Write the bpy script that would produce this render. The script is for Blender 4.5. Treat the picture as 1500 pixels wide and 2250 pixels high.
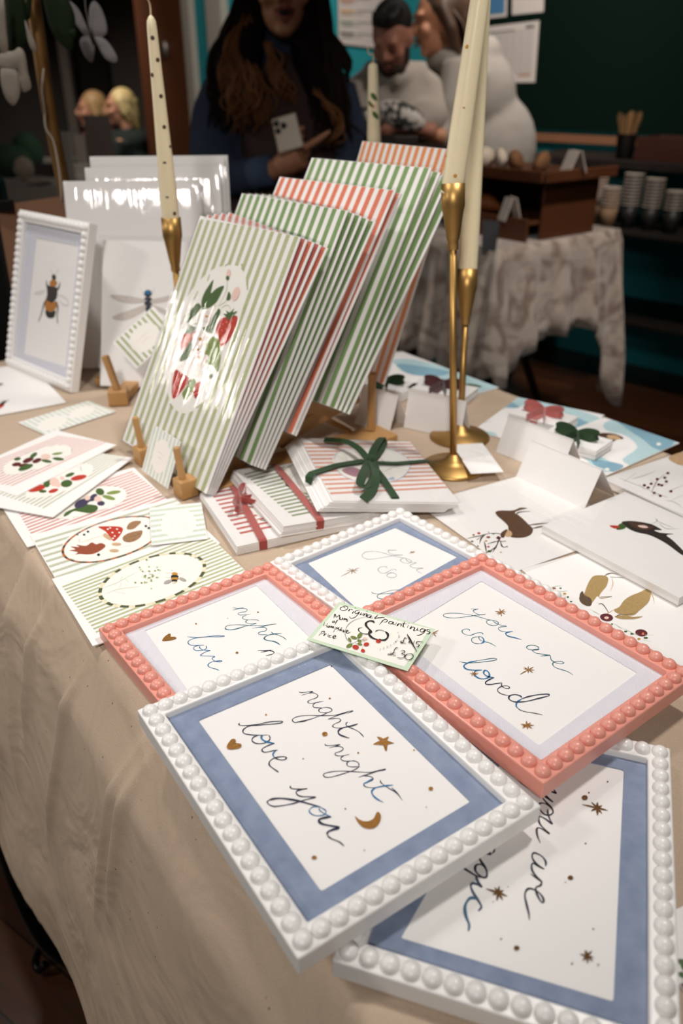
import bpy, bmesh, math, random
import numpy as np
from mathutils import Vector, Matrix, noise
R = math.radians
rnd = random.Random(7)
scn = bpy.context.scene
COL = scn.collection
for o in list(bpy.data.objects): bpy.data.objects.remove(o)

# ------------------------------------------------------------------ camera, world, lights, exposure
cd = bpy.data.cameras.new('camera'); cam = bpy.data.objects.new('camera', cd); COL.objects.link(cam)
cd.sensor_fit = 'VERTICAL'; cd.sensor_height = 36; cd.sensor_width = 24; cd.lens = 28
TILT = 28.36
cam.location = (0, 0, 1.2); cam.rotation_euler = (R(90 - TILT), 0, 0)
cd.clip_start = .02
cd.dof.use_dof = True; cd.dof.focus_distance = .68; cd.dof.aperture_fstop = 4.6; cd.dof.aperture_blades = 7
scn.camera = cam
wd = bpy.data.worlds.new('world'); scn.world = wd; wd.use_nodes = True
wd.node_tree.nodes['Background'].inputs[0].default_value = (1, .86, .74, 1)
wd.node_tree.nodes['Background'].inputs[1].default_value = .035
scn.view_settings.view_transform = 'Standard'; scn.view_settings.look = 'None'
scn.view_settings.exposure = .64; scn.view_settings.gamma = 1
def light(name, kind, loc, energy, color, size=.3, target=None, spot=None, blend=.5):
    l = bpy.data.lights.new(name, kind); l.energy = energy; l.color = color
    if kind == 'AREA': l.shape = 'DISK'; l.size = size
    else: l.shadow_soft_size = size
    if spot: l.spot_size = R(spot); l.spot_blend = blend
    o = bpy.data.objects.new(name, l); COL.objects.link(o); o.location = loc
    if target is not None:
        o.rotation_euler = (Vector(target) - Vector(loc)).to_track_quat('-Z', 'Y').to_euler()
    return o
WARM = (1, .965, .925)
light('ceiling_spot', 'SPOT', (.62, 1.05, 2.62), 54, WARM, .09, (.12, .8, .75), 56, 1)
light('ceiling_spot_back', 'SPOT', (-.7, 1.3, 2.62), 36, WARM, .08, (-.35, 1.05, .8), 56, .9)
light('front_fill_spot', 'SPOT', (-.25, -1.25, 2.55), 92, WARM, .16, (-.08, 1.15, .85), 42, 1)  # unseen fill added behind the camera to brighten the leaning prints
light('ceiling_spot_cafe', 'SPOT', (1.1, 1.7, 2.62), 75, (1, .9, .8), .08, (1.15, 3.1, .75), 80, .9)
light('ceiling_spot_hall', 'SPOT', (-2.2, 6.0, 2.6), 85, (1, .9, .8), .1, (-1.9, 7.2, .9), 90, .9)
light('wall_wash', 'SPOT', (-.5, 4.0, 2.6), 45, (1, .93, .86), .1, (-.8, 5.4, 1.3), 90, .9)  # extra unseen wash, added to lift the teal strip at the left
light('side_fill_spot', 'SPOT', (-2.3, .3, 2.4), 44, WARM, .16, (-.3, .7, .55), 50, 1)  # added fill from the left, brightens the hanging side of the cloth
light('wall_wash', 'SPOT', (.7, 2.9, 2.6), 85, (1, .93, .86), .1, (.55, 4.5, 1.1), 95, .9)
for i in range(3):
    light('track_lamp', 'POINT', (1.02 + .03 * i, 4.1 + .42 * i, 2.5), 1.6, (1, .84, .66), .035)
sl = light('side_lamp', 'AREA', (-3.4, 2.1, 1.72), 8, (1, .93, .86), .16, (-.2, .98, .88)); sl.data.shape = 'RECTANGLE'; sl.data.size = 1.3; sl.data.size_y = .07

# ------------------------------------------------------------------ helpers
CT, ST, FP = math.cos(R(TILT)), math.sin(R(TILT)), 1750.
def at(px, py, Y):                       # point at distance Y along the room seen at a place in the photograph
    x, y = px - 750, 1125 - py
    v = Vector((x, FP * CT + y * ST, -FP * ST + y * CT)); return Vector((0, 0, 1.2)) + v * (Y / v.y)
def onz(px, py, z):
    x, y = px - 750, 1125 - py
    v = Vector((x, FP * CT + y * ST, -FP * ST + y * CT)); return Vector((0, 0, 1.2)) + v * ((z - 1.2) / v.z)
def lin(h):
    c = [int(h[i:i + 2], 16) / 255 for i in (0, 2, 4)]
    return tuple(x / 12.92 if x <= .04045 else ((x + .055) / 1.055) ** 2.4 for x in c) + (1,)
M = {}
def mat(name, hexc, rough=.6, metal=0, spec=.5, bump=0, bscale=80, var=0, vscale=6, sheen=0, emit=0, sss=0, coord='Object'):
    if name in M: return M[name]
    m = bpy.data.materials.new(name); m.use_nodes = True; nt = m.node_tree; b = nt.nodes['Principled BSDF']
    c = lin(hexc); b.inputs['Base Color'].default_value = c
    b.inputs['Roughness'].default_value = rough; b.inputs['Metallic'].default_value = metal
    b.inputs['Specular IOR Level'].default_value = spec
    if sheen: b.inputs['Sheen Weight'].default_value = sheen
    if sss: b.inputs['Subsurface Weight'].default_value = sss; b.inputs['Subsurface Radius'].default_value = (.02, .012, .006); b.inputs['Subsurface Scale'].default_value = .3
    if emit: b.inputs['Emission Color'].default_value = c; b.inputs['Emission Strength'].default_value = emit
    tc = nt.nodes.new('ShaderNodeTexCoord')
    if var:
        n = nt.nodes.new('ShaderNodeTexNoise'); n.inputs['Scale'].default_value = vscale; n.inputs['Detail'].default_value = 4
        nt.links.new(tc.outputs[coord], n.inputs['Vector'])
        mx = nt.nodes.new('ShaderNodeMix'); mx.data_type = 'RGBA'
        mx.inputs['A'].default_value = tuple(x * (1 - var) for x in c[:3]) + (1,)
        mx.inputs['B'].default_value = tuple(min(1, x * (1 + var)) for x in c[:3]) + (1,)
        nt.links.new(n.outputs['Fac'], mx.inputs['Factor']); nt.links.new(mx.outputs['Result'], b.inputs['Base Color'])
    if bump:
        n = nt.nodes.new('ShaderNodeTexNoise'); n.inputs['Scale'].default_value = bscale; n.inputs['Detail'].default_value = 5
        nt.links.new(tc.outputs[coord], n.inputs['Vector'])
        bp = nt.nodes.new('ShaderNodeBump'); bp.inputs['Strength'].default_value = bump; bp.inputs['Distance'].default_value = .005
        nt.links.new(n.outputs['Fac'], bp.inputs['Height']); nt.links.new(bp.outputs[0], b.inputs['Normal'])
    M[name] = m; return m
INKS = dict(ink='141a3c', inkb='1f6a9c', teal='2a6577', tealg='6d8f98', inkk='14142a', inkn='15304f', inkt='1c5a78', gold='9a6a2c', bronze='6a481c',
    black='1a1715', greyd='4c4a47', greyl='a8a39b', cream_w='f1ece4', white='f4f0ea', cream='e8dcbc', leaf='6f7d3c', leafd='3f5c26', leafl='7c9048', red='b8321f',
    redl='e38468', pinkl='ecc5b8', petal='f0ddd6', sage='b4b98e', sageg='bcc0a8', sagel='ccd6c4', sage1='a5ae7f', green2='7d9a62', green3='8d9a76', coral='dc7a5e',
    orange='e8935c', rose='d08980', roseg='dcaaa0', rose2='c46a60', rose3='dfa08c', olive='4c5230', brown='4a3020', brownl='9a7350', brownd='3a2418', orangeb='b4602c', rust='94482c',
    tan='caa680', ochre='c08a2c', ochre2='b07020', plum='3c3450', wine='5c1418', deerb='5a3c26', harea='a98c58', hareb='5a4630', blackb='2a201a', navy='222c3c', wing='cfc4bb',
    skyb='86aebf', skyl='b8d4d8', peri='a9b6d0', mauve='a8808c')
def inkm(n):
    if n in ('gold', 'bronze'): return mat('paint_' + n, INKS[n], .38, .55, .5, .3, 900, .35, 700)
    return mat('print_' + n, INKS[n], .55, var=.0 if n in ('black', 'ink', 'inkk', 'cream_w', 'white', 'teal', 'inkb', 'greyl', 'greyd') else .28, vscale=420)
def finish(o, label=None, cat=None, group=None, kind=None):
    if label: o['label'] = label
    if cat: o['category'] = cat
    if group: o['group'] = group
    if kind: o['kind'] = kind
    return o
def mesh_obj(name, verts, faces, mats, parent=None, mi=None, smooth=False, loc=None):
    me = bpy.data.meshes.new(name); me.from_pydata([tuple(v) for v in verts], [], faces)
    for m in (mats if isinstance(mats, (list, tuple)) else [mats]): me.materials.append(m)
    if mi: me.polygons.foreach_set('material_index', mi)
    if smooth: me.polygons.foreach_set('use_smooth', [True] * len(me.polygons))
    me.update()
    o = bpy.data.objects.new(name, me); COL.objects.link(o)
    if parent: o.parent = parent
    if loc is not None: o.location = loc
    return o
def empty(name, loc=(0, 0, 0), mw=None):
    o = bpy.data.objects.new(name, None); COL.objects.link(o); o.empty_display_size = .05
    if mw is not None: o.matrix_world = mw
    else: o.location = loc
    return o
class MB:                                   # collects shapes into one mesh
    def __init__(s): s.v, s.f, s.m = [], [], []
    def add(s, vs, fs, mi=0, T=None):
        b = len(s.v); s.v += [tuple(T @ Vector(v)) if T else tuple(v) for v in vs]
        s.f += [tuple(i + b for i in f) for f in fs]; s.m += [mi] * len(fs); return s
    def box(s, c, d, mi=0, rz=0, T=None, rot=None):
        x, y, z = d[0] / 2, d[1] / 2, d[2] / 2
        Rm = (rot or Matrix.Rotation(rz, 3, 'Z')).to_3x3()
        vs = [Vector(c) + Rm @ Vector((a * x, b * y, e * z)) for a in (-1, 1) for b in (-1, 1) for e in (-1, 1)]
        return s.add(vs, [(0, 1, 3, 2), (4, 6, 7, 5), (0, 4, 5, 1), (2, 3, 7, 6), (0, 2, 6, 4), (1, 5, 7, 3)], mi, T)
    def tube(s, pts, r, n=10, mi=0, cap=True, flat=None):
        pts = [Vector(p) for p in pts]; rs = r if isinstance(r, (list, tuple)) else [r] * len(pts)
        vs, fs = [], []; up = Vector((0, 0, 1)); prev = None
        for i, p in enumerate(pts):
            t = (pts[min(i + 1, len(pts) - 1)] - pts[max(i - 1, 0)]).normalized()
            if prev is None:
                a = t.orthogonal().normalized() if flat is None else (Vector(flat) - t * Vector(flat).dot(t)).normalized()
            else:
                a = (prev - t * prev.dot(t)).normalized()
            prev = a; b = t.cross(a)
            for k in range(n):
                w = 2 * math.pi * k / n; vs.append(p + (a * math.cos(w) + b * math.sin(w)) * rs[i])
        for i in range(len(pts) - 1):
            for k in range(n): fs.append((i * n + k, i * n + (k + 1) % n, (i + 1) * n + (k + 1) % n, (i + 1) * n + k))
        if cap: fs += [tuple(range(n))[::-1], tuple((len(pts) - 1) * n + k for k in range(n))]
        return s.add(vs, fs, mi)
    def lathe(s, prof, c=(0, 0, 0), n=28, mi=0, T=None):
        vs = [(c[0] + r * math.cos(2 * math.pi * k / n), c[1] + r * math.sin(2 * math.pi * k / n), c[2] + z) for r, z in prof for k in range(n)]
        fs = [(i * n + k, i * n + (k + 1) % n, (i + 1) * n + (k + 1) % n, (i + 1) * n + k) for i in range(len(prof) - 1) for k in range(n)]
        if prof[0][0] > 1e-6: fs.append(tuple(range(n))[::-1])
        if prof[-1][0] > 1e-6: fs.append(tuple((len(prof) - 1) * n + k for k in range(n)))
        return s.add(vs, fs, mi, T)
    def ell(s, c, r, rot=None, mi=0, nu=18, nv=12):
        Rm = rot.to_3x3() if rot else Matrix.Identity(3)
        vs = [Vector(c) + Rm @ Vector((r[0] * math.sin(math.pi * j / nv) * math.cos(2 * math.pi * i / nu), r[1] * math.sin(math.pi * j / nv) * math.sin(2 * math.pi * i / nu), r[2] * math.cos(math.pi * j / nv))) for j in range(nv + 1) for i in range(nu)]
        fs = [(j * nu + i, (j + 1) * nu + i, (j + 1) * nu + (i + 1) % nu, j * nu + (i + 1) % nu) for j in range(nv) for i in range(nu)]
        return s.add(vs, fs, mi)
    def obj(s, name, mats, parent=None, smooth=False, bevel=0, remesh=0, sm=0, auto=False):
        if remesh == 0 and not smooth and False: pass
        o = mesh_obj(name, s.v, s.f, mats, parent, s.m, smooth)
        bm = bmesh.new(); bm.from_mesh(o.data)
        if smooth: bmesh.ops.remove_doubles(bm, verts=bm.verts, dist=1e-6)
        bmesh.ops.recalc_face_normals(bm, faces=bm.faces); bm.to_mesh(o.data); bm.free()
        if bevel:
            b = o.modifiers.new('b', 'BEVEL'); b.width = bevel; b.segments = 2; b.limit_method = 'ANGLE'
        if remesh:
            r = o.modifiers.new('r', 'REMESH'); r.mode = 'VOXEL'; r.voxel_size = remesh; r.use_smooth_shade = True
            if sm: k = o.modifiers.new('s', 'SMOOTH'); k.factor = .5; k.iterations = sm
        return o
def catmull(p, k=4, closed=False):
    p = [np.array(q, float) for q in p]; n = len(p)
    if n < 3 and not closed: return p
    out = []
    for i in range(n if closed else n - 1):
        a = p[(i - 1) % n] if closed or i > 0 else 2 * p[0] - p[1]; b = p[i]; c = p[(i + 1) % n]
        e = p[(i + 2) % n] if closed or i + 2 < n else 2 * p[-1] - p[-2]
        for j in range(k):
            t = j / k; out.append(.5 * ((2 * b) + (c - a) * t + (2 * a - 5 * b + 4 * c - e) * t * t + (3 * b - a - 3 * c + e) * t ** 3))
    if not closed: out.append(p[-1])
    return out
def clip(poly, w, h):
    for ax, sg, lim in ((0, 1, w), (0, -1, w), (1, 1, h), (1, -1, h)):
        out = []
        for i in range(len(poly)):
            a, b = poly[i - 1], poly[i]; da, db = lim - sg * a[ax], lim - sg * b[ax]
            if (da >= 0) != (db >= 0): out.append(a + (b - a) * (da / (da - db)))
            if db >= 0: out.append(b)
        poly = out
        if len(poly) < 3: return []
    return poly
def pts(s): v = [float(t) * 1e-4 for t in s.split()]; return [np.array(q) for q in zip(v[::2], v[1::2])]
def art(ops, w, h, parent, name='print', z0=1.2e-4, tape=True):      # turns the drawing of a sheet into one thin printed mesh
    mb = MB(); names = []
    def ci(c):
        if c not in names: names.append(c)
        return names.index(c)
    z = z0; W2, H2 = w / 2 - .0004, h / 2 - .0004
    def poly(P, c):
        P = clip(P, W2, H2)
        if len(P) > 2: mb.add([(q[0], q[1], z) for q in P], [tuple(range(len(P)))], ci(c))
    def ribbon(P, wd, c, taper=True, closed=False):
        n = len(P); vs = []
        for i, q in enumerate(P):
            a = P[i - 1] if (closed or i > 0) else q; b = P[(i + 1) % n] if (closed or i < n - 1) else q
            t = b - a; t = t / (np.linalg.norm(t) + 1e-12); m = np.array([-t[1], t[0]])
            s_ = 1.0
            if taper: s_ = .45 + .55 * min(1, i / 3, (n - 1 - i) / 3) ; s_ *= 1 + .22 * math.sin(i * .55)
            vs += [q + m * wd * s_ / 2, q - m * wd * s_ / 2]
        fs = [(2 * i, 2 * i + 1, 2 * ((i + 1) % n) + 1, 2 * ((i + 1) % n)) for i in range(n if closed else n - 1) if max(abs(P[i][0]), abs(P[(i + 1) % n][0])) < W2 and max(abs(P[i][1]), abs(P[(i + 1) % n][1])) < H2]
        mb.add([(v[0], v[1], z) for v in vs], fs, ci(c))
    for op in ops:
        k = op[0]
        if k == 's': ribbon(catmull(pts(op[3])), op[2] * (1.45e-4 if op[1] in ('ink', 'inkb', 'inkk', 'teal', 'tealg', 'black') and op[2] < 20 else 1.15e-4), op[1])
        elif k == 'f': poly(catmull(pts(op[2]), 3, True), op[1])
        elif k == 'p': poly(pts(op[2]), op[1])
        elif k == 't':
            q = pts(op[2]); n = op[3]; du = op[4]
            for i in range(n):
                t0, t1 = (i + .5 - du / 2) / n, (i + .5 + du / 2) / n
                if op[5] == 0: P = [q[0] + (q[1] - q[0]) * t0, q[0] + (q[1] - q[0]) * t1, q[3] + (q[2] - q[3]) * t1, q[3] + (q[2] - q[3]) * t0]
                else: P = [q[0] + (q[3] - q[0]) * t0, q[1] + (q[2] - q[1]) * t0, q[1] + (q[2] - q[1]) * t1, q[0] + (q[3] - q[0]) * t1]
                poly(P, op[1])
        elif k == 'r':
            P = catmull(pts(op[5]), 4, True); wd = op[3] * .6e-4; ribbon(P, wd, op[2], False, True); z += 1.2e-5
            n = op[4]; L = len(P)
            for i in range(n):
                a = int(i * L / n); b = max(a + 1, int((i + .5) * L / n)); ribbon([P[j % L] for j in range(a, b + 1)], wd, op[1], False)
        elif k == 'w': continue
        z += 1.2e-5
    if not mb.f: return None
    return mesh_obj(name, mb.v, mb.f, [inkm(n) for n in names], parent, mb.m)
def frame_of(sh, dz=0):
    o, ux, uy, w, h, ops = sh; ux, uy = Vector(ux), Vector(uy); n = ux.cross(uy)
    m = Matrix.Identity(4)
    for i in range(3): m[i][0], m[i][1], m[i][2], m[i][3] = ux[i], uy[i], n[i], o[i] + n[i] * dz
    return m
SHEETS = {
'A': ((-0.01171,0.41061,0.77900),(0.55849,-0.82951,0.00000),(0.82951,0.55849,0.00000),0.2015,0.1535,[
('w','-861 -572 857 -581 848 602 -856 610'),
('s','ink',5,'-721 221 -702 234 -688 261 -674 294 -662 316 -666 267 -675 218'),
('s','ink',5,'-667 268 -651 304 -624 322 -597 322 -585 294 -590 255 -588 227 -574 218 -554 232 -541 266 -532 295 -519 325'),
('s','ink',5,'-533 289 -540 258 -528 233 -506 227 -483 250 -464 275 -465 252 -450 236 -427 241 -402 273 -395 303 -401 324 -425 326 -452 305 -464 275'),
('s','ink',5,'-398 281 -396 249 -402 205 -409 142 -421 82 -436 38 -448 20 -473 16 -488 33 -488 70 -471 113 -442 162 -391 232 -361 280 -342 316 -330 363 -318 425 -307 452 -305 437 -307 411 -320 384 -329 335 -334 283 -336 244'),
('s','ink',5,'-336 244 -317 286 -298 315 -276 319 -265 299 -267 260 -259 236 -241 235 -215 259 -200 289'),
('s','ink',5,'-230 353 -223 332 -205 324 -178 329 -143 346 -105 360 -70 363 -35 362'),
('s','ink',5,'-138 88 -120 87 -104 106 -84 145 -70 175 -75 139 -86 94'),
('s','ink',5,'-76 127 -58 160 -33 174 -15 161 -14 131 -20 102 -4 92 15 105 32 133 47 178'),
('s','ink',5,'35 144 38 116 50 102 72 106 93 130 103 149 100 125 115 109 135 108 155 127 171 154 180 174'),
('s','ink',5,'103 149 118 171 139 183 159 181 172 171'),
('s','ink',5,'180 174 185 138 184 106 175 55 163 0 147 -52 129 -78 108 -81 97 -67 105 -37 118 -2 145 44 177 86 219 139 255 185 275 222 285 267 300 309 301 288 287 253 278 207 265 152 256 108'),
('s','ink',5,'271 148 288 174 314 188 330 176 326 140 323 111 335 99 358 105 386 136 406 178'),
('s','ink',5,'359 218 381 209 411 213 455 225 496 239 542 242'),
('s','ink',9,'-171 403 -178 356 -194 305 -199 275 -194 248 -177 232 -151 229 -116 246 -84 267'),
('s','ink',9,'-442 29 -421 82 -409 142'),
('s','inkb',8,'319 184 326 140 323 111 332 100'),
('s','inkb',8,'446 264 421 218 402 169 398 139 408 113 428 102 453 99 488 105 526 121'),
('s','ink',5,'457 243 515 245 582 236'),
('s','ink',6,'-671 -325 -659 -336 -641 -328 -617 -293 -596 -253 -578 -206 -562 -150 -538 -99 -509 -51 -498 -69 -521 -121 -548 -171 -572 -221 -594 -261 -602 -301 -591 -335 -567 -348 -543 -339 -509 -306 -473 -257 -444 -209'),
('s','ink',6,'-479 -272 -483 -305 -467 -329 -442 -333 -415 -320 -398 -298 -385 -262 -393 -226 -414 -209 -439 -206'),
('s','inkb',10,'-464 -243 -452 -259 -429 -266 -395 -256 -367 -234 -342 -211'),
('s','ink',6,'-342 -211 -350 -256 -348 -301 -334 -320 -310 -316 -295 -287 -286 -255 -273 -225'),
('s','ink',6,'-237 -280 -202 -272 -176 -250 -166 -225 -176 -211 -194 -221 -210 -249 -220 -280 -215 -317 -196 -340 -170 -345 -140 -338 -104 -328 -88 -324'),
('s','inkb',7,'-277 -235 -261 -270 -237 -280 -221 -277'),
('s','ink',6,'62 -318 73 -326 89 -321 113 -293 133 -264 146 -235 132 -269 125 -301 134 -317 161 -317 188 -297 211 -264 240 -229 228 -269 214 -319 205 -367 189 -415 170 -463 151 -498 123 -516 95 -518 87 -502'),
('s','ink',10,'87 -502 94 -471 115 -431 152 -388 205 -338 261 -295 328 -245'),
('s','inkb',5,'328 -245 301 -278 301 -308 315 -326 346 -324 371 -306 389 -276 392 -254 381 -238 362 -234 327 -248'),
('s','inkb',5,'328 -257 345 -265 371 -259 406 -246 434 -231'),
('s','ink',11,'434 -231 416 -269 407 -305 420 -316 445 -312 477 -286 531 -237 523 -281 521 -315 536 -329'),
('s','ink',6,'536 -329 561 -329 591 -315 624 -296 667 -288'),
('f','gold','434 -113 437 -119 433 -124 427 -124 424 -118 428 -113'),
('f','gold','643 -475 649 -489 640 -502 625 -502 618 -488 627 -475'),
('f','gold','765 -197 767 -202 764 -206 760 -205 758 -201 761 -197'),
('f','gold','-206 158 -195 138 -206 120 -229 123 -240 142 -229 160'),
('f','gold','-514 387 -510 379 -514 373 -523 374 -527 381 -523 388'),
('f','gold','76 242 80 235 76 229 68 230 64 237 69 243'),
('f','gold','-96 -113 -93 -118 -97 -123 -103 -123 -106 -118 -103 -113'),
('p','gold','17 440 34 459 60 467 62 511 70 509 91 479 141 509 124 460 170 416 164 407 111 429 63 370 60 406 63 437 40 437'),
('f','gold','-632 -112 -627 -119 -631 -125 -640 -124 -644 -118 -640 -112'),
('f','gold','-496 -518 -524 -496 -550 -454 -542 -432 -520 -432 -499 -443 -476 -418 -452 -422 -441 -444 -450 -476 -469 -510'),
('f','gold','514 -100 543 -96 574 -82 596 -54 599 -13 570 35 578 47 609 41 646 4 662 -44 651 -79 619 -107 567 -113'),
('f','ink','-830 609 -827 603 -830 598 -837 599 -841 605 -837 610'),
('f','gold','623 469 630 453 621 439 605 442 598 458 607 472'),
('f','gold','277 588 280 581 277 576 270 577 267 584 271 589'),
('f','gold','721 333 723 329 721 326 717 327 715 330 717 334'),
]),
'B': ((0.13807,0.53242,0.77900),(0.61040,-0.79209,0.00000),(0.79209,0.61040,0.00000),0.2015,0.1535,[
('w','-753 -591 878 -628 836 633 -874 620'),
('s','teal',5,'-619 218 -589 243 -576 267 -587 228 -582 210 -555 201 -510 210 -477 257 -497 222 -527 166 -565 81 -612 -5 -662 -52 -699 -52 -704 -18 -671 41 -616 97 -547 150 -485 184 -419 215 -362 253 -326 258 -307 231 -318 193 -354 170 -392 179 -402 209 -380 247'),
('s','teal',5,'-373 240 -332 233 -286 246 -241 277 -267 224 -264 193 -228 182 -191 215'),
('s','teal',5,'-394 -32 -411 -20 -434 -39 -437 -77 -410 -99 -372 -96 -344 -71 -338 -29 -325 18 -300 33 -287 20'),
('s','teal',5,'-284 -26 -305 -64 -300 -102 -267 -126 -231 -116 -208 -87'),
('s','teal',5,'-274 -12 -284 -32 -246 -54 -211 -42 -167 -18 -100 -12'),
('s','teal',5,'141 251 111 267 76 247 57 213 64 184 92 178 118 197 142 231 142 249 122 205 125 189 159 186 192 208 236 243 253 259 234 220 212 185'),
('s','teal',5,'212 185 243 246 268 247 295 220 339 216 380 239 387 268 360 264 336 232 333 198 353 174 388 168 433 186 477 204 529 206'),
('s','teal',5,'-149 -401 -101 -365 -55 -299 -15 -227 17 -157 16 -132 -10 -151 -39 -213 -67 -276'),
('s','inkb',9,'-157 259 -178 213 -173 186 -135 178 -91 203 -34 232'),
('s','inkb',9,'-208 -87 -209 -51 -237 -21 -274 -12'),
('s','inkb',9,'-67 -276 -91 -342 -93 -396 -74 -421 -37 -420 3 -382 30 -343'),
('s','inkb',9,'40 -330 17 -374 28 -408 58 -428 98 -425 126 -399 135 -358 115 -325 83 -308 58 -315 70 -345 98 -357 133 -350 165 -322'),
('s','inkb',9,'468 -338 471 -397 496 -436 523 -445'),
('s','ink',8,'165 -322 158 -376 162 -420 183 -431 206 -406 226 -360 248 -322'),
('s','ink',8,'460 -331 437 -324 404 -344 388 -382 398 -411 424 -422 460 -407 492 -365 520 -307 547 -226 575 -145'),
('s','ink',8,'575 -145 558 -136 519 -193 486 -269 468 -338'),
('s','ink',5,'248 -322 267 -349 301 -352 324 -332 317 -313 295 -317 276 -347 273 -389 287 -417 317 -425 355 -412 388 -382'),
('s','ink',5,'523 -445 543 -446 584 -427 629 -390 683 -354'),
('s','gold',7,'-419 391 -439 374 -459 357'),
('s','gold',7,'-419 391 -441 409 -463 426'),
('s','gold',7,'-419 391 -422 420 -425 450'),
('s','gold',7,'-419 391 -406 412 -392 432'),
('s','gold',7,'-419 391 -394 396 -369 400'),
('s','gold',7,'-419 391 -394 370 -368 348'),
('s','gold',7,'-419 391 -409 364 -399 337'),
('s','gold',7,'-419 391 -421 365 -423 338'),
('s','gold',7,'269 -33 267 -81 266 -129'),
('s','gold',7,'269 -33 251 -42 234 -52'),
('s','gold',7,'269 -33 253 -15 238 3'),
('s','gold',7,'269 -33 270 -1 271 30'),
('s','gold',7,'269 -33 286 -14 303 4'),
('s','gold',7,'269 -33 294 -32 318 -32'),
('s','gold',7,'269 -33 282 -49 296 -65'),
('s','gold',7,'269 -33 246 -34 224 -35'),
('s','gold',9,'685 -533 667 -547 649 -561'),
('s','gold',9,'685 -533 686 -558 686 -582'),
('s','gold',9,'685 -533 701 -546 717 -559'),
('s','gold',9,'685 -533 709 -531 733 -529'),
('s','gold',9,'685 -533 703 -512 720 -492'),
('s','gold',9,'685 -533 686 -512 686 -490'),
('s','gold',9,'685 -533 669 -517 653 -500'),
('s','gold',9,'685 -533 679 -550 672 -567'),
('s','gold',6,'-562 -308 -562 -273 -561 -238'),
('s','gold',6,'-562 -308 -548 -292 -534 -276'),
('s','gold',6,'-562 -308 -534 -315 -507 -322'),
('s','gold',6,'-562 -308 -573 -317 -585 -326'),
('s','gold',6,'35 -419 22 -432 9 -444'),
('s','gold',6,'35 -419 37 -436 39 -453'),
('s','gold',6,'35 -419 48 -431 62 -443'),
('s','gold',6,'35 -419 49 -413 64 -406'),
('s','gold',6,'35 -419 44 -400 53 -380'),
('s','gold',6,'35 -419 28 -404 20 -389'),
('s','gold',6,'35 -419 21 -417 8 -415'),
]),
'C': ((0.11925,0.35588,0.75850),(-0.31738,-0.94830,0.00000),(0.94830,-0.31738,0.00000),0.2015,0.1535,[
('w','-873 -208 878 -599 865 594 -894 612'),
('s','inkk',9,'-630 88 -594 106 -554 140 -520 163 -535 112 -539 78 -522 73 -479 96 -433 151 -455 113 -484 51 -502 -18 -542 -82 -587 -134 -615 -160 -634 -152 -627 -109 -586 -43 -521 10 -467 60 -422 101 -378 145 -344 159 -314 141 -307 106 -335 74 -374 61 -396 68 -403 103 -378 145'),
('s','inkk',9,'-360 122 -323 126 -273 145 -242 163 -269 117 -280 80 -262 69 -216 84 -182 119 -155 153 -175 112 -181 77 -156 69 -106 81 -60 104'),
('s','inkk',9,'110 155 74 152 43 128 30 93 33 70 61 64 93 80 117 109 133 148 121 110 111 79 130 69 168 78 200 105 231 145 212 107 195 70'),
('s','inkk',9,'231 145 261 138 280 116 307 116 347 135 377 160 362 169 333 156 306 120 303 78 327 58 366 56 421 73 474 92 518 101'),
('s','inkk',10,'36 -210 62 -184 98 -175 121 -185'),
('s','inkk',10,'92 -274 102 -227 129 -191 133 -215 117 -269 159 -269 202 -244 240 -210 275 -193 308 -193 316 -218 296 -255 269 -270 238 -265 227 -233 244 -210'),
('s','inkk',10,'267 -390 295 -323 318 -258 321 -220'),
('s','inkn',14,'318 -258 355 -238 388 -206 377 -234 380 -267 406 -272 445 -249 486 -212 523 -186 557 -199'),
('s','inkt',16,'480 -216 482 -255 515 -275 561 -280 615 -263 663 -235 705 -232'),
('s','inkk',18,'173 -308 215 -345'),
('s','inkk',18,'215 -345 252 -318'),
('s','bronze',12,'-478 445 -477 395 -476 345'),
('s','bronze',12,'-478 445 -498 424 -518 403'),
('s','bronze',12,'-478 445 -505 444 -531 444'),
('s','bronze',12,'-478 445 -494 460 -510 475'),
('s','bronze',12,'-478 445 -478 480 -478 515'),
('s','bronze',12,'-478 445 -457 461 -437 478'),
('s','bronze',12,'-478 445 -444 447 -411 450'),
('s','bronze',12,'-478 445 -457 425 -437 406'),
('s','bronze',11,'396 -102 394 -140 392 -179'),
('s','bronze',11,'396 -102 381 -116 366 -130'),
('s','bronze',11,'396 -102 372 -104 348 -105'),
('s','bronze',11,'396 -102 382 -88 369 -74'),
('s','bronze',11,'396 -102 399 -75 402 -47'),
('s','bronze',11,'396 -102 417 -86 437 -70'),
('s','bronze',11,'396 -102 425 -103 454 -103'),
('s','bronze',11,'396 -102 408 -118 420 -133'),
('f','bronze','-549 378 -525 369 -518 348 -535 336 -558 345 -566 366'),
('f','bronze','-599 389 -592 386 -590 380 -595 376 -602 379 -604 385'),
('f','bronze','-745 510 -738 507 -736 501 -741 497 -748 500 -751 507'),
('f','bronze','-152 392 -145 389 -143 384 -148 380 -154 383 -156 389'),
('f','bronze','141 329 159 322 164 305 153 295 135 302 129 319'),
('f','bronze','188 288 192 286 194 283 191 280 187 282 186 286'),
('f','bronze','457 472 463 469 464 464 461 461 456 463 454 469'),
('f','bronze','692 -36 697 -38 699 -43 696 -47 691 -45 689 -39'),
('f','bronze','335 -48 339 -50 340 -53 337 -56 334 -54 332 -51'),
('f','bronze','468 -120 472 -121 473 -125 471 -127 467 -126 466 -122'),
('s','bronze',8,'643 440 643 421 643 402'),
('s','bronze',8,'643 440 624 438 606 435'),
('s','bronze',8,'643 440 622 453 602 467'),
('s','bronze',8,'643 440 641 460 639 479'),
('s','bronze',8,'643 440 653 457 664 475'),
('s','bronze',8,'643 440 665 444 687 448'),
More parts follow.
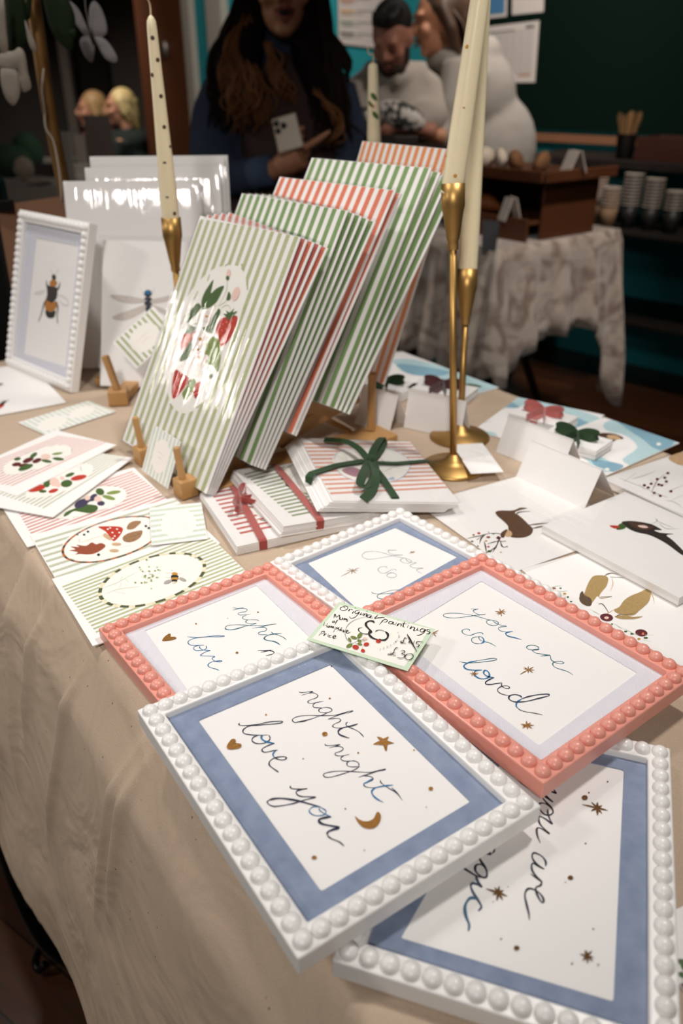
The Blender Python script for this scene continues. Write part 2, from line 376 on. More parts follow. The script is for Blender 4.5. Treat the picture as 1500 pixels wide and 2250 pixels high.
('s','bronze',8,'643 440 660 430 678 419'),
('s','bronze',8,'643 440 628 433 614 426'),
('f','bronze','717 69 732 62 738 46 728 36 712 42 707 59'),
('f','bronze','674 510 679 507 681 502 677 499 672 501 670 507'),
('f','bronze','713 369 719 366 721 361 717 357 712 360 710 366'),
]),
'D': ((-0.07595,0.54830,0.75850),(0.60761,-0.79424,0.00000),(0.79424,0.60761,0.00000),0.2015,0.1535,[
('w','-950 -579 526 -692 194 553 -967 629'),
('s','teal',5,'-782 247 -746 278 -718 331 -735 272 -748 227'),
('s','teal',5,'-725 300 -697 336 -664 337 -653 309 -670 267 -667 239 -639 240 -612 284 -587 327'),
('s','teal',5,'-598 288 -596 248 -569 232 -539 248 -520 271'),
('s','teal',5,'-448 329 -473 328 -520 271 -523 242 -505 225 -475 234 -445 267 -433 294 -441 239 -456 189'),
('s','teal',5,'-549 28 -563 59 -544 107 -501 165 -444 224 -398 281 -356 340 -314 434 -339 372 -354 313 -390 225'),
('s','teal',5,'-370 272 -335 318 -300 323 -285 294 -300 245 -287 224 -259 236 -227 283'),
('s','teal',5,'-240 334 -211 332 -156 356 -106 374 -58 375'),
('s','teal',8,'-456 189 -469 112 -488 57 -520 26 -549 28'),
('s','teal',8,'-160 393 -201 326 -214 274 -207 241 -183 225 -147 240 -107 273 -64 287 -25 290'),
('s','ink',6,'-84 88 -40 146 -16 188 -30 140 -47 97'),
('s','ink',6,'-29 156 1 186 30 188 38 162 22 106'),
('s','inkb',5,'-640 -310 -599 -272 -566 -234 -527 -158 -490 -90 -449 -40 -445 -51 -479 -105 -522 -161 -557 -222 -579 -274 -579 -322 -555 -347 -510 -343 -468 -294 -437 -248'),
('s','inkb',5,'-460 -287 -471 -320 -455 -345 -421 -347 -391 -313 -378 -273 -394 -248 -421 -241'),
('s','inkb',5,'-451 -284 -432 -297 -395 -295 -364 -273 -337 -243 -345 -283 -336 -335 -319 -340 -289 -306 -242 -253 -234 -282 -204 -288 -167 -274 -144 -248 -147 -234 -165 -251 -185 -294 -190 -330 -171 -358 -139 -359 -104 -340 -76 -325 -51 -316'),
('f','gold','-759 -147 -752 -156 -758 -162 -769 -161 -776 -153 -771 -146'),
('f','gold','-566 406 -560 397 -565 390 -577 392 -583 401 -578 408'),
('f','gold','-656 125 -653 120 -656 117 -662 118 -665 122 -662 125'),
('f','gold','-159 -62 -151 -74 -158 -84 -174 -82 -182 -70 -175 -60'),
('f','gold','-722 -518 -763 -472 -779 -419 -756 -415 -730 -429 -701 -398 -672 -405 -677 -448 -696 -491'),
]),
'E': ((0.07101,0.66687,0.75850),(0.63450,-0.77292,0.00000),(0.77292,0.63450,0.00000),0.2015,0.1535,[
('w','-971 -582 34 -723 -59 715 -943 637'),
('s','tealg',4,'-648 245 -603 279 -576 322 -620 260 -615 233 -575 218 -514 242 -463 303 -497 249 -520 202 -553 119 -592 21 -634 -42 -695 -54 -737 -30 -758 33 -722 102 -662 150 -595 181 -523 205 -461 238 -400 273 -338 294 -308 281 -304 238 -337 202 -393 203 -413 239 -398 282'),
('s','tealg',4,'-393 277 -348 257 -299 267 -260 303 -266 247 -262 215 -230 207 -188 229 -139 288 -159 234 -153 205 -121 197 -74 207'),
('s','tealg',4,'-371 -1 -404 7 -430 -25 -428 -70 -396 -104 -348 -109 -316 -83 -321 -24 -325 23 -302 46 -278 33'),
('s','tealg',4,'-276 -22 -288 -66 -270 -102 -231 -101 -201 -69 -207 -25 -242 -10 -284 -26 -299 -56'),
('s','teal',5,'-148 -413 -125 -418 -83 -388 -36 -326 0 -254 39 -174'),
('s','teal',5,'38 -99 13 -151 -41 -238 -64 -322 -73 -386 -58 -421 -23 -432 16 -405 46 -370'),
('s','gold',6,'-564 -312 -561 -391 -558 -469'),
('s','gold',6,'-564 -312 -584 -337 -605 -362'),
('s','gold',6,'-564 -312 -595 -312 -626 -313'),
('s','gold',6,'-564 -312 -581 -295 -598 -278'),
('s','gold',6,'-564 -312 -564 -264 -563 -217'),
('s','gold',6,'-564 -312 -546 -290 -528 -268'),
('s','gold',6,'-564 -312 -531 -313 -498 -315'),
('s','gold',6,'-564 -312 -542 -336 -520 -360'),
('s','gold',6,'-440 420 -441 397 -441 374'),
('s','gold',6,'-440 420 -454 416 -468 412'),
('s','gold',6,'-440 420 -437 437 -433 454'),
('s','gold',6,'-440 420 -425 423 -410 426'),
('s','gold',6,'-440 420 -430 407 -420 395'),
]),
'price': ((0.02500,0.53845,0.79300),(0.89671,-0.44262,0.00000),(0.44262,0.89671,0.00000),0.0903,0.0608,[
('p','cream_w','-422 262 415 286 408 -269 -415 -274'),
('s','black',6,'-381 261 -398 232 -393 204 -367 197 -342 219 -341 253 -363 270 -384 259 -370 242 -359 244'),
('s','black',6,'-321 247 -313 209 -315 235 -303 247 -289 240'),
('s','black',6,'-275 235 -270 200 -263 200'),
('s','black',6,'-224 257 -255 249 -258 218 -235 206 -224 242 -220 194 -230 142 -254 127 -276 146'),
('s','black',6,'-201 246 -201 208 -186 219 -182 243'),
('s','black',6,'-172 248 -170 208 -164 237 -153 245 -144 211 -131 217'),
('s','black',6,'-112 248 -138 232 -134 204 -112 204 -108 239 -101 205 -81 212'),
('s','black',6,'-61 273 -65 226 -60 208 -42 230 -11 257 14 259'),
('s','black',6,'7 226 10 209 7 149'),
('s','black',6,'7 215 21 242 45 236 43 211 23 198'),
('s','black',6,'97 240 69 230 71 202 93 202 101 235 109 204 126 215'),
('s','black',6,'126 244 131 203'),
('s','black',6,'145 239 149 200 155 236 173 235 179 205'),
('s','black',6,'184 287 195 220 213 208'),
('s','black',6,'171 252 219 264'),
('s','black',6,'231 255 237 213'),
('s','black',6,'261 253 264 209 273 242 293 240 300 201 316 209'),
('s','black',6,'319 253 322 219 337 222'),
('s','black',6,'381 262 352 252 350 219 375 213 384 259 387 205 363 160 343 155'),
('s','black',6,'421 268 400 265 402 245 428 243 431 218 410 206'),
('f','black','-278 279 -278 274 -282 272 -285 276 -286 281 -282 283'),
('f','black','-165 282 -165 276 -168 275 -172 278 -172 283 -169 285'),
('f','black','128 277 128 273 126 272 123 275 123 279 126 280'),
('f','black','228 280 228 276 225 275 223 277 223 281 225 283'),
('s','black',5,'-382 59 -401 120 -367 81 -359 123 -334 68'),
('s','black',5,'-337 99 -328 67 -312 72 -317 99 -304 73'),
('s','black',5,'-295 73 -301 99 -285 79 -287 102 -271 80'),
('s','black',5,'-265 102 -274 88 -258 76 -269 64'),
('s','black',5,'-367 23 -367 3 -354 0 -354 19 -367 23'),
('s','black',5,'-337 56 -341 35 -332 -23'),
('s','black',5,'-351 9 -329 17'),
('s','black',5,'-426 -28 -409 -81'),
('s','black',5,'-397 -29 -380 -85'),
('s','black',5,'-419 -66 -386 -59'),
('s','black',5,'-369 -54 -372 -77 -359 -78 -362 -55 -348 -76'),
('s','black',5,'-342 -76 -347 -50 -330 -73 -332 -49 -314 -74'),
('s','black',5,'-308 -49 -294 -120'),
('s','black',5,'-309 -50 -293 -55 -296 -79'),
('s','black',5,'-280 -36 -285 -57 -267 -65 -276 -83'),
('s','black',5,'-261 -26 -255 -80 -252 -60 -235 -77'),
('s','black',5,'-237 -50 -230 -78'),
('s','black',5,'-229 -53 -220 -84 -215 -60'),
('s','black',5,'-204 -65 -191 -53 -204 -45 -202 -68 -183 -82 -165 -54'),
('s','black',5,'-382 -157 -383 -217'),
('s','black',5,'-392 -164 -372 -145 -360 -160 -373 -187'),
('s','black',5,'-350 -169 -345 -201 -345 -176 -335 -166'),
('s','black',5,'-317 -167 -313 -196'),
('s','black',5,'-288 -166 -304 -181 -295 -198 -277 -192'),
('s','black',5,'-267 -186 -251 -164 -268 -156 -268 -184 -252 -196 -235 -180'),
('s','greyd',3,'-85 221 -126 205 -158 180 -210 108 -228 19 -207 -77 -167 -141 -120 -186'),
('s','greyd',3,'-85 221 -44 234 -11 238'),
('s','black',12,'-40 152 -64 165 -92 151 -102 117 -86 82 -47 51 -14 25 -14 -3'),
('s','black',5,'-14 -3 -37 -24 -78 -28 -112 -9 -125 19 -104 51'),
('s','black',5,'-60 164 -43 146'),
('s','black',5,'20 35 25 61 50 80 93 78'),
('s','black',12,'93 78 127 53 143 9 137 -25 126 -37 83 -52 32 -49 -9 -22 -26 12 -19 37'),
('f','red','113 -57 115 -76 104 -90 87 -90 74 -76 73 -57 84 -43 100 -43'),
('f','black','87 -59 87 -64 83 -66 80 -63 80 -58 83 -56'),
('f','black','108 -71 108 -75 105 -77 101 -74 101 -69 105 -68'),
('f','black','96 -52 96 -56 94 -57 91 -55 91 -51 94 -49'),
('f','black','103 -38 103 -44 100 -49 95 -49 90 -44 90 -38 93 -33 98 -33'),
('f','leaf','-103 -180 -112 -182 -129 -170 -144 -151 -147 -136 -138 -134 -120 -147 -106 -166'),
('f','leaf','-78 -114 -83 -128 -102 -134 -125 -130 -138 -117 -133 -104 -113 -97 -90 -102'),
('f','leaf','-74 -29 -61 -48 -57 -78 -63 -103 -77 -107 -90 -88 -95 -58 -88 -33'),
('f','leaf','-80 -198 -73 -219 -79 -244 -94 -259 -109 -256 -115 -235 -109 -210 -95 -195'),
('f','leaf','-27 -138 -31 -150 -44 -154 -59 -148 -68 -135 -65 -123 -52 -119 -36 -126'),
('f','leaf','-5 -169 -8 -180 -22 -187 -38 -186 -47 -177 -45 -166 -31 -160 -15 -161'),
('f','red','-13 -219 -14 -239 -30 -251 -52 -246 -67 -229 -65 -208 -49 -197 -27 -201'),
('f','red','41 -136 44 -155 36 -172 20 -177 6 -167 3 -148 11 -131 27 -126'),
('f','red','53 -242 50 -256 38 -260 23 -254 15 -239 17 -225 29 -220 44 -227'),
('f','pinkl','0 -79 0 -93 -10 -103 -23 -104 -33 -95 -33 -82 -24 -72 -10 -71'),
('f','white','-69 -154 -69 -162 -74 -169 -82 -169 -88 -163 -89 -155 -84 -149 -75 -148'),
('f','white','-45 -162 -44 -171 -50 -177 -58 -177 -64 -172 -64 -163 -59 -157 -51 -157'),
('f','white','-74 -170 -74 -178 -79 -185 -87 -185 -93 -179 -94 -171 -88 -165 -80 -164'),
('f','white','-63 -141 -62 -150 -68 -156 -76 -156 -82 -151 -82 -142 -77 -136 -69 -136'),
('f','white','-28 -100 -28 -108 -33 -114 -41 -115 -47 -109 -48 -101 -42 -95 -34 -94'),
('s','leaf',3,'-26 -139 -11 -118 6 -137'),
('s','leaf',3,'6 -191 23 -222'),
('s','leaf',3,'-44 -135 -28 -100'),
('s','black',5,'295 62 275 66 277 37 284 -7 260 4 285 1 313 1'),
('s','black',5,'253 19 295 26'),
('s','black',5,'330 70 328 25 370 32'),
('s','black',5,'363 69 366 14'),
('s','black',5,'434 81 388 65 389 38 415 31 416 5 395 1'),
('s','black',5,'277 -83 262 -88 259 -119 267 -167 232 -197 263 -185 301 -182'),
('s','black',5,'237 -162 286 -155'),
('s','black',5,'306 -102 333 -95 348 -112 330 -136 357 -142 365 -173 343 -196 316 -197'),
('s','black',5,'387 -111 369 -136 375 -172 402 -188 426 -169 429 -132 409 -107 383 -112'),
('s','black',9,'273 120 333 51 432 -60'),
('s','greyl',3,'131 -162 134 -178'),
('s','greyl',3,'148 -147 154 -168 164 -165'),
('s','greyl',3,'168 -121 174 -142 184 -140'),
('s','greyl',3,'186 -95 190 -113 199 -115 197 -96'),
('s','greyl',3,'209 -68 204 -77 216 -82 210 -93'),
('s','greyl',3,'217 -47 225 -39 220 -41 228 -57'),
('s','greyl',3,'221 -11 231 -26 221 -11 231 -10 228 -19 238 -20'),
('s','greyl',3,'226 20 229 2 237 15'),
('s','greyl',3,'225 39 235 52 230 46 238 31'),
('s','greyl',3,'219 77 215 73 225 58 231 67 220 67 226 75'),
('s','greyl',3,'188 111 199 104 201 119'),
]),
'card5': ((-0.18717,0.67404,0.75450),(0.83669,0.54768,0.00000),(-0.54768,0.83669,0.00000),0.1720,0.1310,[
('t','sage','-771 -502 939 -348 824 690 -814 476',16,0.45,1),
('f','cream_w','-529 117 -492 265 -341 394 -133 497 96 498 332 441 478 318 543 136 521 -12 395 -190 210 -269 -9 -295 -232 -290 -388 -211 -509 -62'),
('r','olive','cream',60,17,'556 66 506 -43 421 -141 309 -222 179 -280 40 -314 -100 -321 -232 -303 -349 -260 -443 -196 -510 -113 -545 -18 -545 86 -510 191 -440 291 -338 379 -211 448 -67 493 84 509 232 495 363 450 468 378 538 285 568 178'),
('s','sage1',5,'-477 205 -329 220 -163 278 -80 302'),
('s','sage1',5,'-491 92 -349 97 -222 51 -161 23'),
('s','sage1',5,'-289 232 -245 305'),
('s','sage1',5,'-235 248 -228 167'),
('s','sage1',5,'-401 82 -329 -14'),
('s','sage1',5,'-342 117 -294 185'),
('f','leafl','-23 124 -31 116 -40 122 -40 135 -32 143 -23 137'),
('f','sage','-45 153 -54 146 -63 151 -63 165 -54 173 -46 167'),
('f','white','27 98 19 90 10 96 10 110 18 117 27 111'),
('f','leafl','118 215 109 207 100 213 100 227 109 235 118 229'),
('f','sage','28 249 19 241 10 247 10 261 19 269 28 263'),
('f','white','-41 223 -49 215 -58 221 -59 234 -50 242 -41 236'),
('f','leafl','-11 122 -20 114 -28 120 -29 134 -20 141 -11 136'),
('f','sage','-70 -77 -78 -84 -86 -78 -87 -65 -79 -58 -70 -64'),
('f','white','110 318 101 310 92 316 92 330 101 338 110 333'),
('f','leafl','32 235 23 227 14 233 14 247 23 255 32 249'),
('f','sage','-87 55 -95 47 -104 53 -105 66 -96 74 -87 68'),
('f','white','65 398 57 390 47 396 47 410 56 418 65 412'),
('f','leafl','24 195 15 187 6 193 6 207 14 215 23 209'),
('f','sage','-31 317 -40 309 -49 315 -49 329 -41 337 -32 331'),
('f','white','-39 200 -47 192 -56 198 -57 211 -48 219 -39 213'),
('f','leafl','-32 182 -40 174 -49 180 -50 194 -41 202 -32 196'),
('f','sage','129 196 120 188 111 194 111 207 120 215 129 209'),
('f','white','-39 231 -48 223 -57 228 -57 242 -49 250 -40 244'),
('f','leafl','84 212 76 204 67 210 66 224 75 232 84 226'),
('f','sage','129 266 120 258 111 264 111 278 120 286 129 280'),
('f','white','-60 217 -68 210 -77 215 -77 229 -69 237 -60 231'),
('f','leafl','-27 273 -36 265 -45 271 -45 285 -36 293 -27 287'),
('f','sage','-11 82 -20 74 -29 80 -29 93 -20 101 -12 95'),
('f','white','12 200 3 192 -5 198 -6 212 3 220 12 214'),
('f','leafl','51 84 42 76 33 82 33 96 41 103 50 98'),
('f','sage','-68 54 -77 47 -85 52 -86 66 -77 73 -69 68'),
('f','white','-61 189 -70 181 -79 187 -79 201 -71 209 -62 203'),
('f','leafl','31 152 22 145 13 151 13 164 22 172 31 166'),
('f','sage','-51 158 -60 150 -69 156 -69 169 -61 177 -52 171'),
('f','white','-10 259 -19 251 -28 257 -28 270 -19 278 -10 273'),
('f','leafl','-114 73 -122 65 -131 71 -132 84 -123 92 -114 86'),
('f','sage','-83 72 -91 64 -100 70 -100 83 -92 91 -83 85'),
('f','white','26 189 17 181 9 187 8 201 17 209 26 203'),
('f','leafl','19 122 11 114 2 120 2 134 10 141 19 135'),
('f','sage','60 321 51 312 42 318 42 332 51 341 60 335'),
('f','white','-39 77 -47 70 -56 75 -56 89 -48 96 -39 91'),
('f','leafl','-20 52 -29 44 -38 50 -38 63 -30 71 -21 65'),
('f','sage','58 78 49 70 41 76 40 90 49 97 58 91'),
('f','white','168 269 159 261 150 267 150 281 159 289 168 283'),
('f','leafl','90 464 81 455 71 461 71 476 80 484 90 478'),
('f','sage','35 135 26 128 18 133 17 147 26 155 35 149'),
('f','white','102 154 93 146 84 152 84 166 93 173 102 168'),
('f','leafl','-167 110 -175 103 -184 109 -184 122 -176 130 -167 124'),
('f','sage','-26 362 -35 354 -44 360 -44 374 -35 382 -26 376'),
('f','white','-41 114 -50 106 -58 112 -59 126 -50 133 -41 127'),
('f','leafl','-41 173 -50 165 -58 171 -59 185 -50 192 -41 187'),
('f','ochre','248 35 233 23 212 27 196 47 196 69 211 81 232 77 247 57'),
('f','black','234 -21 216 -34 189 -27 168 -3 167 23 185 37 212 30 233 6'),
('f','ochre','219 -57 203 -65 177 -55 156 -34 152 -13 168 -5 194 -15 215 -36'),
('f','black','194 -84 181 -94 161 -88 145 -70 144 -51 157 -42 177 -48 193 -65'),
('f','cream','174 -109 165 -114 152 -109 141 -98 139 -86 148 -81 162 -86 172 -97'),
('f','greyl','147 -48 130 -69 98 -80 69 -73 61 -53 78 -32 110 -21 139 -28'),
('f','greyl','268 -135 253 -137 234 -114 224 -79 228 -53 243 -51 262 -74 272 -109'),
('s','black',3,'201 78 147 114'),
('s','black',3,'219 106 227 141'),
('s','black',3,'252 32 286 10'),
('s','black',3,'168 -16 117 43'),
('s','black',3,'217 -48 279 -51'),
]),
'card4': ((-0.24114,0.76368,0.75330),(0.84191,0.53961,0.00000),(-0.53961,0.84191,0.00000),0.1720,0.1310,[
('t','sageg','-879 -1776 670 -1558 872 616 -845 542',19,0.4,1),
('f','cream_w','-631 160 -579 303 -423 446 -228 526 17 531 234 441 387 327 452 203 447 45 367 -122 225 -212 26 -289 -211 -308 -412 -275 -563 -165 -640 -5'),
('r','brown','orangeb',44,22,'458 81 410 -32 328 -134 217 -220 87 -285 -53 -324 -195 -336 -329 -322 -448 -282 -545 -220 -615 -138 -653 -42 -655 64 -622 172 -553 275 -453 368 -327 442 -182 493 -30 514 118 504 252 463 359 394 432 302 466 195'),
('f','rust','-583 87 -518 74 -548 165 -472 102 -479 165 -401 86 -325 125 -296 56 -243 58 -217 -18 -261 -77 -365 -124 -445 -101 -505 -49 -555 -31 -515 0'),
('f','red','-157 432 -58 385 50 306 65 226 -2 115 -108 16 -117 127 -119 282'),
('f','cream_w','-70 313 -77 304 -85 304 -91 313 -90 326 -83 335 -75 335 -69 326'),
('f','cream_w','-52 208 -58 199 -67 199 -72 208 -71 221 -65 230 -57 230 -51 221'),
('f','cream_w','18 257 11 248 3 248 -3 257 -2 270 5 279 13 279 19 270'),
('f','cream_w','-56 118 -62 109 -70 109 -76 118 -75 131 -69 139 -60 139 -55 131'),
('f','cream_w','-39 325 -46 316 -54 316 -60 325 -59 338 -53 347 -44 347 -39 338'),
('f','cream_w','14 166 7 157 -1 157 -7 166 -6 179 1 187 9 187 15 179'),
('f','cream_w','-89 79 -95 70 -103 70 -109 79 -108 91 -102 100 -93 100 -88 91'),
('f','tan','-131 244 -113 79 -148 72 -174 194'),
('s','tan',4,'-170 207 -302 200 -396 186 -439 213 -406 282'),
('f','brownl','2 51 87 104 193 98 237 70 184 -36 110 -94 28 -101 -17 -42'),
('f','brownl','102 203 160 309 239 340 302 283 235 213 162 164'),
('s','brown',4,'18 40 24 0 54 29'),
('s','brown',4,'70 37 76 -3 106 26'),
('s','brown',4,'123 34 128 -6 159 24'),
('s','brown',4,'70 -38 76 -78 106 -49'),
('s','brown',4,'169 51 174 11 205 40'),
('s','brown',4,'18 -35 24 -75 54 -46'),
('f','tan','-64 -92 -86 -107 -120 -97 -149 -67 -154 -35 -133 -19 -98 -29 -69 -60'),
('f','tan','-131 -212 -152 -227 -186 -216 -214 -187 -219 -155 -199 -140 -164 -150 -136 -180'),
('s','brown',3,'-105 -148 21 -176'),
('f','black','-275 373 -288 355 -301 364 -301 389 -288 407 -275 398'),
('f','black','-333 327 -345 311 -357 319 -357 342 -345 358 -333 350'),
('f','black','-329 -184 -343 -202 -358 -193 -358 -166 -343 -148 -329 -157'),
('f','black','321 142 306 125 293 133 294 159 309 176 322 168'),
('f','black','332 81 318 64 304 72 306 98 320 115 334 106'),
('f','black','-400 363 -406 355 -413 359 -413 372 -407 380 -400 376'),
]),
'card3': ((-0.30895,0.85128,0.75210),(0.83042,0.55713,0.00000),(-0.55713,0.83042,0.00000),0.1720,0.1310,[
('t','rose','-763 -927 883 -573 799 580 -731 273',16,0.4,1),
('f','cream_w','-416 -146 -322 96 -113 323 154 400 375 318 513 143 496 -54 387 -199 199 -253 -69 -279 -276 -283'),
('s','olive',9,'-395 -189 -332 -225'),
('s','olive',9,'-242 -263 -173 -281'),
('s','olive',9,'-78 -288 -20 -289'),
('s','olive',9,'85 -290 167 -292'),
('s','olive',9,'269 -256 326 -249'),
('s','olive',9,'411 -184 458 -179'),
('s','olive',9,'526 144 552 94'),
('s','olive',9,'426 284 474 242'),
('s','olive',9,'515 13 541 -52'),
('s','orangeb',6,'330 332 384 345 418 296'),
('f','leafd','-320 -183 -263 -91 -133 -46 -58 8 90 -121 58 -248 -33 -275 -111 -193 -179 -118 -266 -176'),
('f','plum','59 64 20 -19 -52 -74 -117 -70 -137 -10 -100 72 -27 129 39 126'),
('f','plum','193 156 173 88 127 28 81 9 63 43 82 109 128 171 174 190'),
('f','plum','194 -130 167 -166 134 -165 113 -129 116 -78 142 -42 176 -42 198 -79'),
('f','plum','91 61 62 16 27 12 6 53 12 114 41 160 77 164 97 123'),
('f','leafd','278 138 241 104 208 130 200 200 221 276 259 311 291 285 299 213'),
('f','leafl','466 69 432 42 368 45 313 75 299 115 333 142 396 140 452 110'),
('f','leafl','336 -97 305 -103 263 -52 234 25 235 84 265 89 308 38 337 -39'),
('f','pinkl','203 1 174 -44 138 -47 118 -7 125 54 154 100 190 104 210 63'),
('f','pinkl','94 106 70 67 43 63 29 95 35 146 58 185 85 190 100 157'),
]),
'card2': ((-0.36830,0.91350,0.75580),(0.31293,0.94978,0.00000),(-0.94978,0.31293,0.00000),0.1740,0.1280,[
('t','sageg','-731 -423 857 -554 913 241 -539 638',16,0.4,1),
('f','cream_w','-497 29 -269 103 24 103 309 -17 502 -122 485 -267 331 -369 106 -419 -160 -402 -386 -309 -511 -178 -551 -55'),
('f','red','-216 -61 -291 -86 -374 -59 -417 3 -397 65 -324 91 -240 65 -195 1'),
('f','red','191 -380 127 -394 56 -360 21 -298 41 -244 105 -229 176 -263 212 -326'),
('f','red','-250 -269 -294 -285 -341 -271 -364 -235 -349 -198 -305 -182 -258 -196 -235 -232'),
('f','leafd','-20 -34 -87 -75 -166 -87 -214 -62 -201 -16 -136 25 -56 37 -7 13'),
('f','leafd','-29 -317 -103 -350 -161 -334 -169 -278 -123 -214 -49 -179 10 -195 19 -252'),
('f','leafd','-337 -162 -367 -167 -388 -143 -388 -103 -367 -71 -338 -65 -316 -90 -316 -130'),
('f','leafd','215 -181 169 -199 115 -191 84 -162 94 -128 139 -110 193 -118 225 -147'),
('f','leafd','-178 -88 -222 -108 -247 -95 -238 -59 -201 -19 -156 2 -131 -10 -140 -48'),
('f','pinkl','-69 -153 -149 -190 -193 -171 -176 -108 -108 -37 -27 1 19 -18 1 -82'),
('f','pinkl','-132 -226 -176 -246 -201 -233 -192 -197 -155 -157 -110 -138 -85 -150 -94 -187'),
('f','pinkl','47 -150 11 -165 -10 -154 -3 -124 28 -91 65 -75 86 -86 79 -117'),
('s','leafd',3,'467 -115 335 -191 246 -295'),
('s','leafd',3,'-385 -393 -236 -343'),
('s','leafd',3,'392 -78 347 -227'),
]),
'card1': ((-0.40401,0.96670,0.75700),(0.47203,0.88158,0.00000),(-0.88158,0.47203,0.00000),0.1750,0.1150,[
('t','roseg','-708 -330 883 -403 738 386 -924 569',13,0.4,1),
('f','cream_w','-468 115 -342 258 -180 277 82 254 273 275 452 186 535 32 471 -131 318 -256 118 -280 -117 -226 -325 -150 -474 -86 -516 -10'),
('s','olive',8,'-410 226 -371 216'),
('s','olive',8,'-292 278 -234 280'),
('s','olive',8,'-500 114 -481 91'),
('s','olive',8,'-512 -5 -486 -82'),
('s','olive',8,'-426 -147 -369 -180'),
('s','olive',8,'-261 -221 -200 -260'),
('s','olive',8,'-72 -248 -21 -266'),
('s','olive',8,'220 283 283 264'),
('s','olive',8,'378 220 430 192'),
('s','olive',8,'492 126 526 78'),
('s','olive',8,'532 -34 553 -59'),
('s','olive',8,'399 -202 490 -130'),
('s','olive',8,'58 311 116 292'),
('s','olive',8,'216 -252 276 -245'),
('f','wine','-192 107 -234 81 -278 89 -299 128 -285 173 -243 200 -198 191 -177 152'),
('f','wine','9 92 -47 52 -116 44 -159 73 -151 122 -96 162 -26 171 18 142'),
('f','wine','39 -20 -10 -57 -69 -65 -104 -39 -94 5 -46 42 14 50 49 24'),
('f','wine','-169 -33 -212 -51 -258 -27 -279 26 -263 76 -220 95 -174 71 -153 17'),
('f','leafd','-146 -63 -210 -104 -296 -108 -355 -74 -353 -21 -290 20 -203 25 -143 -9'),
('f','leafd','-75 240 -109 217 -143 222 -158 252 -144 289 -111 311 -76 306 -62 276'),
('f','leafd','157 186 111 142 45 112 -4 113 -6 145 39 188 106 219 155 218'),
('f','leafd','34 -217 4 -216 -15 -166 -12 -97 10 -49 40 -49 59 -99 56 -168'),
('f','leafd','172 -296 138 -298 110 -251 104 -184 123 -135 156 -134 185 -180 191 -248'),
('f','leafl','318 -122 284 -130 239 -107 211 -67 214 -32 249 -24 293 -46 322 -87'),
('f','pinkl','149 -73 91 -106 50 -86 48 -25 87 42 145 77 187 57 188 -5'),
('s','leafl',4,'286 -74 401 -138'),
]),
'label5': ((-0.18738,0.79555,0.75650),(0.97278,0.23174,0.00000),(-0.23174,0.97278,0.00000),0.0608,0.0886,[
('t','sagel','-309 -444 293 -402 319 428 -303 418',7,0.45,1),
('f','cream_w','-188 -41 -126 240 1 326 122 297 196 88 197 -133 99 -321 -19 -345 -146 -228'),
('s','pinkl',5,'57 84 73 -210'),
('s','pinkl',5,'83 96 99 -199'),
('s','pinkl',5,'-66 39 -71 -140'),
]),
'tag': ((-0.41647,1.13563,0.75150),(0.64799,0.76164,0.00000),(-0.76164,0.64799,0.00000),0.1221,0.0736,[
('t','sagel','-649 -384 612 -395 656 485 -603 312',14,0.45,0),
('f','cream_w','-43 -49 -200 -216 -406 -282 -544 -215 -538 -51 -389 117 -178 191 -33 122'),
('f','cream_w','497 20 354 -117 161 -173 29 -118 31 15 167 153 363 213 501 158'),
]),
'bugcard': ((-0.56170,1.26341,0.75150),(0.84416,0.53610,0.00000),(-0.53610,0.84416,0.00000),0.1392,0.2433,[
('f','red','-158 -788 -191 -875 -255 -935 -312 -934 -330 -873 -298 -787 -235 -725 -176 -726'),
('f','black','-97 -648 -119 -711 -168 -775 -215 -803 -233 -779 -211 -717 -163 -653 -115 -624'),
('s','black',6,'-180 -752 -98 -660 -21 -561'),
('s','black',6,'-217 -632 -126 -593 -61 -683'),
('s','black',6,'-34 117 69 187'),
('f','black','46 267 26 224 -14 189 -51 181 -63 206 -44 249 -4 284 33 292'),
]),
'g1': ((-0.17454,0.98277,0.90454),(0.64945,-0.76041,0.00000),(0.36365,0.31059,0.87823),0.2157,0.3180,[
('t','sage','-1052 -1569 1059 -1606 1083 1622 -1086 1547',14,0.48,0),
('f','cream_w','-686 -357 -765 -155 -786 205 -693 629 -434 933 -184 1047 96 1091 308 1013 426 868 491 690 525 392 518 40 487 -279 435 -544 278 -753 18 -867 -279 -812 -529 -595'),
('s','sage1',40,'-153 1047 -45 1135'),
('s','sage1',40,'164 1128 264 1062'),
('s','sage1',40,'406 960 466 849'),
('s','sage1',40,'539 682 551 554'),
('s','sage1',40,'567 349 577 211'),
('s','sage1',40,'563 15 562 -117'),
('s','sage1',40,'361 -629 305 -718'),
('s','sage1',40,'-408 892 -406 810'),
('s','sage1',40,'-536 649 -563 532'),
('s','sage1',40,'-628 313 -644 178'),
('s','sage1',40,'-670 1 -667 -113'),
('s','sage1',40,'-283 -832 -173 -867'),
('f','leafd','-305 444 -382 539 -386 649 -349 747 -291 848 -262 763 -239 676 -160 754 -24 814 -25 715 -59 592 -161 500 -261 452'),
('f','leafd','-340 473 -431 511 -500 461 -562 345 -543 209 -459 292 -377 374 -339 446'),
('f','leafd','29 528 95 497 90 379 88 208 -74 208 -156 236 -57 285 -38 407 12 480'),
('f','leafd','-182 120 -208 31 -155 -77 -220 -185 -381 -281 -408 -212 -361 -126 -329 -15 -273 81'),
('f','leafl','30 95 107 176 246 180 350 88 420 -11 466 -195 346 -154 190 -157 84 -65 37 33'),
('f','leafl','-32 -425 92 -411 124 -512 76 -618 26 -697 -97 -638 -57 -543'),
('s','leafl',5,'97 92 276 8 423 -153'),
('s','leafl',5,'128 -9 344 -101'),
('s','leafl',5,'155 151 338 59'),
('s','leafl',5,'6 891 57 784 47 675 14 552'),
('s','leafl',5,'14 552 100 614 140 675'),
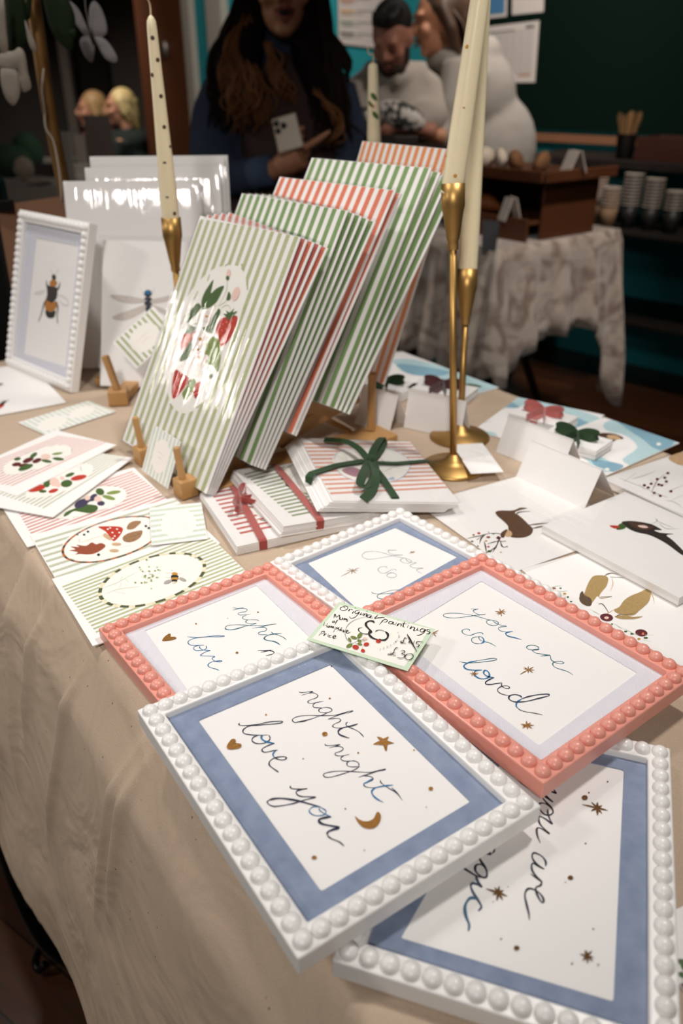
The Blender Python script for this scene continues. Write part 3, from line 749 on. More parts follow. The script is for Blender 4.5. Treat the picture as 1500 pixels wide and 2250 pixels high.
('s','leafl',5,'76 529 148 588 235 596 289 545'),
('s','leafl',5,'-334 438 -295 298 -208 188'),
('s','leafl',5,'-223 185 -284 255 -358 239 -416 198'),
('s','leafl',5,'-107 465 -71 536 -17 551'),
('s','leafl',5,'158 -183 294 -221 378 -254'),
('s','leafl',5,'97 -162 184 -250 145 -314'),
('f','red','159 420 256 463 449 516 498 413 489 306 454 192 359 99 265 176 171 226 121 305'),
('f','red','-508 75 -414 115 -291 161 -250 123 -316 16 -357 -78 -395 -153 -503 -93 -526 -4'),
('f','red','-413 -393 -252 -399 -66 -425 -72 -519 -136 -630 -221 -739 -289 -730 -373 -601 -410 -478'),
('f','red','172 -408 276 -407 291 -494 248 -579 208 -618 133 -565 114 -497 126 -438'),
('f','redl','240 366 237 359 222 355 210 360 214 368 229 371'),
('f','redl','307 407 303 399 289 396 277 401 281 409 296 412'),
('f','redl','403 375 399 367 385 364 374 368 377 376 392 379'),
('f','redl','342 326 338 318 324 315 312 320 316 327 331 331'),
('f','redl','271 293 267 285 252 282 241 286 244 294 259 297'),
('f','redl','405 445 401 438 386 435 375 439 379 447 394 450'),
('f','redl','337 236 333 229 318 225 307 230 311 237 325 241'),
('f','redl','416 280 412 273 398 270 386 274 390 282 405 285'),
('f','redl','219 326 215 318 200 315 189 320 193 327 208 331'),
('f','redl','492 376 488 369 474 366 463 370 466 378 481 381'),
('f','redl','241 242 237 234 222 230 211 235 214 243 229 246'),
('f','redl','-439 25 -443 17 -460 13 -472 17 -468 26 -452 29'),
('f','redl','-380 66 -385 58 -401 54 -413 59 -409 67 -393 71'),
('f','redl','-417 -36 -421 -44 -438 -48 -450 -43 -446 -35 -430 -31'),
('f','redl','-373 2 -377 -6 -394 -10 -406 -5 -402 3 -386 7'),
('f','redl','209 -489 205 -497 190 -501 178 -498 182 -489 197 -485'),
('f','redl','235 -455 232 -463 217 -467 205 -463 209 -455 224 -451'),
('f','redl','211 -543 207 -552 192 -556 180 -552 184 -544 199 -540'),
('f','redl','-272 -526 -276 -535 -292 -539 -304 -535 -300 -526 -284 -522'),
('f','redl','-169 -499 -173 -507 -189 -511 -201 -507 -197 -499 -181 -495'),
('f','redl','-218 -634 -222 -643 -239 -647 -251 -643 -247 -635 -231 -630'),
('f','leafd','221 469 165 484 247 501 196 535 292 528 343 591 346 539 423 572 391 513 441 505 348 486 385 450 322 454 314 417 263 451'),
('f','leafd','-479 110 -450 172 -462 217 -386 205 -302 204 -296 169 -358 109 -433 92'),
('f','leafd','320 -287 351 -261 400 -252 411 -281 385 -315 348 -307'),
('f','pinkl','347 760 326 700 275 675 224 702 204 764 225 825 276 849 327 822'),
('f','leafd','120 707 118 760 179 735 199 677 136 656'),
('f','pinkl','28 979 26 942 -1 926 -36 938 -60 973 -58 1009 -31 1026 5 1013'),
('f','leafd','32 922 34 901 15 889 -14 893 -36 910 -38 931 -19 943 10 939'),
('f','petal','73 132 69 97 21 72 -43 72 -86 96 -81 131 -32 156 32 156'),
('f','petal','40 53 35 18 -13 -7 -78 -8 -120 16 -115 51 -66 77 -2 77'),
('f','petal','-94 49 -99 14 -148 -11 -214 -12 -257 12 -252 47 -202 73 -137 74'),
('f','petal','-144 127 -149 92 -198 67 -264 66 -308 91 -303 126 -252 151 -187 152'),
('f','petal','-39 178 -44 143 -93 118 -158 118 -201 142 -196 177 -146 202 -81 203'),
('f','ochre','-75 98 -77 81 -99 69 -130 69 -150 81 -149 99 -126 111 -96 111'),
('f','petal','192 -84 187 -121 137 -149 69 -151 24 -125 29 -88 81 -61 148 -59'),
('f','petal','157 -169 152 -206 101 -234 33 -236 -12 -211 -7 -173 45 -146 113 -144'),
('f','petal','15 -175 11 -212 -42 -241 -111 -243 -157 -218 -151 -180 -99 -151 -30 -150'),
('f','petal','-37 -93 -42 -130 -94 -158 -164 -160 -210 -135 -205 -97 -152 -69 -82 -67'),
('f','petal','73 -37 69 -74 17 -102 -52 -103 -97 -78 -92 -40 -40 -13 29 -12'),
('f','ochre','36 -123 34 -141 10 -154 -22 -155 -44 -142 -42 -123 -18 -110 14 -110'),
('f','petal','-20 410 -23 387 -55 371 -98 372 -127 388 -124 412 -91 428 -48 427'),
('f','petal','-43 358 -46 335 -78 319 -121 319 -150 336 -146 359 -114 375 -71 375'),
('f','petal','-132 358 -136 334 -168 318 -212 318 -241 335 -238 359 -204 375 -161 374'),
('f','petal','-165 410 -169 387 -202 370 -245 371 -274 388 -271 411 -238 427 -194 427'),
('f','petal','-95 442 -99 419 -131 403 -175 404 -203 420 -200 444 -167 460 -124 459'),
('f','ochre','-120 390 -121 378 -136 371 -156 371 -170 379 -169 391 -154 399 -133 398'),
('f','petal','57 -8 54 -33 19 -52 -29 -53 -60 -36 -56 -10 -20 9 27 10'),
('f','petal','33 -66 29 -92 -6 -111 -53 -112 -85 -94 -81 -69 -45 -50 2 -49'),
('f','petal','-66 -70 -69 -96 -105 -115 -153 -116 -185 -98 -181 -72 -145 -53 -97 -52'),
('f','petal','-102 -13 -105 -39 -142 -58 -190 -59 -221 -41 -218 -15 -181 4 -133 5'),
('f','petal','-25 25 -29 -1 -65 -19 -112 -20 -143 -2 -140 24 -104 42 -56 43'),
('f','ochre','-52 -34 -53 -46 -69 -56 -92 -56 -107 -47 -106 -34 -89 -25 -67 -25'),
]),
'g2': ((-0.12101,1.00986,0.92957),(0.65210,-0.75813,0.00000),(0.36581,0.31465,0.87589),0.2157,0.3180,[
('t','green2','-1078 -1590 1078 -1590 1078 1590 -1078 1590',14,0.5,0),
('s','black',72,'568 -685 569 -655 569 -607 569 -559 571 -529'),
('s','black',72,'601 -355 602 -325 602 -278 602 -230 603 -201'),
('s','black',72,'633 -29 634 0 634 47 634 94 635 123'),
('s','black',72,'667 258 668 287 668 333 668 380 669 409'),
('s','black',72,'696 517 697 546 697 592 697 638 698 667'),
]),
'g3': ((-0.07179,1.04297,0.95215),(0.69466,-0.71934,0.00000),(0.39178,0.37834,0.83867),0.2157,0.3180,[
('t','coral','-1078 -1590 1078 -1590 1078 1590 -1078 1590',14,0.5,0),
('s','black',72,'594 -580 594 -550 591 -501 588 -452 588 -422'),
('s','black',72,'649 -262 648 -232 645 -183 643 -135 642 -105'),
('s','black',72,'660 69 659 99 656 147 654 195 653 225'),
('s','black',72,'674 362 674 392 671 440 669 488 668 518'),
]),
'g4': ((-0.02413,1.08465,0.97102),(0.70711,-0.70711,0.00000),(0.37051,0.37051,0.85173),0.2157,0.3180,[
('t','green2','-1078 -1590 1078 -1590 1078 1590 -1078 1590',14,0.5,0),
]),
'g5': ((0.04574,1.19108,0.97374),(0.56784,-0.82314,0.00000),(0.29499,0.20350,0.93358),0.2157,0.3180,[
('t','orange','-1078 -1590 1078 -1590 1078 1590 -1078 1590',14,0.5,0),
('s','navy',72,'483 -737 488 -703 493 -649 497 -595 502 -561'),
('s','navy',72,'625 -471 629 -438 634 -385 639 -333 643 -300'),
('s','navy',72,'728 -143 732 -111 736 -60 740 -8 744 24'),
('s','navy',72,'765 103 769 134 773 185 777 235 781 267'),
]),
'white': ((-0.34986,1.40899,0.90523),(0.99452,0.10453,0.00000),(-0.03056,0.29077,0.95630),0.2280,0.3100,[
]),
'dragon': ((-0.31294,1.30111,0.86480),(0.99452,-0.10453,0.00000),(0.04252,0.40451,0.91355),0.1650,0.2360,[
('f','black','19 341 1 299 -46 281 -93 297 -114 338 -95 380 -49 398 -1 382'),
('f','inkb','3 358 -11 333 -47 322 -83 331 -99 355 -84 380 -48 391 -12 381'),
('f','navy','-109 265 18 268 22 134 -14 11 -52 -3 -93 131'),
('f','wing','-96 241 -366 283 -623 301 -674 275 -492 194 -286 175 -95 204'),
('s','greyd',3,'-96 241 -366 283 -623 301 -674 275 -492 194 -286 175 -95 204 -96 241'),
('f','wing','-94 155 -360 50 -590 -29 -628 -79 -434 -99 -231 -20 -92 82'),
('s','greyd',3,'-94 155 -360 50 -590 -29 -628 -79 -434 -99 -231 -20 -92 82 -94 155'),
('f','wing','19 243 221 285 398 338 424 290 223 212 20 183'),
('s','greyd',3,'19 243 221 285 398 338 424 290 223 212 20 183 19 243'),
('f','wing','21 158 227 90 305 -5 177 40 22 97'),
('s','greyd',3,'21 158 227 90 305 -5 177 40 22 97 21 158'),
('s','black',3,'-136 313 -177 422'),
('s','black',3,'30 317 65 452'),
]),
'beef': ((-0.49323,1.34832,0.87834),(0.73728,-0.67559,0.00000),(0.19752,0.21556,0.95630),0.2188,0.2684,[
('f','black','181 393 175 355 134 332 81 337 49 368 56 406 97 429 149 423'),
('f','ochre2','237 302 209 257 126 228 36 231 -8 266 21 311 104 340 194 336'),
('f','blackb','-68 218 82 228 244 233 268 172 265 62 134 -37 -48 -20 -42 79'),
('f','ochre2','-48 -20 134 -37 274 18 284 -96 136 -180 -30 -182 -82 -111'),
('f','black','-42 -184 113 -190 267 -138 261 -237 182 -283 43 -294 -30 -248'),
('s','black',30,'-29 146 -83 229 -110 303'),
('s','black',30,'243 175 303 248 323 334'),
('s','black',30,'-52 -1 -120 -117 -158 -256 -233 -416'),
('s','black',30,'275 12 332 -88 333 -218 381 -340'),
('s','greyd',8,'70 419 -20 496'),
('s','greyd',8,'153 443 248 526'),
('s','greyl',8,'-91 136 -264 90 -450 29 -319 36 -121 93'),
('s','greyl',8,'291 118 452 118 632 70 620 4 452 -4 316 57'),
('w','-612 -1038 763 -978 771 966 -561 943'),
]),
'lbl_front': ((-0.22756,0.91542,0.78554),(0.62932,-0.77715,0.00000),(0.30366,0.24590,0.92050),0.0700,0.0620,[
('t','sagel','-350 -310 350 -310 350 310 -350 310',8,0.5,0),
('f','cream_w','200 0 141 155 0 220 -141 155 -200 0 -141 -155 0 -220 141 -155'),
('s','pinkl',5,'-110 30 0 35 110 25'),
('s','pinkl',5,'-90 -30 0 -25 90 -35'),
]),
'deer': ((0.20676,0.81601,0.75120),(0.86867,0.49539,0.00000),(-0.49539,0.86867,0.00000),0.1650,0.1750,[
('f','deerb','-133 253 -54 252 38 195 116 177 205 171 257 136 179 141 84 140 45 108 52 61 32 -55 4 -164 -22 -272 -100 -347 -184 -378 -266 -371 -339 -329 -361 -277 -275 -148 -224 -75 -195 54 -178 171'),
('s','deerb',20,'116 177 197 175 257 136'),
('s','deerb',20,'41 89 115 108 237 60'),
('s','deerb',20,'-14 -185 96 -216 236 -265'),
('s','deerb',20,'-30 -267 62 -279 168 -289'),
('f','tan','-312 -257 -361 -285 -400 -273 -406 -230 -377 -179 -328 -150 -288 -162 -282 -206'),
('f','deerb','-406 -173 -323 -140 -282 -144 -372 -212 -443 -270 -461 -240'),
('s','brown',12,'-410 -230 -441 -163 -523 -116 -624 -107 -720 -92 -847 -78'),
('s','brown',12,'-461 -240 -538 -293 -634 -370 -729 -409 -819 -431'),
('s','brown',12,'-571 -108 -674 -157 -762 -241'),
('s','brown',12,'-635 -121 -740 -158'),
('s','brown',12,'-530 -297 -610 -289 -695 -289'),
('s','brown',12,'-577 -327 -662 -392 -752 -451'),
('s','brown',12,'-523 -301 -586 -416 -543 -441'),
('s','brown',12,'-687 -226 -756 -338 -819 -431'),
('s','brown',12,'-527 -280 -526 -318 -484 -339'),
('s','brown',12,'-518 -109 -511 -74'),
('f','red','-608 -62 -623 -73 -639 -72 -646 -59 -640 -43 -625 -32 -609 -33 -602 -46'),
('f','rust','-689 -61 -700 -69 -711 -68 -717 -59 -713 -47 -702 -40 -690 -41 -685 -49'),
('f','rust','-569 -188 -585 -198 -603 -195 -613 -182 -608 -166 -591 -156 -573 -158 -564 -171'),
('f','wine','-481 -252 -502 -267 -522 -267 -529 -252 -519 -230 -498 -214 -478 -214 -471 -230'),
('f','leafd','-790 -168 -801 -175 -814 -173 -822 -163 -819 -151 -807 -144 -794 -146 -787 -156'),
('f','wine','-806 -281 -816 -289 -826 -289 -830 -281 -826 -270 -816 -262 -806 -263 -802 -271'),
('f','red','-706 -348 -716 -354 -729 -351 -737 -342 -734 -332 -724 -326 -711 -328 -703 -338'),
('f','ochre','-652 -237 -663 -244 -674 -243 -679 -235 -675 -224 -664 -216 -653 -217 -648 -226'),
('f','leafd','-478 -152 -488 -157 -500 -155 -507 -146 -505 -136 -495 -131 -483 -133 -476 -142'),
('f','leafd','-749 -434 -765 -443 -785 -439 -796 -426 -792 -410 -776 -401 -756 -404 -745 -418'),
('f','ochre','-669 -507 -676 -511 -685 -509 -690 -503 -689 -496 -681 -492 -672 -494 -667 -500'),
('f','ochre','-475 -344 -482 -348 -490 -346 -495 -340 -493 -334 -486 -330 -477 -331 -473 -337'),
('f','leafd','-533 -447 -540 -450 -549 -448 -555 -442 -553 -435 -546 -431 -536 -433 -531 -440'),
('f','leafd','-607 -118 -616 -123 -626 -122 -630 -115 -627 -106 -618 -100 -608 -101 -604 -108'),
]),
'hares': ((0.31409,0.66000,0.75080),(0.90713,0.42085,0.00000),(-0.42085,0.90713,0.00000),0.1900,0.1900,[
('f','harea','-335 524 -241 481 -248 418 -357 320 -466 262 -545 211 -550 178 -436 151 -561 166 -562 218 -647 171 -740 129 -786 167 -767 244 -707 303 -663 301 -552 392 -429 483'),
('f','hareb','-686 329 -640 343 -666 284 -648 224 -685 154 -742 113 -780 147 -773 230'),
('s','hareb',15,'-241 481 -160 491 -95 441'),
('s','hareb',15,'-207 437 -92 364'),
('s','hareb',15,'-677 325 -638 351'),
('s','hareb',15,'-548 194 -436 151'),
('s','tan',6,'-202 415 -276 319 -391 228'),
('s','brown',9,'-649 104 -611 95 -626 26 -654 -45'),
('f','harea','-496 -18 -379 47 -266 81 -138 93 -17 108 -19 55 -152 -59 -260 -111 -362 -147 -464 -182 -535 -149 -585 -93 -575 -32'),
('f','harea','-640 -117 -631 -169 -558 -211 -490 -235 -401 -236 -448 -214 -492 -201 -535 -149'),
('f','brownl','19 210 36 138 78 82 34 48 -7 68 -5 120'),
('s','tan',6,'-24 75 -73 -26 -141 -115'),
('s','tan',6,'-575 -32 -646 -48 -717 -65'),
('s','brown',6,'-642 -132 -585 -118 -500 -149 -448 -165'),
('f','wine','-680 -139 -726 -160 -772 -146 -791 -107 -772 -63 -726 -42 -679 -55 -660 -95'),
('f','wine','-558 -461 -600 -477 -641 -465 -659 -430 -642 -393 -600 -375 -558 -388 -541 -424'),
('f','pinkl','-711 -116 -728 -125 -746 -124 -756 -113 -751 -98 -734 -88 -716 -90 -706 -101'),
('f','coral','-586 -449 -599 -458 -610 -458 -614 -451 -607 -439 -594 -430 -582 -429 -579 -437'),
('f','leafd','-794 478 -803 472 -814 472 -820 479 -817 488 -808 494 -797 494 -792 487'),
('f','rust','-847 502 -859 496 -873 498 -882 507 -881 518 -869 524 -855 522 -846 513'),
('f','wine','-856 429 -867 423 -880 424 -888 433 -886 443 -875 449 -862 448 -854 440'),
('f','ochre','-816 381 -828 373 -841 375 -849 383 -846 394 -834 401 -821 400 -813 392'),
('f','leafd','-831 322 -841 314 -851 314 -855 321 -850 331 -840 339 -830 339 -826 332'),
('f','leafd','-851 245 -861 240 -871 241 -877 247 -874 256 -865 261 -855 261 -849 254'),
('f','leafd','-703 -356 -713 -361 -726 -359 -733 -352 -731 -343 -720 -338 -708 -340 -701 -347'),
('f','ochre','-673 -494 -684 -499 -696 -498 -703 -491 -700 -481 -689 -476 -677 -477 -670 -485'),
('f','leafd','-600 -510 -612 -515 -628 -512 -638 -503 -636 -493 -624 -488 -608 -491 -598 -500'),
('f','leafd','-673 -408 -683 -413 -697 -411 -705 -403 -703 -394 -692 -389 -679 -391 -671 -399'),
('f','leafd','-745 -212 -753 -217 -762 -217 -766 -211 -763 -204 -755 -198 -746 -199 -742 -205'),
('s','sagel',6,'-896 534 -809 530 -758 506'),
('s','sagel',6,'-877 471 -822 427 -761 417'),
('s','sagel',6,'-783 65 -765 7 -748 -50'),
('s','sagel',6,'-728 -204 -722 -270 -705 -324'),
('s','sagel',6,'-695 -313 -675 -399 -649 -442'),
('s','sagel',6,'-596 -467 -518 -500'),
('s','sagel',6,'-668 -508 -620 -560'),
]),
'pheasant': ((0.33590,0.75171,0.76100),(0.81854,0.57445,0.00000),(-0.57445,0.81854,0.00000),0.1450,0.1750,[
('f','blackb','53 405 132 393 222 317 297 191 293 88 276 37 207 86 212 11 313 -92 221 -60 183 -163 81 -364 -3 -493 0 -383 58 -194 76 -48 65 61 12 160 0 272'),
('f','brown','125 368 214 271 252 138 138 134 70 244'),
('f','leafd','-125 339 -18 391 46 389 8 309 -69 300'),
('f','red','-117 439 -40 385 -54 353 -125 360'),
('f','pinkl','142 258 212 209 195 157 140 196'),
('s','greyd',4,'297 191 414 195 446 239 413 175 421 62 431 -9'),
('s','greyd',4,'382 153 347 29 458 -49'),
]),
'berry': ((0.44603,0.88464,0.76050),(0.84451,0.53553,0.00000),(-0.53553,0.84451,0.00000),0.1782,0.1555,[
('s','leafd',6,'-700 683 -691 524 -668 334 -661 160 -638 2'),
('s','leafd',6,'-738 579 -414 660'),
('s','leafd',6,'-622 582 -421 559 -146 569'),
('s','leafd',6,'-703 283 -630 435'),
('s','wine',6,'-708 189 -368 370 -87 452'),
('s','wine',6,'-439 314 -412 449'),
('s','wine',6,'-556 288 -327 243'),
('s','wine',6,'-648 103 -758 149'),
('s','wine',6,'-502 107 -204 115'),
('s','leafd',4,'-735 -30 -676 -113 -715 -270'),
('s','leafd',4,'-673 -69 -433 -57'),
('f','wine','-53 430 -79 417 -101 419 -105 433 -89 453 -62 467 -41 465 -37 450'),
('f','wine','-197 365 -223 352 -244 353 -248 368 -233 387 -207 400 -185 399 -181 384'),
('f','wine','-423 279 -448 266 -469 267 -473 282 -458 301 -433 313 -412 312 -408 298'),
('f','wine','-272 284 -297 271 -318 272 -322 287 -307 306 -282 319 -261 317 -257 303'),
('f','wine','-603 293 -628 281 -648 282 -652 297 -638 315 -614 328 -593 327 -589 312'),
('f','wine','-665 66 -688 55 -708 56 -712 70 -699 88 -675 100 -655 98 -651 84'),
('f','wine','-660 159 -684 147 -704 148 -708 162 -694 180 -670 192 -650 191 -646 177'),
('f','wine','-409 245 -434 232 -454 234 -458 248 -444 267 -419 279 -398 278 -394 263'),
('f','wine','-454 76 -478 65 -499 66 -503 80 -488 98 -464 110 -443 109 -439 95'),
('f','wine','-485 343 -510 330 -530 332 -535 346 -520 365 -495 378 -474 377 -470 362'),
('f','wine','-314 387 -340 374 -361 376 -365 390 -350 410 -324 423 -303 421 -299 407'),
('f','wine','-591 360 -616 348 -636 349 -641 363 -626 382 -602 395 -581 394 -577 379'),
('f','tan','321 746 659 764 288 485'),
]),
'snow1': ((0.29703,1.11185,0.75160),(0.55367,0.83274,0.00000),(-0.83274,0.55367,0.00000),0.1700,0.1400,[
('f','skyl','-161 988 293 1019 749 959 1048 769 957 267 833 -273 664 -707 290 -690 -165 -527 266 4 398 500 179 710 -302 746'),
('f','skyl','-829 269 -525 117 -462 -182 -782 -484 -1091 -207'),
('f','skyb','-119 983 205 1030 500 955 589 759 460 526 345 579 302 764 135 895'),
('f','skyb','561 18 592 -260 417 -556 340 -765 -61 -581 157 -274'),
('f','brown','69 413 257 417 454 297 396 151 377 -50 257 -95 139 27 109 184'),
('f','tan','365 139 443 23 330 -92 195 -23 202 100'),
('s','brown',6,'377 -50 472 -136 454 -166'),
('s','leafd',8,'-721 725 -496 707 -336 632'),
('f','skyl','-839 693 -733 430 -904 282 -898 474'),
]),
'snow2': ((0.37104,1.03121,0.75220),(0.78433,0.62034,0.00000),(-0.62034,0.78433,0.00000),0.1700,0.1250,[
('f','skyl','638 478 1009 417 996 -106 867 -575 355 -704 -282 -700 -273 -461 242 -353 485 8 424 273'),
('f','skyl','-387 145 -427 -86 -434 -335 -584 -582 -819 -514 -658 -157'),
('f','skyb','850 387 873 65 879 -304 833 -549 447 -647 408 -484 544 -251 684 67'),
('f','skyb','-594 -208 -475 -364 -424 -588 -694 -613 -709 -483 -724 -351'),
('f','brown','61 272 282 276 413 136 372 -45 240 -10 57 -37 -60 55 3 177'),
('f','tan','279 170 382 89 314 -34 195 60'),
('s','leafd',5,'-377 204 -189 191 -31 204'),
('s','leafd',5,'-371 132 -244 99 -232 -44'),
('f','white','605 -491 564 -506 531 -500 526 -477 552 -449 593 -434 626 -440 631 -464'),
('f','white','-673 -541 -708 -555 -737 -550 -743 -527 -723 -502 -687 -488 -658 -493 -652 -516'),
]),
'snow0': ((0.13515,1.33165,0.75120),(0.80613,0.59174,0.00000),(-0.59174,0.80613,0.00000),0.1321,0.2506,[
('f','skyl','126 909 498 748 674 -37 698 -769 599 -1360 126 -1547 -110 -1021 274 -158 53 314'),
('f','skyb','79 722 331 429 558 -161 262 -249 49 -94 -99 218'),
('f','brown','-141 -152 107 -186 224 -519 241 -724 43 -860 -186 -738 -315 -505'),
('f','wine','-376 -459 -253 -550 -371 -830 -496 -783'),
('f','leafd','188 -780 407 -845 463 -1075 273 -982'),
('s','leafd',6,'-426 156 -290 155'),
('s','leafd',6,'254 -637 176 -865'),
]),
'sprig': ((0.26409,0.30079,0.75100),(0.92291,0.38501,0.00000),(-0.38501,0.92291,0.00000),0.1592,0.0726,[
('f','leafd','-710 109 -683 107 -666 90 -684 59 -720 45 -710 79 -711 90'),
('f','leafd','-765 44 -731 44 -717 24 -752 10'),
('f','wine','-815 -10 -762 -23 -822 -99 -861 -82'),
('s','leafd',6,'-728 48 -784 -23'),
]),
'tiny': ((0.17939,0.96276,0.76200),(0.99073,0.13586,0.00000),(-0.13586,0.99073,0.00000),0.0428,0.0926,[
('s','sagel',6,'-60 244 73 125 111 -28'),
('s','sagel',6,'90 326 209 157'),
('s','sagel',6,'245 2 359 -159 383 -210'),
('s','sagel',6,'83 -121 197 -279'),
('s','greyl',5,'234 103 325 -9'),
('s','greyl',5,'23 387 105 376'),
]),
'pack1': ((-0.06907,0.83314,0.76050),(0.90692,0.42130,0.00000),(-0.42130,0.90692,0.00000),0.1606,0.1407,[
('t','rose2','-683 -493 241 -502 48 673 -692 692',11,0.4,1),
('r','black','cream',30,8,'-7 -138 -34 -191 -73 -236 -123 -270 -180 -291 -239 -298 -298 -291 -351 -269 -397 -235 -432 -190 -454 -138 -460 -82 -451 -25 -427 29 -389 75 -340 112 -282 135 -221 144 -160 137 -103 114 -56 78 -21 31 0 -23 4 -81'),
('f','cream_w','-378 28 -236 109 -48 0 -81 -232 -281 -220 -383 -92'),
]),
'pack2': ((-0.03710,0.85907,0.76800),(0.88805,0.45174,-0.08540),(-0.45340,0.89131,0.00000),0.1400,0.1600,[
('t','green3','-506 -633 384 -576 242 929 -614 675',15,0.42,1),
('f','cream_w','-144 581 26 731 249 613 304 150 146 -171 -64 -148 -183 161'),
('r','black','cream',32,12,'190 -9 132 -79 68 -126 1 -147 -63 -141 -122 -108 -171 -51 -208 27 -229 121 -234 227 -222 336 -192 443 -147 539 -89 617 -22 672 49 698 118 694 182 659 234 596 270 510 290 408 290 297 272 185 238 81'),
('s','greyd',3,'-183 255 -18 443 132 496'),
('s','greyd',3,'-56 358 35 330'),
('s','greyd',3,'-183 161 -128 380 21 530'),
]),
'pack3': ((0.04201,0.90038,0.77600),(0.96063,0.23966,-0.14053),(-0.24206,0.97026,0.00000),0.1550,0.1850,[
('t','rose3','-756 -800 785 -568 778 910 -819 769',13,0.42,1),
('f','cream_w','-498 230 -357 481 -65 655 325 687 500 497 530 205 341 -176 103 -364 -177 -462 -392 -345 -510 -135'),
('s','peri',10,'-478 232 -357 481 -72 629 317 661 500 497 540 206 341 -176 96 -386 -177 -462 -398 -367 -510 -135 -501 137'),
('f','mauve','-459 -88 -297 12 -203 -73 -252 -252 -369 -258'),
('s','leafd',5,'-385 286 -288 198 -151 113'),
('s','leafd',5,'167 373 192 183 376 243'),
('s','leafd',5,'85 -101 272 47 345 -40'),
('s','leafd',5,'-307 436 -296 244'),
('s','leafd',5,'112 468 277 530'),
('f','peri','57 -323 157 -253 156 -318 90 -343'),
]),
}

# ------------------------------------------------------------------ materials
paper = mat('paper', 'f1edea', .6, bump=.05, bscale=900)
card_back = mat('card_back', 'e2ddd6', .65)
white_paint = mat('white_painted_wood', 'eeebe8', .3, spec=.5)
pink_paint = mat('pink_painted_wood', 'e69a8a', .33, spec=.5)
def woven(name, a, b, pitch=.0008, c2=None):
    m = bpy.data.materials.new(name); m.use_nodes = True; nt = m.node_tree; bs = nt.nodes['Principled BSDF']; bs.inputs['Roughness'].default_value = .85
    tc = nt.nodes.new('ShaderNodeTexCoord')
    w1 = nt.nodes.new('ShaderNodeTexWave'); w1.bands_direction = 'DIAGONAL'; w1.inputs['Scale'].default_value = .628 / pitch / 1.4
    w1.inputs['Distortion'].default_value = .6; w1.inputs['Detail'].default_value = 1; nt.links.new(tc.outputs['Object'], w1.inputs['Vector'])
    n = nt.nodes.new('ShaderNodeTexNoise'); n.inputs['Scale'].default_value = 70; n.inputs['Detail'].default_value = 6; nt.links.new(tc.outputs['Object'], n.inputs['Vector'])
    a1 = nt.nodes.new('ShaderNodeMath'); a1.operation = 'MULTIPLY_ADD'; a1.inputs[1].default_value = .55; nt.links.new(w1.outputs['Fac'], a1.inputs[0])
    a2 = nt.nodes.new('ShaderNodeMath'); a2.operation = 'MULTIPLY'; a2.inputs[1].default_value = .6; nt.links.new(n.outputs['Fac'], a2.inputs[0]); nt.links.new(a2.outputs[0], a1.inputs[2])
    mx = nt.nodes.new('ShaderNodeMix'); mx.data_type = 'RGBA'; mx.inputs['A'].default_value = lin(a); mx.inputs['B'].default_value = lin(b)
    nt.links.new(a1.outputs[0], mx.inputs['Factor']); nt.links.new(mx.outputs['Result'], bs.inputs['Base Color'])
    bp = nt.nodes.new('ShaderNodeBump'); bp.inputs['Strength'].default_value = .4; bp.inputs['Distance'].default_value = .0006
    nt.links.new(w1.outputs['Fac'], bp.inputs['Height']); nt.links.new(bp.outputs[0], bs.inputs['Normal']); M[name] = m; return m
denim = woven('denim', '4a5b82', 'a9b5cb')
chalk_mat = woven('pale_mount', 'd8d6df', 'e6e4ea', .0011)
def film_material(name, bump, scale, coat=.06, tint=.97):
    m = bpy.data.materials.new(name); m.use_nodes = True; nt = m.node_tree; nt.nodes.remove(nt.nodes['Principled BSDF'])
    out = nt.nodes['Material Output']; tr = nt.nodes.new('ShaderNodeBsdfTransparent'); gl = nt.nodes.new('ShaderNodeBsdfGlossy'); gl.inputs['Roughness'].default_value = .035
    tr.inputs[0].default_value = (tint, tint, tint, 1)
    fr = nt.nodes.new('ShaderNodeLayerWeight'); fr.inputs['Blend'].default_value = .5
    pw_ = nt.nodes.new('ShaderNodeMath'); pw_.operation = 'POWER'; pw_.inputs[1].default_value = 5; nt.links.new(fr.outputs['Facing'], pw_.inputs[0])
    ad = nt.nodes.new('ShaderNodeMath'); ad.operation = 'MULTIPLY_ADD'; ad.inputs[1].default_value = .8; ad.inputs[2].default_value = coat; ad.use_clamp = True; nt.links.new(pw_.outputs[0], ad.inputs[0])
    mx = nt.nodes.new('ShaderNodeMixShader'); nt.links.new(ad.outputs[0], mx.inputs[0]); nt.links.new(tr.outputs[0], mx.inputs[1]); nt.links.new(gl.outputs[0], mx.inputs[2]); nt.links.new(mx.outputs[0], out.inputs[0])
    if bump:
        tc = nt.nodes.new('ShaderNodeTexCoord'); n = nt.nodes.new('ShaderNodeTexNoise'); n.inputs['Scale'].default_value = scale; n.inputs['Detail'].default_value = 2; n.inputs['Distortion'].default_value = .6
        mpf = nt.nodes.new('ShaderNodeMapping'); mpf.inputs['Scale'].default_value = (5, .22, 1); nt.links.new(tc.outputs['Object'], mpf.inputs[0]); nt.links.new(mpf.outputs[0], n.inputs['Vector']); bp = nt.nodes.new('ShaderNodeBump'); bp.inputs['Strength'].default_value = bump; bp.inputs['Distance'].default_value = .006
        nt.links.new(n.outputs['Fac'], bp.inputs['Height']); nt.links.new(bp.outputs[0], gl.inputs['Normal'])
    M[name] = m; return m
film = film_material('clear_film', .16, 26, .05)
glass = film_material('picture_glass', 0, 1, .03, 1.0)
brass = mat('brushed_brass', 'b08a50', .42, .85)
wood = mat('pale_wood', 'b78a55', .5, bump=.1, bscale=60, var=.18, vscale=25)
wax = mat('ivory_wax', 'efe0bd', .38, sss=.35)
velvet_green = mat('green_velvet', '16380f', .75, sheen=.12)
velvet_red = mat('dusty_red_velvet', 'a04038', .8, sheen=.5)
velvet_wine = mat('wine_velvet', '46101a', .8, sheen=.4)
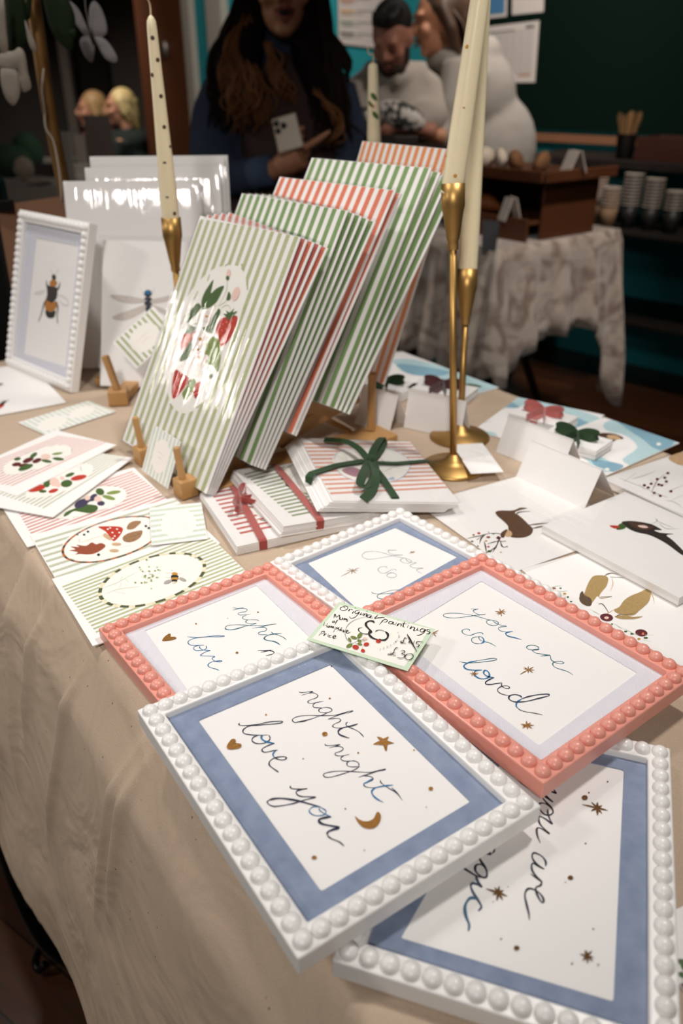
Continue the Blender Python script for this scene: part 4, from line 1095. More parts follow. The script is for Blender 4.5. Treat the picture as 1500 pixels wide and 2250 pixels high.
velvet_pink = mat('pink_velvet', 'b8605a', .8, sheen=.6)

# ------------------------------------------------------------------ the room
fl = bpy.data.materials.new('dark_wood_floor'); fl.use_nodes = True; nt = fl.node_tree; bs = nt.nodes['Principled BSDF']; bs.inputs['Roughness'].default_value = .32
tc = nt.nodes.new('ShaderNodeTexCoord'); mp = nt.nodes.new('ShaderNodeMapping'); mp.inputs['Rotation'].default_value = (0, 0, R(35)); nt.links.new(tc.outputs['Object'], mp.inputs[0])
br = nt.nodes.new('ShaderNodeTexBrick'); br.inputs['Scale'].default_value = 1; br.inputs['Brick Width'].default_value = 1.1; br.inputs['Row Height'].default_value = .09; br.inputs['Mortar Size'].default_value = .0015
br.inputs['Color1'].default_value = lin('5a3620'); br.inputs['Color2'].default_value = lin('3e2314'); br.inputs['Mortar'].default_value = lin('140b06'); nt.links.new(mp.outputs[0], br.inputs[0])
n = nt.nodes.new('ShaderNodeTexNoise'); n.inputs['Scale'].default_value = 8; mp2 = nt.nodes.new('ShaderNodeMapping'); mp2.inputs['Scale'].default_value = (1, 12, 1); nt.links.new(mp.outputs[0], mp2.inputs[0]); nt.links.new(mp2.outputs[0], n.inputs[0])
mx = nt.nodes.new('ShaderNodeMix'); mx.data_type = 'RGBA'; mx.blend_type = 'MULTIPLY'; mx.inputs['Factor'].default_value = .7; nt.links.new(br.outputs[0], mx.inputs['A']); nt.links.new(n.outputs['Color'], mx.inputs['B']); nt.links.new(mx.outputs['Result'], bs.inputs['Base Color'])
def struct(name, mb, m, **k): return finish(mb.obj(name, m, **k), kind='structure')
struct('floor', MB().box((0, 4, -.05), (11, 14, .1)), fl)
struct('ceiling', MB().box((0, 4, 2.75), (11, 14, .1)), mat('ceiling_paint', '8c857c', .9, bump=.05))
# café wall runs from far left to near right at 43 degrees
WP, WD = Vector((1.02, 4.1, 0)), Vector((-.72, .694, 0)).normalized(); WN = Vector((WD.y, -WD.x, 0)) * 1.0
if WN.y > 0: WN = -WN
def wall_pt(s, z, off=0): return WP + WD * s + WN * off + Vector((0, 0, z))
wa = math.atan2(WD.y, WD.x)
def wall_at(px, py, off=0):             # where a sight line meets the café wall
    v = at(px, py, 1) - Vector((0, 0, 1.2)); k = (WP + WN * off).dot(WN) / v.dot(WN); return Vector((0, 0, 1.2)) + v * k
def wall_s(px): return (wall_at(px, 181) - WP).dot(WD)
def wall_z(px, py): return wall_at(px, py).z
def wall_box(name, s0, s1, z0, z1, th, m, off=0, **k):
    c = wall_pt((s0 + s1) / 2, (z0 + z1) / 2, off + th / 2); return MB().box(c, (abs(s1 - s0), th, z1 - z0), rz=wa)
sL = wall_s(318)
teal_m = mat('teal_wall_paint', '18878f', .8, var=.06, vscale=2)
struct('wall_right', wall_box('w', -4.2, sL, 0, 2.7, .1, None, -.1), teal_m)
struct('wall_back', MB().box((0, 9.6, 1.35), (11, .1, 2.7)), mat('grey_brown_wall', '5a534e', .85))
struct('wall_left', MB().box((-4.6, 4, 1.35), (.1, 12, 2.7)), mat('dim_left_wall', '4a4038', .85))
struct('trim_1', wall_box('t', wall_s(1145), -4.2, wall_z(1200, 310), wall_z(1200, 292), .035, None, .0), mat('oak_rail', '7c5238', .5, var=.15))
gs = wall_s(1072)
struct('trim_2', wall_box('t', wall_s(424), wall_s(439), 0, 2.7, .05, None), mat('white_trim', 'a49b90', .6))
struct('trim_3', wall_box('t', wall_s(478), wall_s(510), 0, 2.7, .06, None), M['white_trim'])
d = wall_box('d', wall_s(322), wall_s(424), 0, 2.7, .04, None).obj('door_1', mat('brown_door', '5c331c', .5, var=.12, vscale=3)); finish(d, kind='structure')
hc = wall_at(379, 108); MB().ell(hc + WN * .06, (.025, .02, .05)).obj('door_handle', mat('dull_steel', '7c7670', .4, .8), d, smooth=True)
# notice board with papers
nb = wall_box('n', gs, -4.1, wall_z(1300, 292) + .01, 2.6, .03, None, 0).obj('notice_board', mat('dark_green_baize', '04150e', .95, spec=.1, bump=.1, bscale=200)); finish(nb, 'large dark green notice board above the oak rail on the teal wall', 'notice board')
def wall_sheet(name, corners, m, off, lines=None, label=None, cat='poster'):
    P = [wall_at(*c, off) for c in corners]; Q = [p + WN * .002 for p in P]
    o = mesh_obj(name, P + Q, [(4, 5, 6, 7), (0, 3, 2, 1), (0, 1, 5, 4), (1, 2, 6, 5), (2, 3, 7, 6), (3, 0, 4, 7)], m)
    if lines:
        mb = MB(); ms = []
        for (u0, v0, u1, v1, c) in lines:
            if c not in ms: ms.append(c)
            def W(u, v): return P[0] * (1 - u) * (1 - v) + P[1] * u * (1 - v) + P[2] * u * v + P[3] * (1 - u) * v + WN * .0035
            mb.add([W(u0, v0), W(u1, v0), W(u1, v1), W(u0, v1)], [(0, 1, 2, 3)], ms.index(c))
        mb.obj('print', [mat('wallprint_' + c, c, .7) for c in ms], o)
    return finish(o, label, cat)
pap = mat('laminated_paper', 'c9bfb8', .25)
grid = [(.06, .14 + i * .075, .94, .15 + i * .075, '948d88') for i in range(10)] + [(.2 + j * .13, .14, .205 + j * .13, .82, 'a09994') for j in range(6)] + [(.78, .06, .93, .1, '4a4644'), (.7, .86, .92, .89, 'b08060'), (.15, .1, .6, .12, '8a8480')]
wall_sheet('notice', [(1058, 60), (1185, 45), (1175, 181), (1055, 182)], pap, .032, grid, 'large laminated white timetable sheet pinned low on the green board', 'notice')
wall_sheet('notice', [(1126, -60), (1197, -70), (1194, 26), (1125, 33)], pap, .032, grid[:6], 'grey white sheet at top of the green board, upper right of the timetable', 'notice')
wall_sheet('notice', [(1060, -70), (1116, -75), (1113, 36), (1058, 42)], pap, .032, [(.08, .05, .92, .93, '3f6f96'), (.3, .3, .7, .6, '7fa0b4')], 'blue and white sheet on the green board, above the timetable and beside the candle', 'notice')
pl = [(.04, .02 + .0, .2, .03, 'b08030')]
for i, (c, w_) in enumerate((('c07850', .7), ('c89850', .9), ('6f8a70', .8), ('4c4a48', .85))):
    y = .36 + i * .155; pl += [(.05, y, .35, y + .03, c), (.4, y + .002, .4 + w_ * .45, y + .018, '8a7f7a'), (.06, y + .045, .6 * w_, y + .055, '9a8f88'), (.08, y + .07, .3, y + .078, c)]
wall_sheet('menu_poster', [(742, -60), (848, -70), (846, 108), (744, 96)], pap, .01, pl, 'white menu poster with coloured lines behind the bearded man', 'poster')
# recess on the far left: dark doorway, pale post, grey panel
struct('wall_recess', MB().box((-2.66, 9.45, 1.35), (.5, .1, 2.7)), mat('dark_recess', '1d1512', .9))
struct('trim_4', MB().box(at(146, 150, 8.9) + Vector((0, 0, -.3)), (.09, .1, 3.4), rot=Matrix.Rotation(R(0), 3, 'Y')), mat('grey_post', '6a605a', .7))

# ------------------------------------------------------------------ our table and its cloth
U, N = Vector((.585, -.811, 0)), Vector((.811, .585, 0))
def tp(n, u, z): return N * n + U * u + Vector((0, 0, z))
tb = empty('folding_table', tp(.56, -.6, 0)); finish(tb, 'folding trestle table under the cream cloth carrying the cards and frames', 'table')
ta = math.atan2(U.y, U.x); inv = tb.matrix_world.inverted() if False else Matrix.Translation(-tp(.56, -.6, 0))
def rel(o, par_loc):
    o.location = o.location - Vector(par_loc); return o
mb = MB().box(tp(.56, -.6, .728), (1.78, .765, .03), rz=ta); rel(mb.obj('tabletop', mat('grey_plastic', '5c5854', .6), tb), tp(.56, -.6, 0))
legm = mat('black_steel', '131211', .45, .6)
for uu in (-1.3, .1):
    for nn in (.25, .87):
        rel(MB().tube([tp(nn, uu, .715), tp(nn, uu, .0)], .013).obj('leg', legm, tb, smooth=True), tp(.56, -.6, 0))
    rel(MB().tube([tp(.25, uu, .3), tp(.87, uu, .3)], .009).obj('crossbar', legm, tb, smooth=True), tp(.56, -.6, 0))
def cloth_mat(name, a, dark, speck=True):
    m = bpy.data.materials.new(name); m.use_nodes = True; nt = m.node_tree; bs = nt.nodes['Principled BSDF']; bs.inputs['Roughness'].default_value = .85; bs.inputs['Specular IOR Level'].default_value = .2
    tc = nt.nodes.new('ShaderNodeTexCoord')
    v = nt.nodes.new('ShaderNodeTexVoronoi'); v.inputs['Scale'].default_value = 55; nt.links.new(tc.outputs['Object'], v.inputs['Vector'])
    r = nt.nodes.new('ShaderNodeValToRGB'); r.color_ramp.elements[0].position = .035; r.color_ramp.elements[0].color = lin(dark); r.color_ramp.elements[1].position = .06; r.color_ramp.elements[1].color = lin(a)
    nt.links.new(v.outputs['Distance'], r.inputs[0])
    n0 = nt.nodes.new('ShaderNodeTexNoise'); n0.inputs['Scale'].default_value = 900; nt.links.new(tc.outputs['Object'], n0.inputs['Vector'])
    mx = nt.nodes.new('ShaderNodeMix'); mx.data_type = 'RGBA'; mx.blend_type = 'MULTIPLY'; mx.inputs['Factor'].default_value = .3; nt.links.new(r.outputs[0], mx.inputs['A']); nt.links.new(n0.outputs['Fac'], mx.inputs['B']); nt.links.new(mx.outputs['Result'], bs.inputs['Base Color'])
    n1 = nt.nodes.new('ShaderNodeTexNoise'); n1.inputs['Scale'].default_value = 7; n1.inputs['Detail'].default_value = 3; n1.inputs['Distortion'].default_value = 1.2; nt.links.new(tc.outputs['Object'], n1.inputs['Vector'])
    b1 = nt.nodes.new('ShaderNodeBump'); b1.inputs['Strength'].default_value = .35; b1.inputs['Distance'].default_value = .03; nt.links.new(n1.outputs['Fac'], b1.inputs['Height'])
    n2 = nt.nodes.new('ShaderNodeTexNoise'); n2.inputs['Scale'].default_value = 700; nt.links.new(tc.outputs['Object'], n2.inputs['Vector'])
    b2 = nt.nodes.new('ShaderNodeBump'); b2.inputs['Strength'].default_value = .15; b2.inputs['Distance'].default_value = .001; nt.links.new(n2.outputs['Fac'], b2.inputs['Height']); nt.links.new(b1.outputs[0], b2.inputs['Normal']); nt.links.new(b2.outputs[0], bs.inputs['Normal'])
    M[name] = m; return m
cotton = cloth_mat('unbleached_cotton', 'cbb49d', '8a6c50')
vs, fs = [], []
nu_, U0, U1 = 520, -1.515, .33
ss = [-.46 + .01 * i for i in range(46)] + [0, .004, .008, .012, .02, .05, .2, .4, .6, .77, .785, .795, .8, .805] + [.83 + .03 * i for i in range(12)]
creases = [(-.478, .06, .27, -.20), (-.462, .06, .24, -.16), (-.715, .05, .22, -.12), (-.60, .05, .3, -.25), (-.80, .04, .3, .1)]
for i in range(nu_ + 1):
    u = U0 + (U1 - U0) * i / nu_
    for s in ss:
        z = .7495; nn = .157 + s
        if s < .012:
            t = .012 - s
            if s > 0: z -= (t / .012) ** 2 * .004
            else:
                dz = -s; z = .7455 - dz * .955; fold = max(0, min(1, dz / .45))
                wv = math.sin(u * 9.2 + .8) * .5 + math.sin(u * 21 + 2) * .22
                nn = .157 - .022 * min(1, dz / .06) - .085 * fold * (.9 + .1 * wv) + wv * .022 * fold ** 1.3
                nn += .0035 * noise.noise((u * 6, s * 7, 1)) * min(1, dz / .05)
                for (cu, w0, ln, sl) in creases:
                    du_ = u - (cu + sl * dz); nn -= .008 * math.exp(-(du_ / .007) ** 2) * max(0, min(1, (dz) / .05)) * max(0, min(1, (ln - dz) / .08))
                if dz > .445: z += .007 * noise.noise((u * 60, 0, 3)) + .004 * rnd.random()
        elif s > .795:
            dz = s - .795; z = .7455 - dz * .98; nn = .157 + .80 + .02 * math.sin(u * 11) * min(1, dz / .2) + .03 * dz
        else: z += .0006 * noise.noise((u * 7, s * 7, 0))
        vs.append(tp(nn, u, z))
m_ = len(ss)
for i in range(nu_):
    for j in range(m_ - 1): fs.append((i * m_ + j, (i + 1) * m_ + j, (i + 1) * m_ + j + 1, i * m_ + j + 1))
# the far end of the cloth hangs down too
b0 = len(vs)
for j in range(m_):
    p = vs[j]; vs.append(Vector(p) - U * .004 + Vector((0, 0, -.006))); 
for j in range(m_): p = vs[j]; vs.append(Vector((p[0], p[1], max(.3, p[2] - .42))) - U * (.03 + .02 * math.sin(j * .7)))
for j in range(m_ - 1): fs.append((j, j + 1, b0 + j + 1, b0 + j)); fs.append((b0 + j, b0 + j + 1, b0 + m_ + j + 1, b0 + m_ + j))
cl = mesh_obj('tablecloth', vs, fs, cotton, smooth=True); so = cl.modifiers.new('s', 'SOLIDIFY'); so.thickness = .0008; so.offset = -1
finish(cl, 'unbleached cream cotton cloth with frayed hem draped over the display table', 'tablecloth')
# a stray hair lying on the hanging cloth, and the scrolled black stand beside the hem
st = empty('iron_stand', (-.44, .73, 0)); finish(st, 'black scrolled iron stand on the dark floor beside the frayed cloth hem', 'stand')
P0 = Vector((-.44, .73, 0))
pth = [(-.462, .741, .5), (-.462, .738, .34), (-.458, .734, .28), (-.445, .72, .19), (-.432, .72, .11), (-.41, .725, .055), (-.37, .72, .02)]
MB().tube([Vector(p) - P0 for p in catmull(pth, 5)], .010).obj('upright', legm, st, smooth=True)
MB().tube([Vector(p) - P0 for p in catmull([(-.425, .728, .085), (-.44, .742, .07), (-.452, .752, .055), (-.462, .752, .035), (-.468, .745, .016), (-.46, .735, .012), (-.449, .737, .024)], 5)], .006).obj('scroll_foot', legm, st, smooth=True)
MB().tube([Vector(p) - P0 for p in catmull([(-.44, .72, .2), (-.40, .73, .14), (-.385, .74, .06), (-.36, .78, .012)], 5)], .009).obj('foot', legm, st, smooth=True)

# ------------------------------------------------------------------ bobbin picture frames
def ring_mesh(mb, w0, h0, w1, h1, z0, z1, mi=0, zin=None):
    zin = z1 if zin is None else zin
    O = [(-w1, -h1), (w1, -h1), (w1, h1), (-w1, h1)]; I_ = [(-w0, -h0), (w0, -h0), (w0, h0), (-w0, h0)]
    v = [(x, y, z0) for x, y in O] + [(x, y, z1) for x, y in O] + [(x, y, zin) for x, y in I_] + [(x, y, z0) for x, y in I_]
    f = []
    for i in range(4):
        j = (i + 1) % 4; f += [(i, j, 4 + j, 4 + i), (4 + i, 4 + j, 8 + j, 8 + i), (8 + i, 8 + j, 12 + j, 12 + i), (12 + i, 12 + j, j, i)]
    mb.add(v, f, mi)
bead_me = {}
def bead_mesh(m, r):
    k = (m.name, round(r, 5))
    if k not in bead_me:
        o = MB().ell((0, 0, 0), (r, r, r * .86), nu=20, nv=12).obj('bead', m, smooth=True); bead_me[k] = o.data; bpy.data.objects.remove(o)
    return bead_me[k]
def picture_frame(key, label, paint, mount, mountlabel, ow=None, oh=None, rim=.0158, th=.015, br=.0058, nw=18, nh=14, depth=.0065, glaze=True):
    o, ux, uy, w, h, ops = SHEETS[key]
    if ow: w, h = ow, oh
    root = empty('picture_frame', mw=frame_of(SHEETS[key])); finish(root, label, 'picture frame', 'bobbin picture frames')
    w2, h2 = w / 2, h / 2; mb = MB(); ring_mesh(mb, w2, h2, w2 + rim, h2 + rim, depth - th, depth)
    mo = mb.obj('moulding', paint, root, bevel=.0012)
    bm_ = bead_mesh(paint, br); cx, cy = w2 + rim * .52, h2 + rim * .52
    P = [(-cx + 2 * cx * i / nw, sy * cy) for sy in (-1, 1) for i in range(nw + 1)] + [(sx * cx, -cy + 2 * cy * i / nh) for sx in (-1, 1) for i in range(1, nh)]
    for x, y in P:
        b = bpy.data.objects.new('bead', bm_); COL.objects.link(b); b.parent = mo; b.location = (x, y, depth + .0004)
    MB().box((0, 0, -.0055), (2 * w2 + .01, 2 * h2 + .01, .003)).obj('backing_board', card_back, root)
    MB().box((0, 0, -.002), (2 * w2 + .004, 2 * h2 + .004, .004)).obj('paper', paper, root)
    hole = [pts(q[1]) for q in ops if q[0] == 'w'][0]
    # mount with the window cut out
    zt = .0009; corners = [np.array(q) for q in ((-w2, -h2), (w2, -h2), (w2, h2), (-w2, h2))]
    inner = []
    for i in range(4):
        a, b, c = hole[i - 1], hole[i], hole[(i + 1) % 4]; rr = .0016
        p0 = b + (a - b) / np.linalg.norm(a - b) * rr; p1 = b + (c - b) / np.linalg.norm(c - b) * rr
        inner.append([p0, b + ((p0 - b) + (p1 - b)) * .3, p1])
    v, f = [], []
    for zz in (zt, .00005):
        for i in range(4):
            v.append((*corners[i], zz)); v += [(*q, zz) for q in inner[i]]
    for i in range(4):
        a, b = i * 4, ((i + 1) % 4) * 4
        f += [(a, a + 3, a + 2, a + 1)[::-1], (a, b, b + 1, a + 3)]
        f += [(a + 1, a + 2, a + 18, a + 17), (a + 2, a + 3, a + 19, a + 18), (a + 3, b + 1, b + 17, a + 19)]
    mt = mesh_obj('mount', v, f, mount, root)
    bm = bmesh.new(); bm.from_mesh(mt.data); bmesh.ops.recalc_face_normals(bm, faces=bm.faces)
    if sum(fc.normal.z for fc in bm.faces) < 0: bmesh.ops.reverse_faces(bm, faces=bm.faces)
    bm.to_mesh(mt.data); bm.free()
    if mountlabel: mt['label'] = mountlabel
    art(ops, w, h, root, 'artwork')
    if glaze: mesh_obj('glazing', [(-w2, -h2, .0016), (w2, -h2, .0016), (w2, h2, .0016), (-w2, h2, .0016)], [(0, 1, 2, 3)], glass, root)
    return root
picture_frame('C', 'white beaded frame with denim mount reading you are, at the front right', white_paint, denim, 'blue denim mount')
picture_frame('D', 'pink beaded frame with pale mount reading night and love, beside the striped cards', pink_paint, chalk_mat, 'pale lilac mount')
picture_frame('E', 'white beaded frame with denim mount reading you so, half under the larger pink frame', white_paint, denim, 'blue denim mount')
picture_frame('A', 'white beaded frame with denim mount, gold heart, star and moon, reading night night', white_paint, denim, 'blue denim mount')
picture_frame('B', 'pink beaded frame with pale mount reading you are so loved', pink_paint, chalk_mat, 'pale lilac mount')
f6 = SHEETS['beef']; rim = .0185
picture_frame('beef', 'upright white beaded frame holding a bumblebee painting at the back left', white_paint, mat('pale_blue_mount', 'd6d5de', .8, bump=.1, bscale=700), None, ow=f6[3] - 2 * rim, oh=f6[4] - 2 * rim, rim=rim, nw=16, nh=23, br=.0062)

# ------------------------------------------------------------------ cards, prints and sleeves
def slab(name, key, th, m=None, parent=None, name2=None):
    o, ux, uy, w, h, ops = SHEETS[key]
    s = MB().box((0, 0, -th / 2), (w, h, th)).obj(name, m or paper, parent); return s
def card(key, name, label, cat, th=.0008, sleeve=0, group=None, m=None):
    o, ux, uy, w, h, ops = SHEETS[key]; s = slab(name, key, th, m); s.matrix_world = frame_of(SHEETS[key]); finish(s, label, cat, group)
    art(ops, w, h, s)
    if sleeve: sleeve_on(s, w, h, sleeve)
    return s
def sleeve_on(par, w, h, e, z=.0012, th=.0015):
    vs, fs = [], []; nx, ny = 14, 18
    for j in range(ny + 1):
        for i in range(nx + 1):
            x = -w / 2 - e + (w + 2 * e) * i / nx; y = -h / 2 - e + (h + 2 * e) * j / ny
            inside = abs(x) < w / 2 and abs(y) < h / 2
            zz = (z + .00025 * noise.noise((x * 30, y * 30, w * 10)) + .0003) if inside else z * .2 - .0003
            vs.append((x, y, max(zz, .0007) if inside else zz))
    for j in range(ny):
        for i in range(nx): a = j * (nx + 1) + i; fs.append((a, a + 1, a + nx + 2, a + nx + 1))
    o = mesh_obj('sleeve', vs, fs, film, par, smooth=True); o['label'] = 'clear cellophane sleeve'; return o
card('bugcard', 'greeting_card', 'white greeting card with a ladybird lying at the back left edge', 'card')
card('card3', 'greeting_card', 'pink striped card with blackberries and dark leaves, third in the left fan', 'card', group='striped cards fanned on the left', th=.0011)
card('card4', 'greeting_card', 'green striped card with toadstool, oak leaf and pine cones in a brown oval', 'card', group='striped cards fanned on the left', th=.0011)
card('card5', 'greeting_card', 'green striped card with cow parsley and a bee in a dashed oval', 'card', group='striped cards fanned on the left', th=.0011)
card('card2', 'greeting_card', 'green striped card with red strawberries lying under the raspberry card', 'card', group='striped cards fanned on the left', th=.0011)
card('card1', 'greeting_card', 'faded pink striped card with dark raspberries, topmost of the left fan', 'card', group='striped cards fanned on the left', th=.0011)
card('label5', 'shop_card', 'small green striped card with white oval lying on the mushroom card', 'card', th=.0005)
card('tag', 'shop_card', 'pale green striped strip with two white ovals lying at the left', 'card', th=.0005)
card('price', 'price_card', 'green edged card reading Original paintings 45 crossed out 30 pounds, lying on the frames', 'price card', th=.0005, m=mat('pale_green_card', 'cbdcc0', .6))
card('snow0', 'greeting_card', 'pale greeting card with brown animal picture lying at the back of the table', 'card', th=.0012)
card('snow1', 'greeting_card', 'snow scene card with a brown bird, behind the two tent cards', 'card', th=.0014)
card('snow2', 'greeting_card', 'blue snow scene card with brown animals at the back right table edge', 'card', th=.0014)
card('hares', 'art_print', 'white print of two hares with holly sprigs, half under the pink frame', 'print', th=.0006)
card('deer', 'art_print', 'white print of a deer with berry antlers in a clear sleeve', 'print', sleeve=.006, th=.0006)
card('pheasant', 'print_pack', 'thick sleeved pack of pheasant prints overlapping the hares print', 'print', sleeve=.007, th=.009)
card('berry', 'card_pack', 'thick white pack with red berry twig drawing at the right table edge', 'card pack', sleeve=.004, th=.009)
card('sprig', 'greeting_card', 'white card with green sprig at the right edge beside the front denim frame', 'card')
card('tiny', 'gift_tag', 'small white tag with faint green writing beside the candlestick foot', 'tag', th=.0006)
card('lbl_front', 'shop_card', 'small green striped card with white oval propped against the strawberry print', 'card', th=.0005)
# tent cards: two leaves meeting in a ridge
def tent_card(a, b, s, h, label, th=.0006, bow=None):
    A, B = Vector((*a, .7503)), Vector((*b, .7503)); u = (B - A).normalized(); n_ = Vector((-u.y, u.x, 0)); C_ = (A + B) / 2; L = (B - A).length
    root = empty('tent_card', C_); root.rotation_euler = (0, 0, math.atan2(u.y, u.x)); finish(root, label, 'price card', 'white folded tent cards')
    def leaf(y0, y1, nm):
        t = th if y1 > y0 else -th
        v = [(-L / 2, y0, 0), (L / 2, y0, 0), (L / 2, y1, h), (-L / 2, y1, h)]; w_ = [(x, y + t, z) for x, y, z in v]
        return mesh_obj(nm, v + w_, [(0, 1, 2, 3), (7, 6, 5, 4), (0, 4, 5, 1), (1, 5, 6, 2), (2, 6, 7, 3), (3, 7, 4, 0)], paper, root)
    leaf(0, s, 'front_leaf'); leaf(2.6 * s, s, 'back_leaf'); return root
tent_card((.2252, .9275), (.2895, .8385), .0226, .0475, 'nearest white folded tent card, in front of the green bow')
tent_card((.213, 1.0082), (.2816, .9278), .0199, .0472, 'white folded tent card with pink ribbon bow behind it')
tent_card((.0917, 1.0966), (.169, 1.049), .0138, .054, 'white folded tent card behind the two brass candlesticks')
tent_card((.019, 1.1118), (.0687, 1.0687), .0194, .054, 'shaded white folded tent card behind the wooden rack post')
# ribbon ties and bows
def band(P, w, th, m, par, name='ribbon'):          # flat ribbon following points; width direction is kept level
    vs, fs = [], []; P = [Vector(p) for p in P]; n = len(P); last = (P[-1] - P[0]).cross(Vector((0, 0, 1)))
    for i, p in enumerate(P):
        t = (P[min(i + 1, n - 1)] - P[max(i - 1, 0)]).normalized(); up = Vector((0, 0, 1)); sd = t.cross(up)
        if sd.length < .3: sd = last
        sd = sd.normalized(); last = sd; nn = sd.cross(t).normalized()
        for a, b in ((-1, -1), (1, -1), (1, 1), (-1, 1)): vs.append(p + sd * a * w / 2 + nn * b * th / 2)
    for i in range(n - 1):
        for k in range(4): fs.append((i * 4 + k, i * 4 + (k + 1) % 4, i * 4 + 4 + (k + 1) % 4, i * 4 + 4 + k))
    fs += [(3, 2, 1, 0), tuple(n * 4 - 4 + k for k in range(4))]
    return mesh_obj(name, vs, fs, m, par)
def loopy(P, k=6): return [Vector(p) for p in catmull(P, k)]
def bow(par, c, a, s, m, w=.008, tails=((-.3, -1), (.5, -1)), tl=1.3, name='bow', drop=0):
    cx, cy, cz = c; ca, sa = math.cos(a), math.sin(a); mb = MB()
    def X(x, y, z): return (cx + (x * ca - y * sa) * s, cy + (x * sa + y * ca) * s, cz + z * s)
    def strip(P):
        P = loopy([X(*p) for p in P]); n = len(P); vs, fs = [], []
        for i, p in enumerate(P):
            t = (P[min(i + 1, n - 1)] - P[max(i - 1, 0)]).normalized(); e = Vector((-sa * .35, ca * .35, .9)); sd = (e - t * e.dot(t)).normalized(); nn = sd.cross(t)
            for q, r_ in ((-1, -1), (1, -1), (1, 1), (-1, 1)): vs.append(p + sd * q * w / 2 + nn * r_ * .0004)
        for i in range(n - 1):
            for k in range(4): fs.append((i * 4 + k, i * 4 + (k + 1) % 4, i * 4 + 4 + (k + 1) % 4, i * 4 + 4 + k))
        mb.add(vs, fs)
    strip([(0, 0, .1), (.45, .15, .3), (.95, .1, .35), (1.05, -.05, .22), (.7, -.12, .1), (.3, -.05, .08), (0, 0, .1)])
    strip([(0, 0, .1), (-.45, .15, .3), (-.95, .1, .35), (-1.05, -.05, .22), (-.7, -.12, .1), (-.3, -.05, .08), (0, 0, .1)])
    for tx, ty in tails: strip([(0, 0, .12), (tx * .4, ty * .4, .16), (tx * .8 * tl, ty * .8 * tl, .08), (tx * tl, ty * tl, .08 - drop)])
    mb.ell((cx, cy, cz + .1 * s), (w * .55, w * .45, w * .5))
    return mb.obj(name, m, par, smooth=False)
def card_pack(key, n, th, label, env, rib, ribm, fan=.0):
    o, ux, uy, w, h, ops = SHEETS[key]; root = empty('card_pack', mw=frame_of(SHEETS[key], -n * th)); finish(root, label, 'card pack', 'ribbon tied card packs')
    for i in range(n):
        j = n - 1 - i
        c = MB().box((0, 0, 0), (w, h, th * .72)).obj('card', paper, root); c.location = (-fan * j - .0012 * rnd.random(), -.0015 * rnd.random() - fan * .1 * j, (i + .64) * th); c.rotation_euler = (0, 0, R(rnd.uniform(-.4, .4)) + fan * .9 * j)
    top = c; top.location.x = top.location.y = 0; top.rotation_euler = (0, 0, 0)
    a = art(ops, w, h, top, z0=th * .36 + 1e-4)
    mesh_obj('sleeve', [(-w / 2 - .002, -h / 2 - .002, n * th + .0009), (w / 2 + .002, -h / 2 - .002, n * th + .0009), (w / 2 + .002, h / 2 + .002, n * th + .0009), (-w / 2 - .002, h / 2 + .002, n * th + .0009)], [(0, 1, 2, 3)], film, root)
    return root, w, h, n * th
r1, w1, h1, t1 = card_pack('pack1', 6, .0017, 'pink striped card pack tied with dusty red velvet ribbon, lowest of three', None, None, None)
def tie_y(root, x, w, h, t, m, wd=.009, slant=0):
    z = t + .0016; band([(x - slant, -h / 2 - .001, 0), (x - slant, -h / 2 - .001, z - .0015), (x - slant, -h / 2 + .002, z), (x, 0, z + .0004), (x + slant, h / 2 - .002, z), (x + slant, h / 2 + .001, z - .002), (x + slant, h / 2 + .001, 0)], wd, .0008, m, root)
tie_y(r1, -.045, w1, h1, t1, velvet_red, slant=.006)
bow(r1, (-.045, .02, t1 + .003), R(60), .026, velvet_red)
r2, w2_, h2_, t2 = card_pack('pack2', 7, .0017, 'green striped card pack tied with dusty red velvet ribbon', None, None, None, .0006)
tie_y(r2, -.02, w2_, h2_, t2, velvet_red, slant=.006)
r3, w3, h3, t3 = card_pack('pack3', 9, .0014, 'pink striped card pack with periwinkle oval tied with dark green velvet bow', None, None, None, .0022)
def ploc(root, px, py, dz):                 # a place on the pack's top face
    Mw = root.matrix_world; o = Mw @ Vector((0, 0, dz)); n_ = (Mw.to_3x3() @ Vector((0, 0, 1))); v = at(px, py, 1) - Vector((0, 0, 1.2)); k = (o - Vector((0, 0, 1.2))).dot(n_) / v.dot(n_)
    return Mw.inverted() @ (Vector((0, 0, 1.2)) + v * k)
bpy.context.view_layer.update()
zt = t3 + .0012
def gl(P, w, name, dz=.001): return band([ploc(r3, x, y, zt + z_) for x, y, z_ in P], w, .0008, velvet_green, r3, name)
gl([(677, 1062, -.008), (679, 1048, .0), (685, 1040, .0012), (740, 1022, .002), (800, 1012, .003)], .010, 'ribbon')
gl([(812, 1015, .003), (870, 1018, .002), (940, 1012, .001), (950, 1016, -.004)], .008, 'ribbon')
gl([(808, 1010, .003), (840, 1050, .002), (868, 1093, .0008), (869, 1105, -.008)], .010, 'ribbon')
bw = MB()
def bstrip(P, w):
    Q = loopy([ploc(r3, x, y, zt + z_) for x, y, z_ in P]); n = len(Q); vs, fs = [], []
    for i, p in enumerate(Q):
        t = (Q[min(i + 1, n - 1)] - Q[max(i - 1, 0)]).normalized(); e = t.cross(Vector((0, 0, 1))).normalized() + Vector((0, 0, .35)); sd = (e - t * e.dot(t)).normalized(); nn = sd.cross(t)
        for q, r_ in ((-1, -1), (1, -1), (1, 1), (-1, 1)): vs.append(p + sd * q * w / 2 + nn * r_ * .0004)
    for i in range(n - 1):
        for k in range(4): fs.append((i * 4 + k, i * 4 + (k + 1) % 4, i * 4 + 4 + (k + 1) % 4, i * 4 + 4 + k))
    bw.add(vs, fs)
bstrip([(810, 1012, .006), (790, 988, .012), (765, 972, .012), (735, 967, .009), (712, 966, .006)], .009)
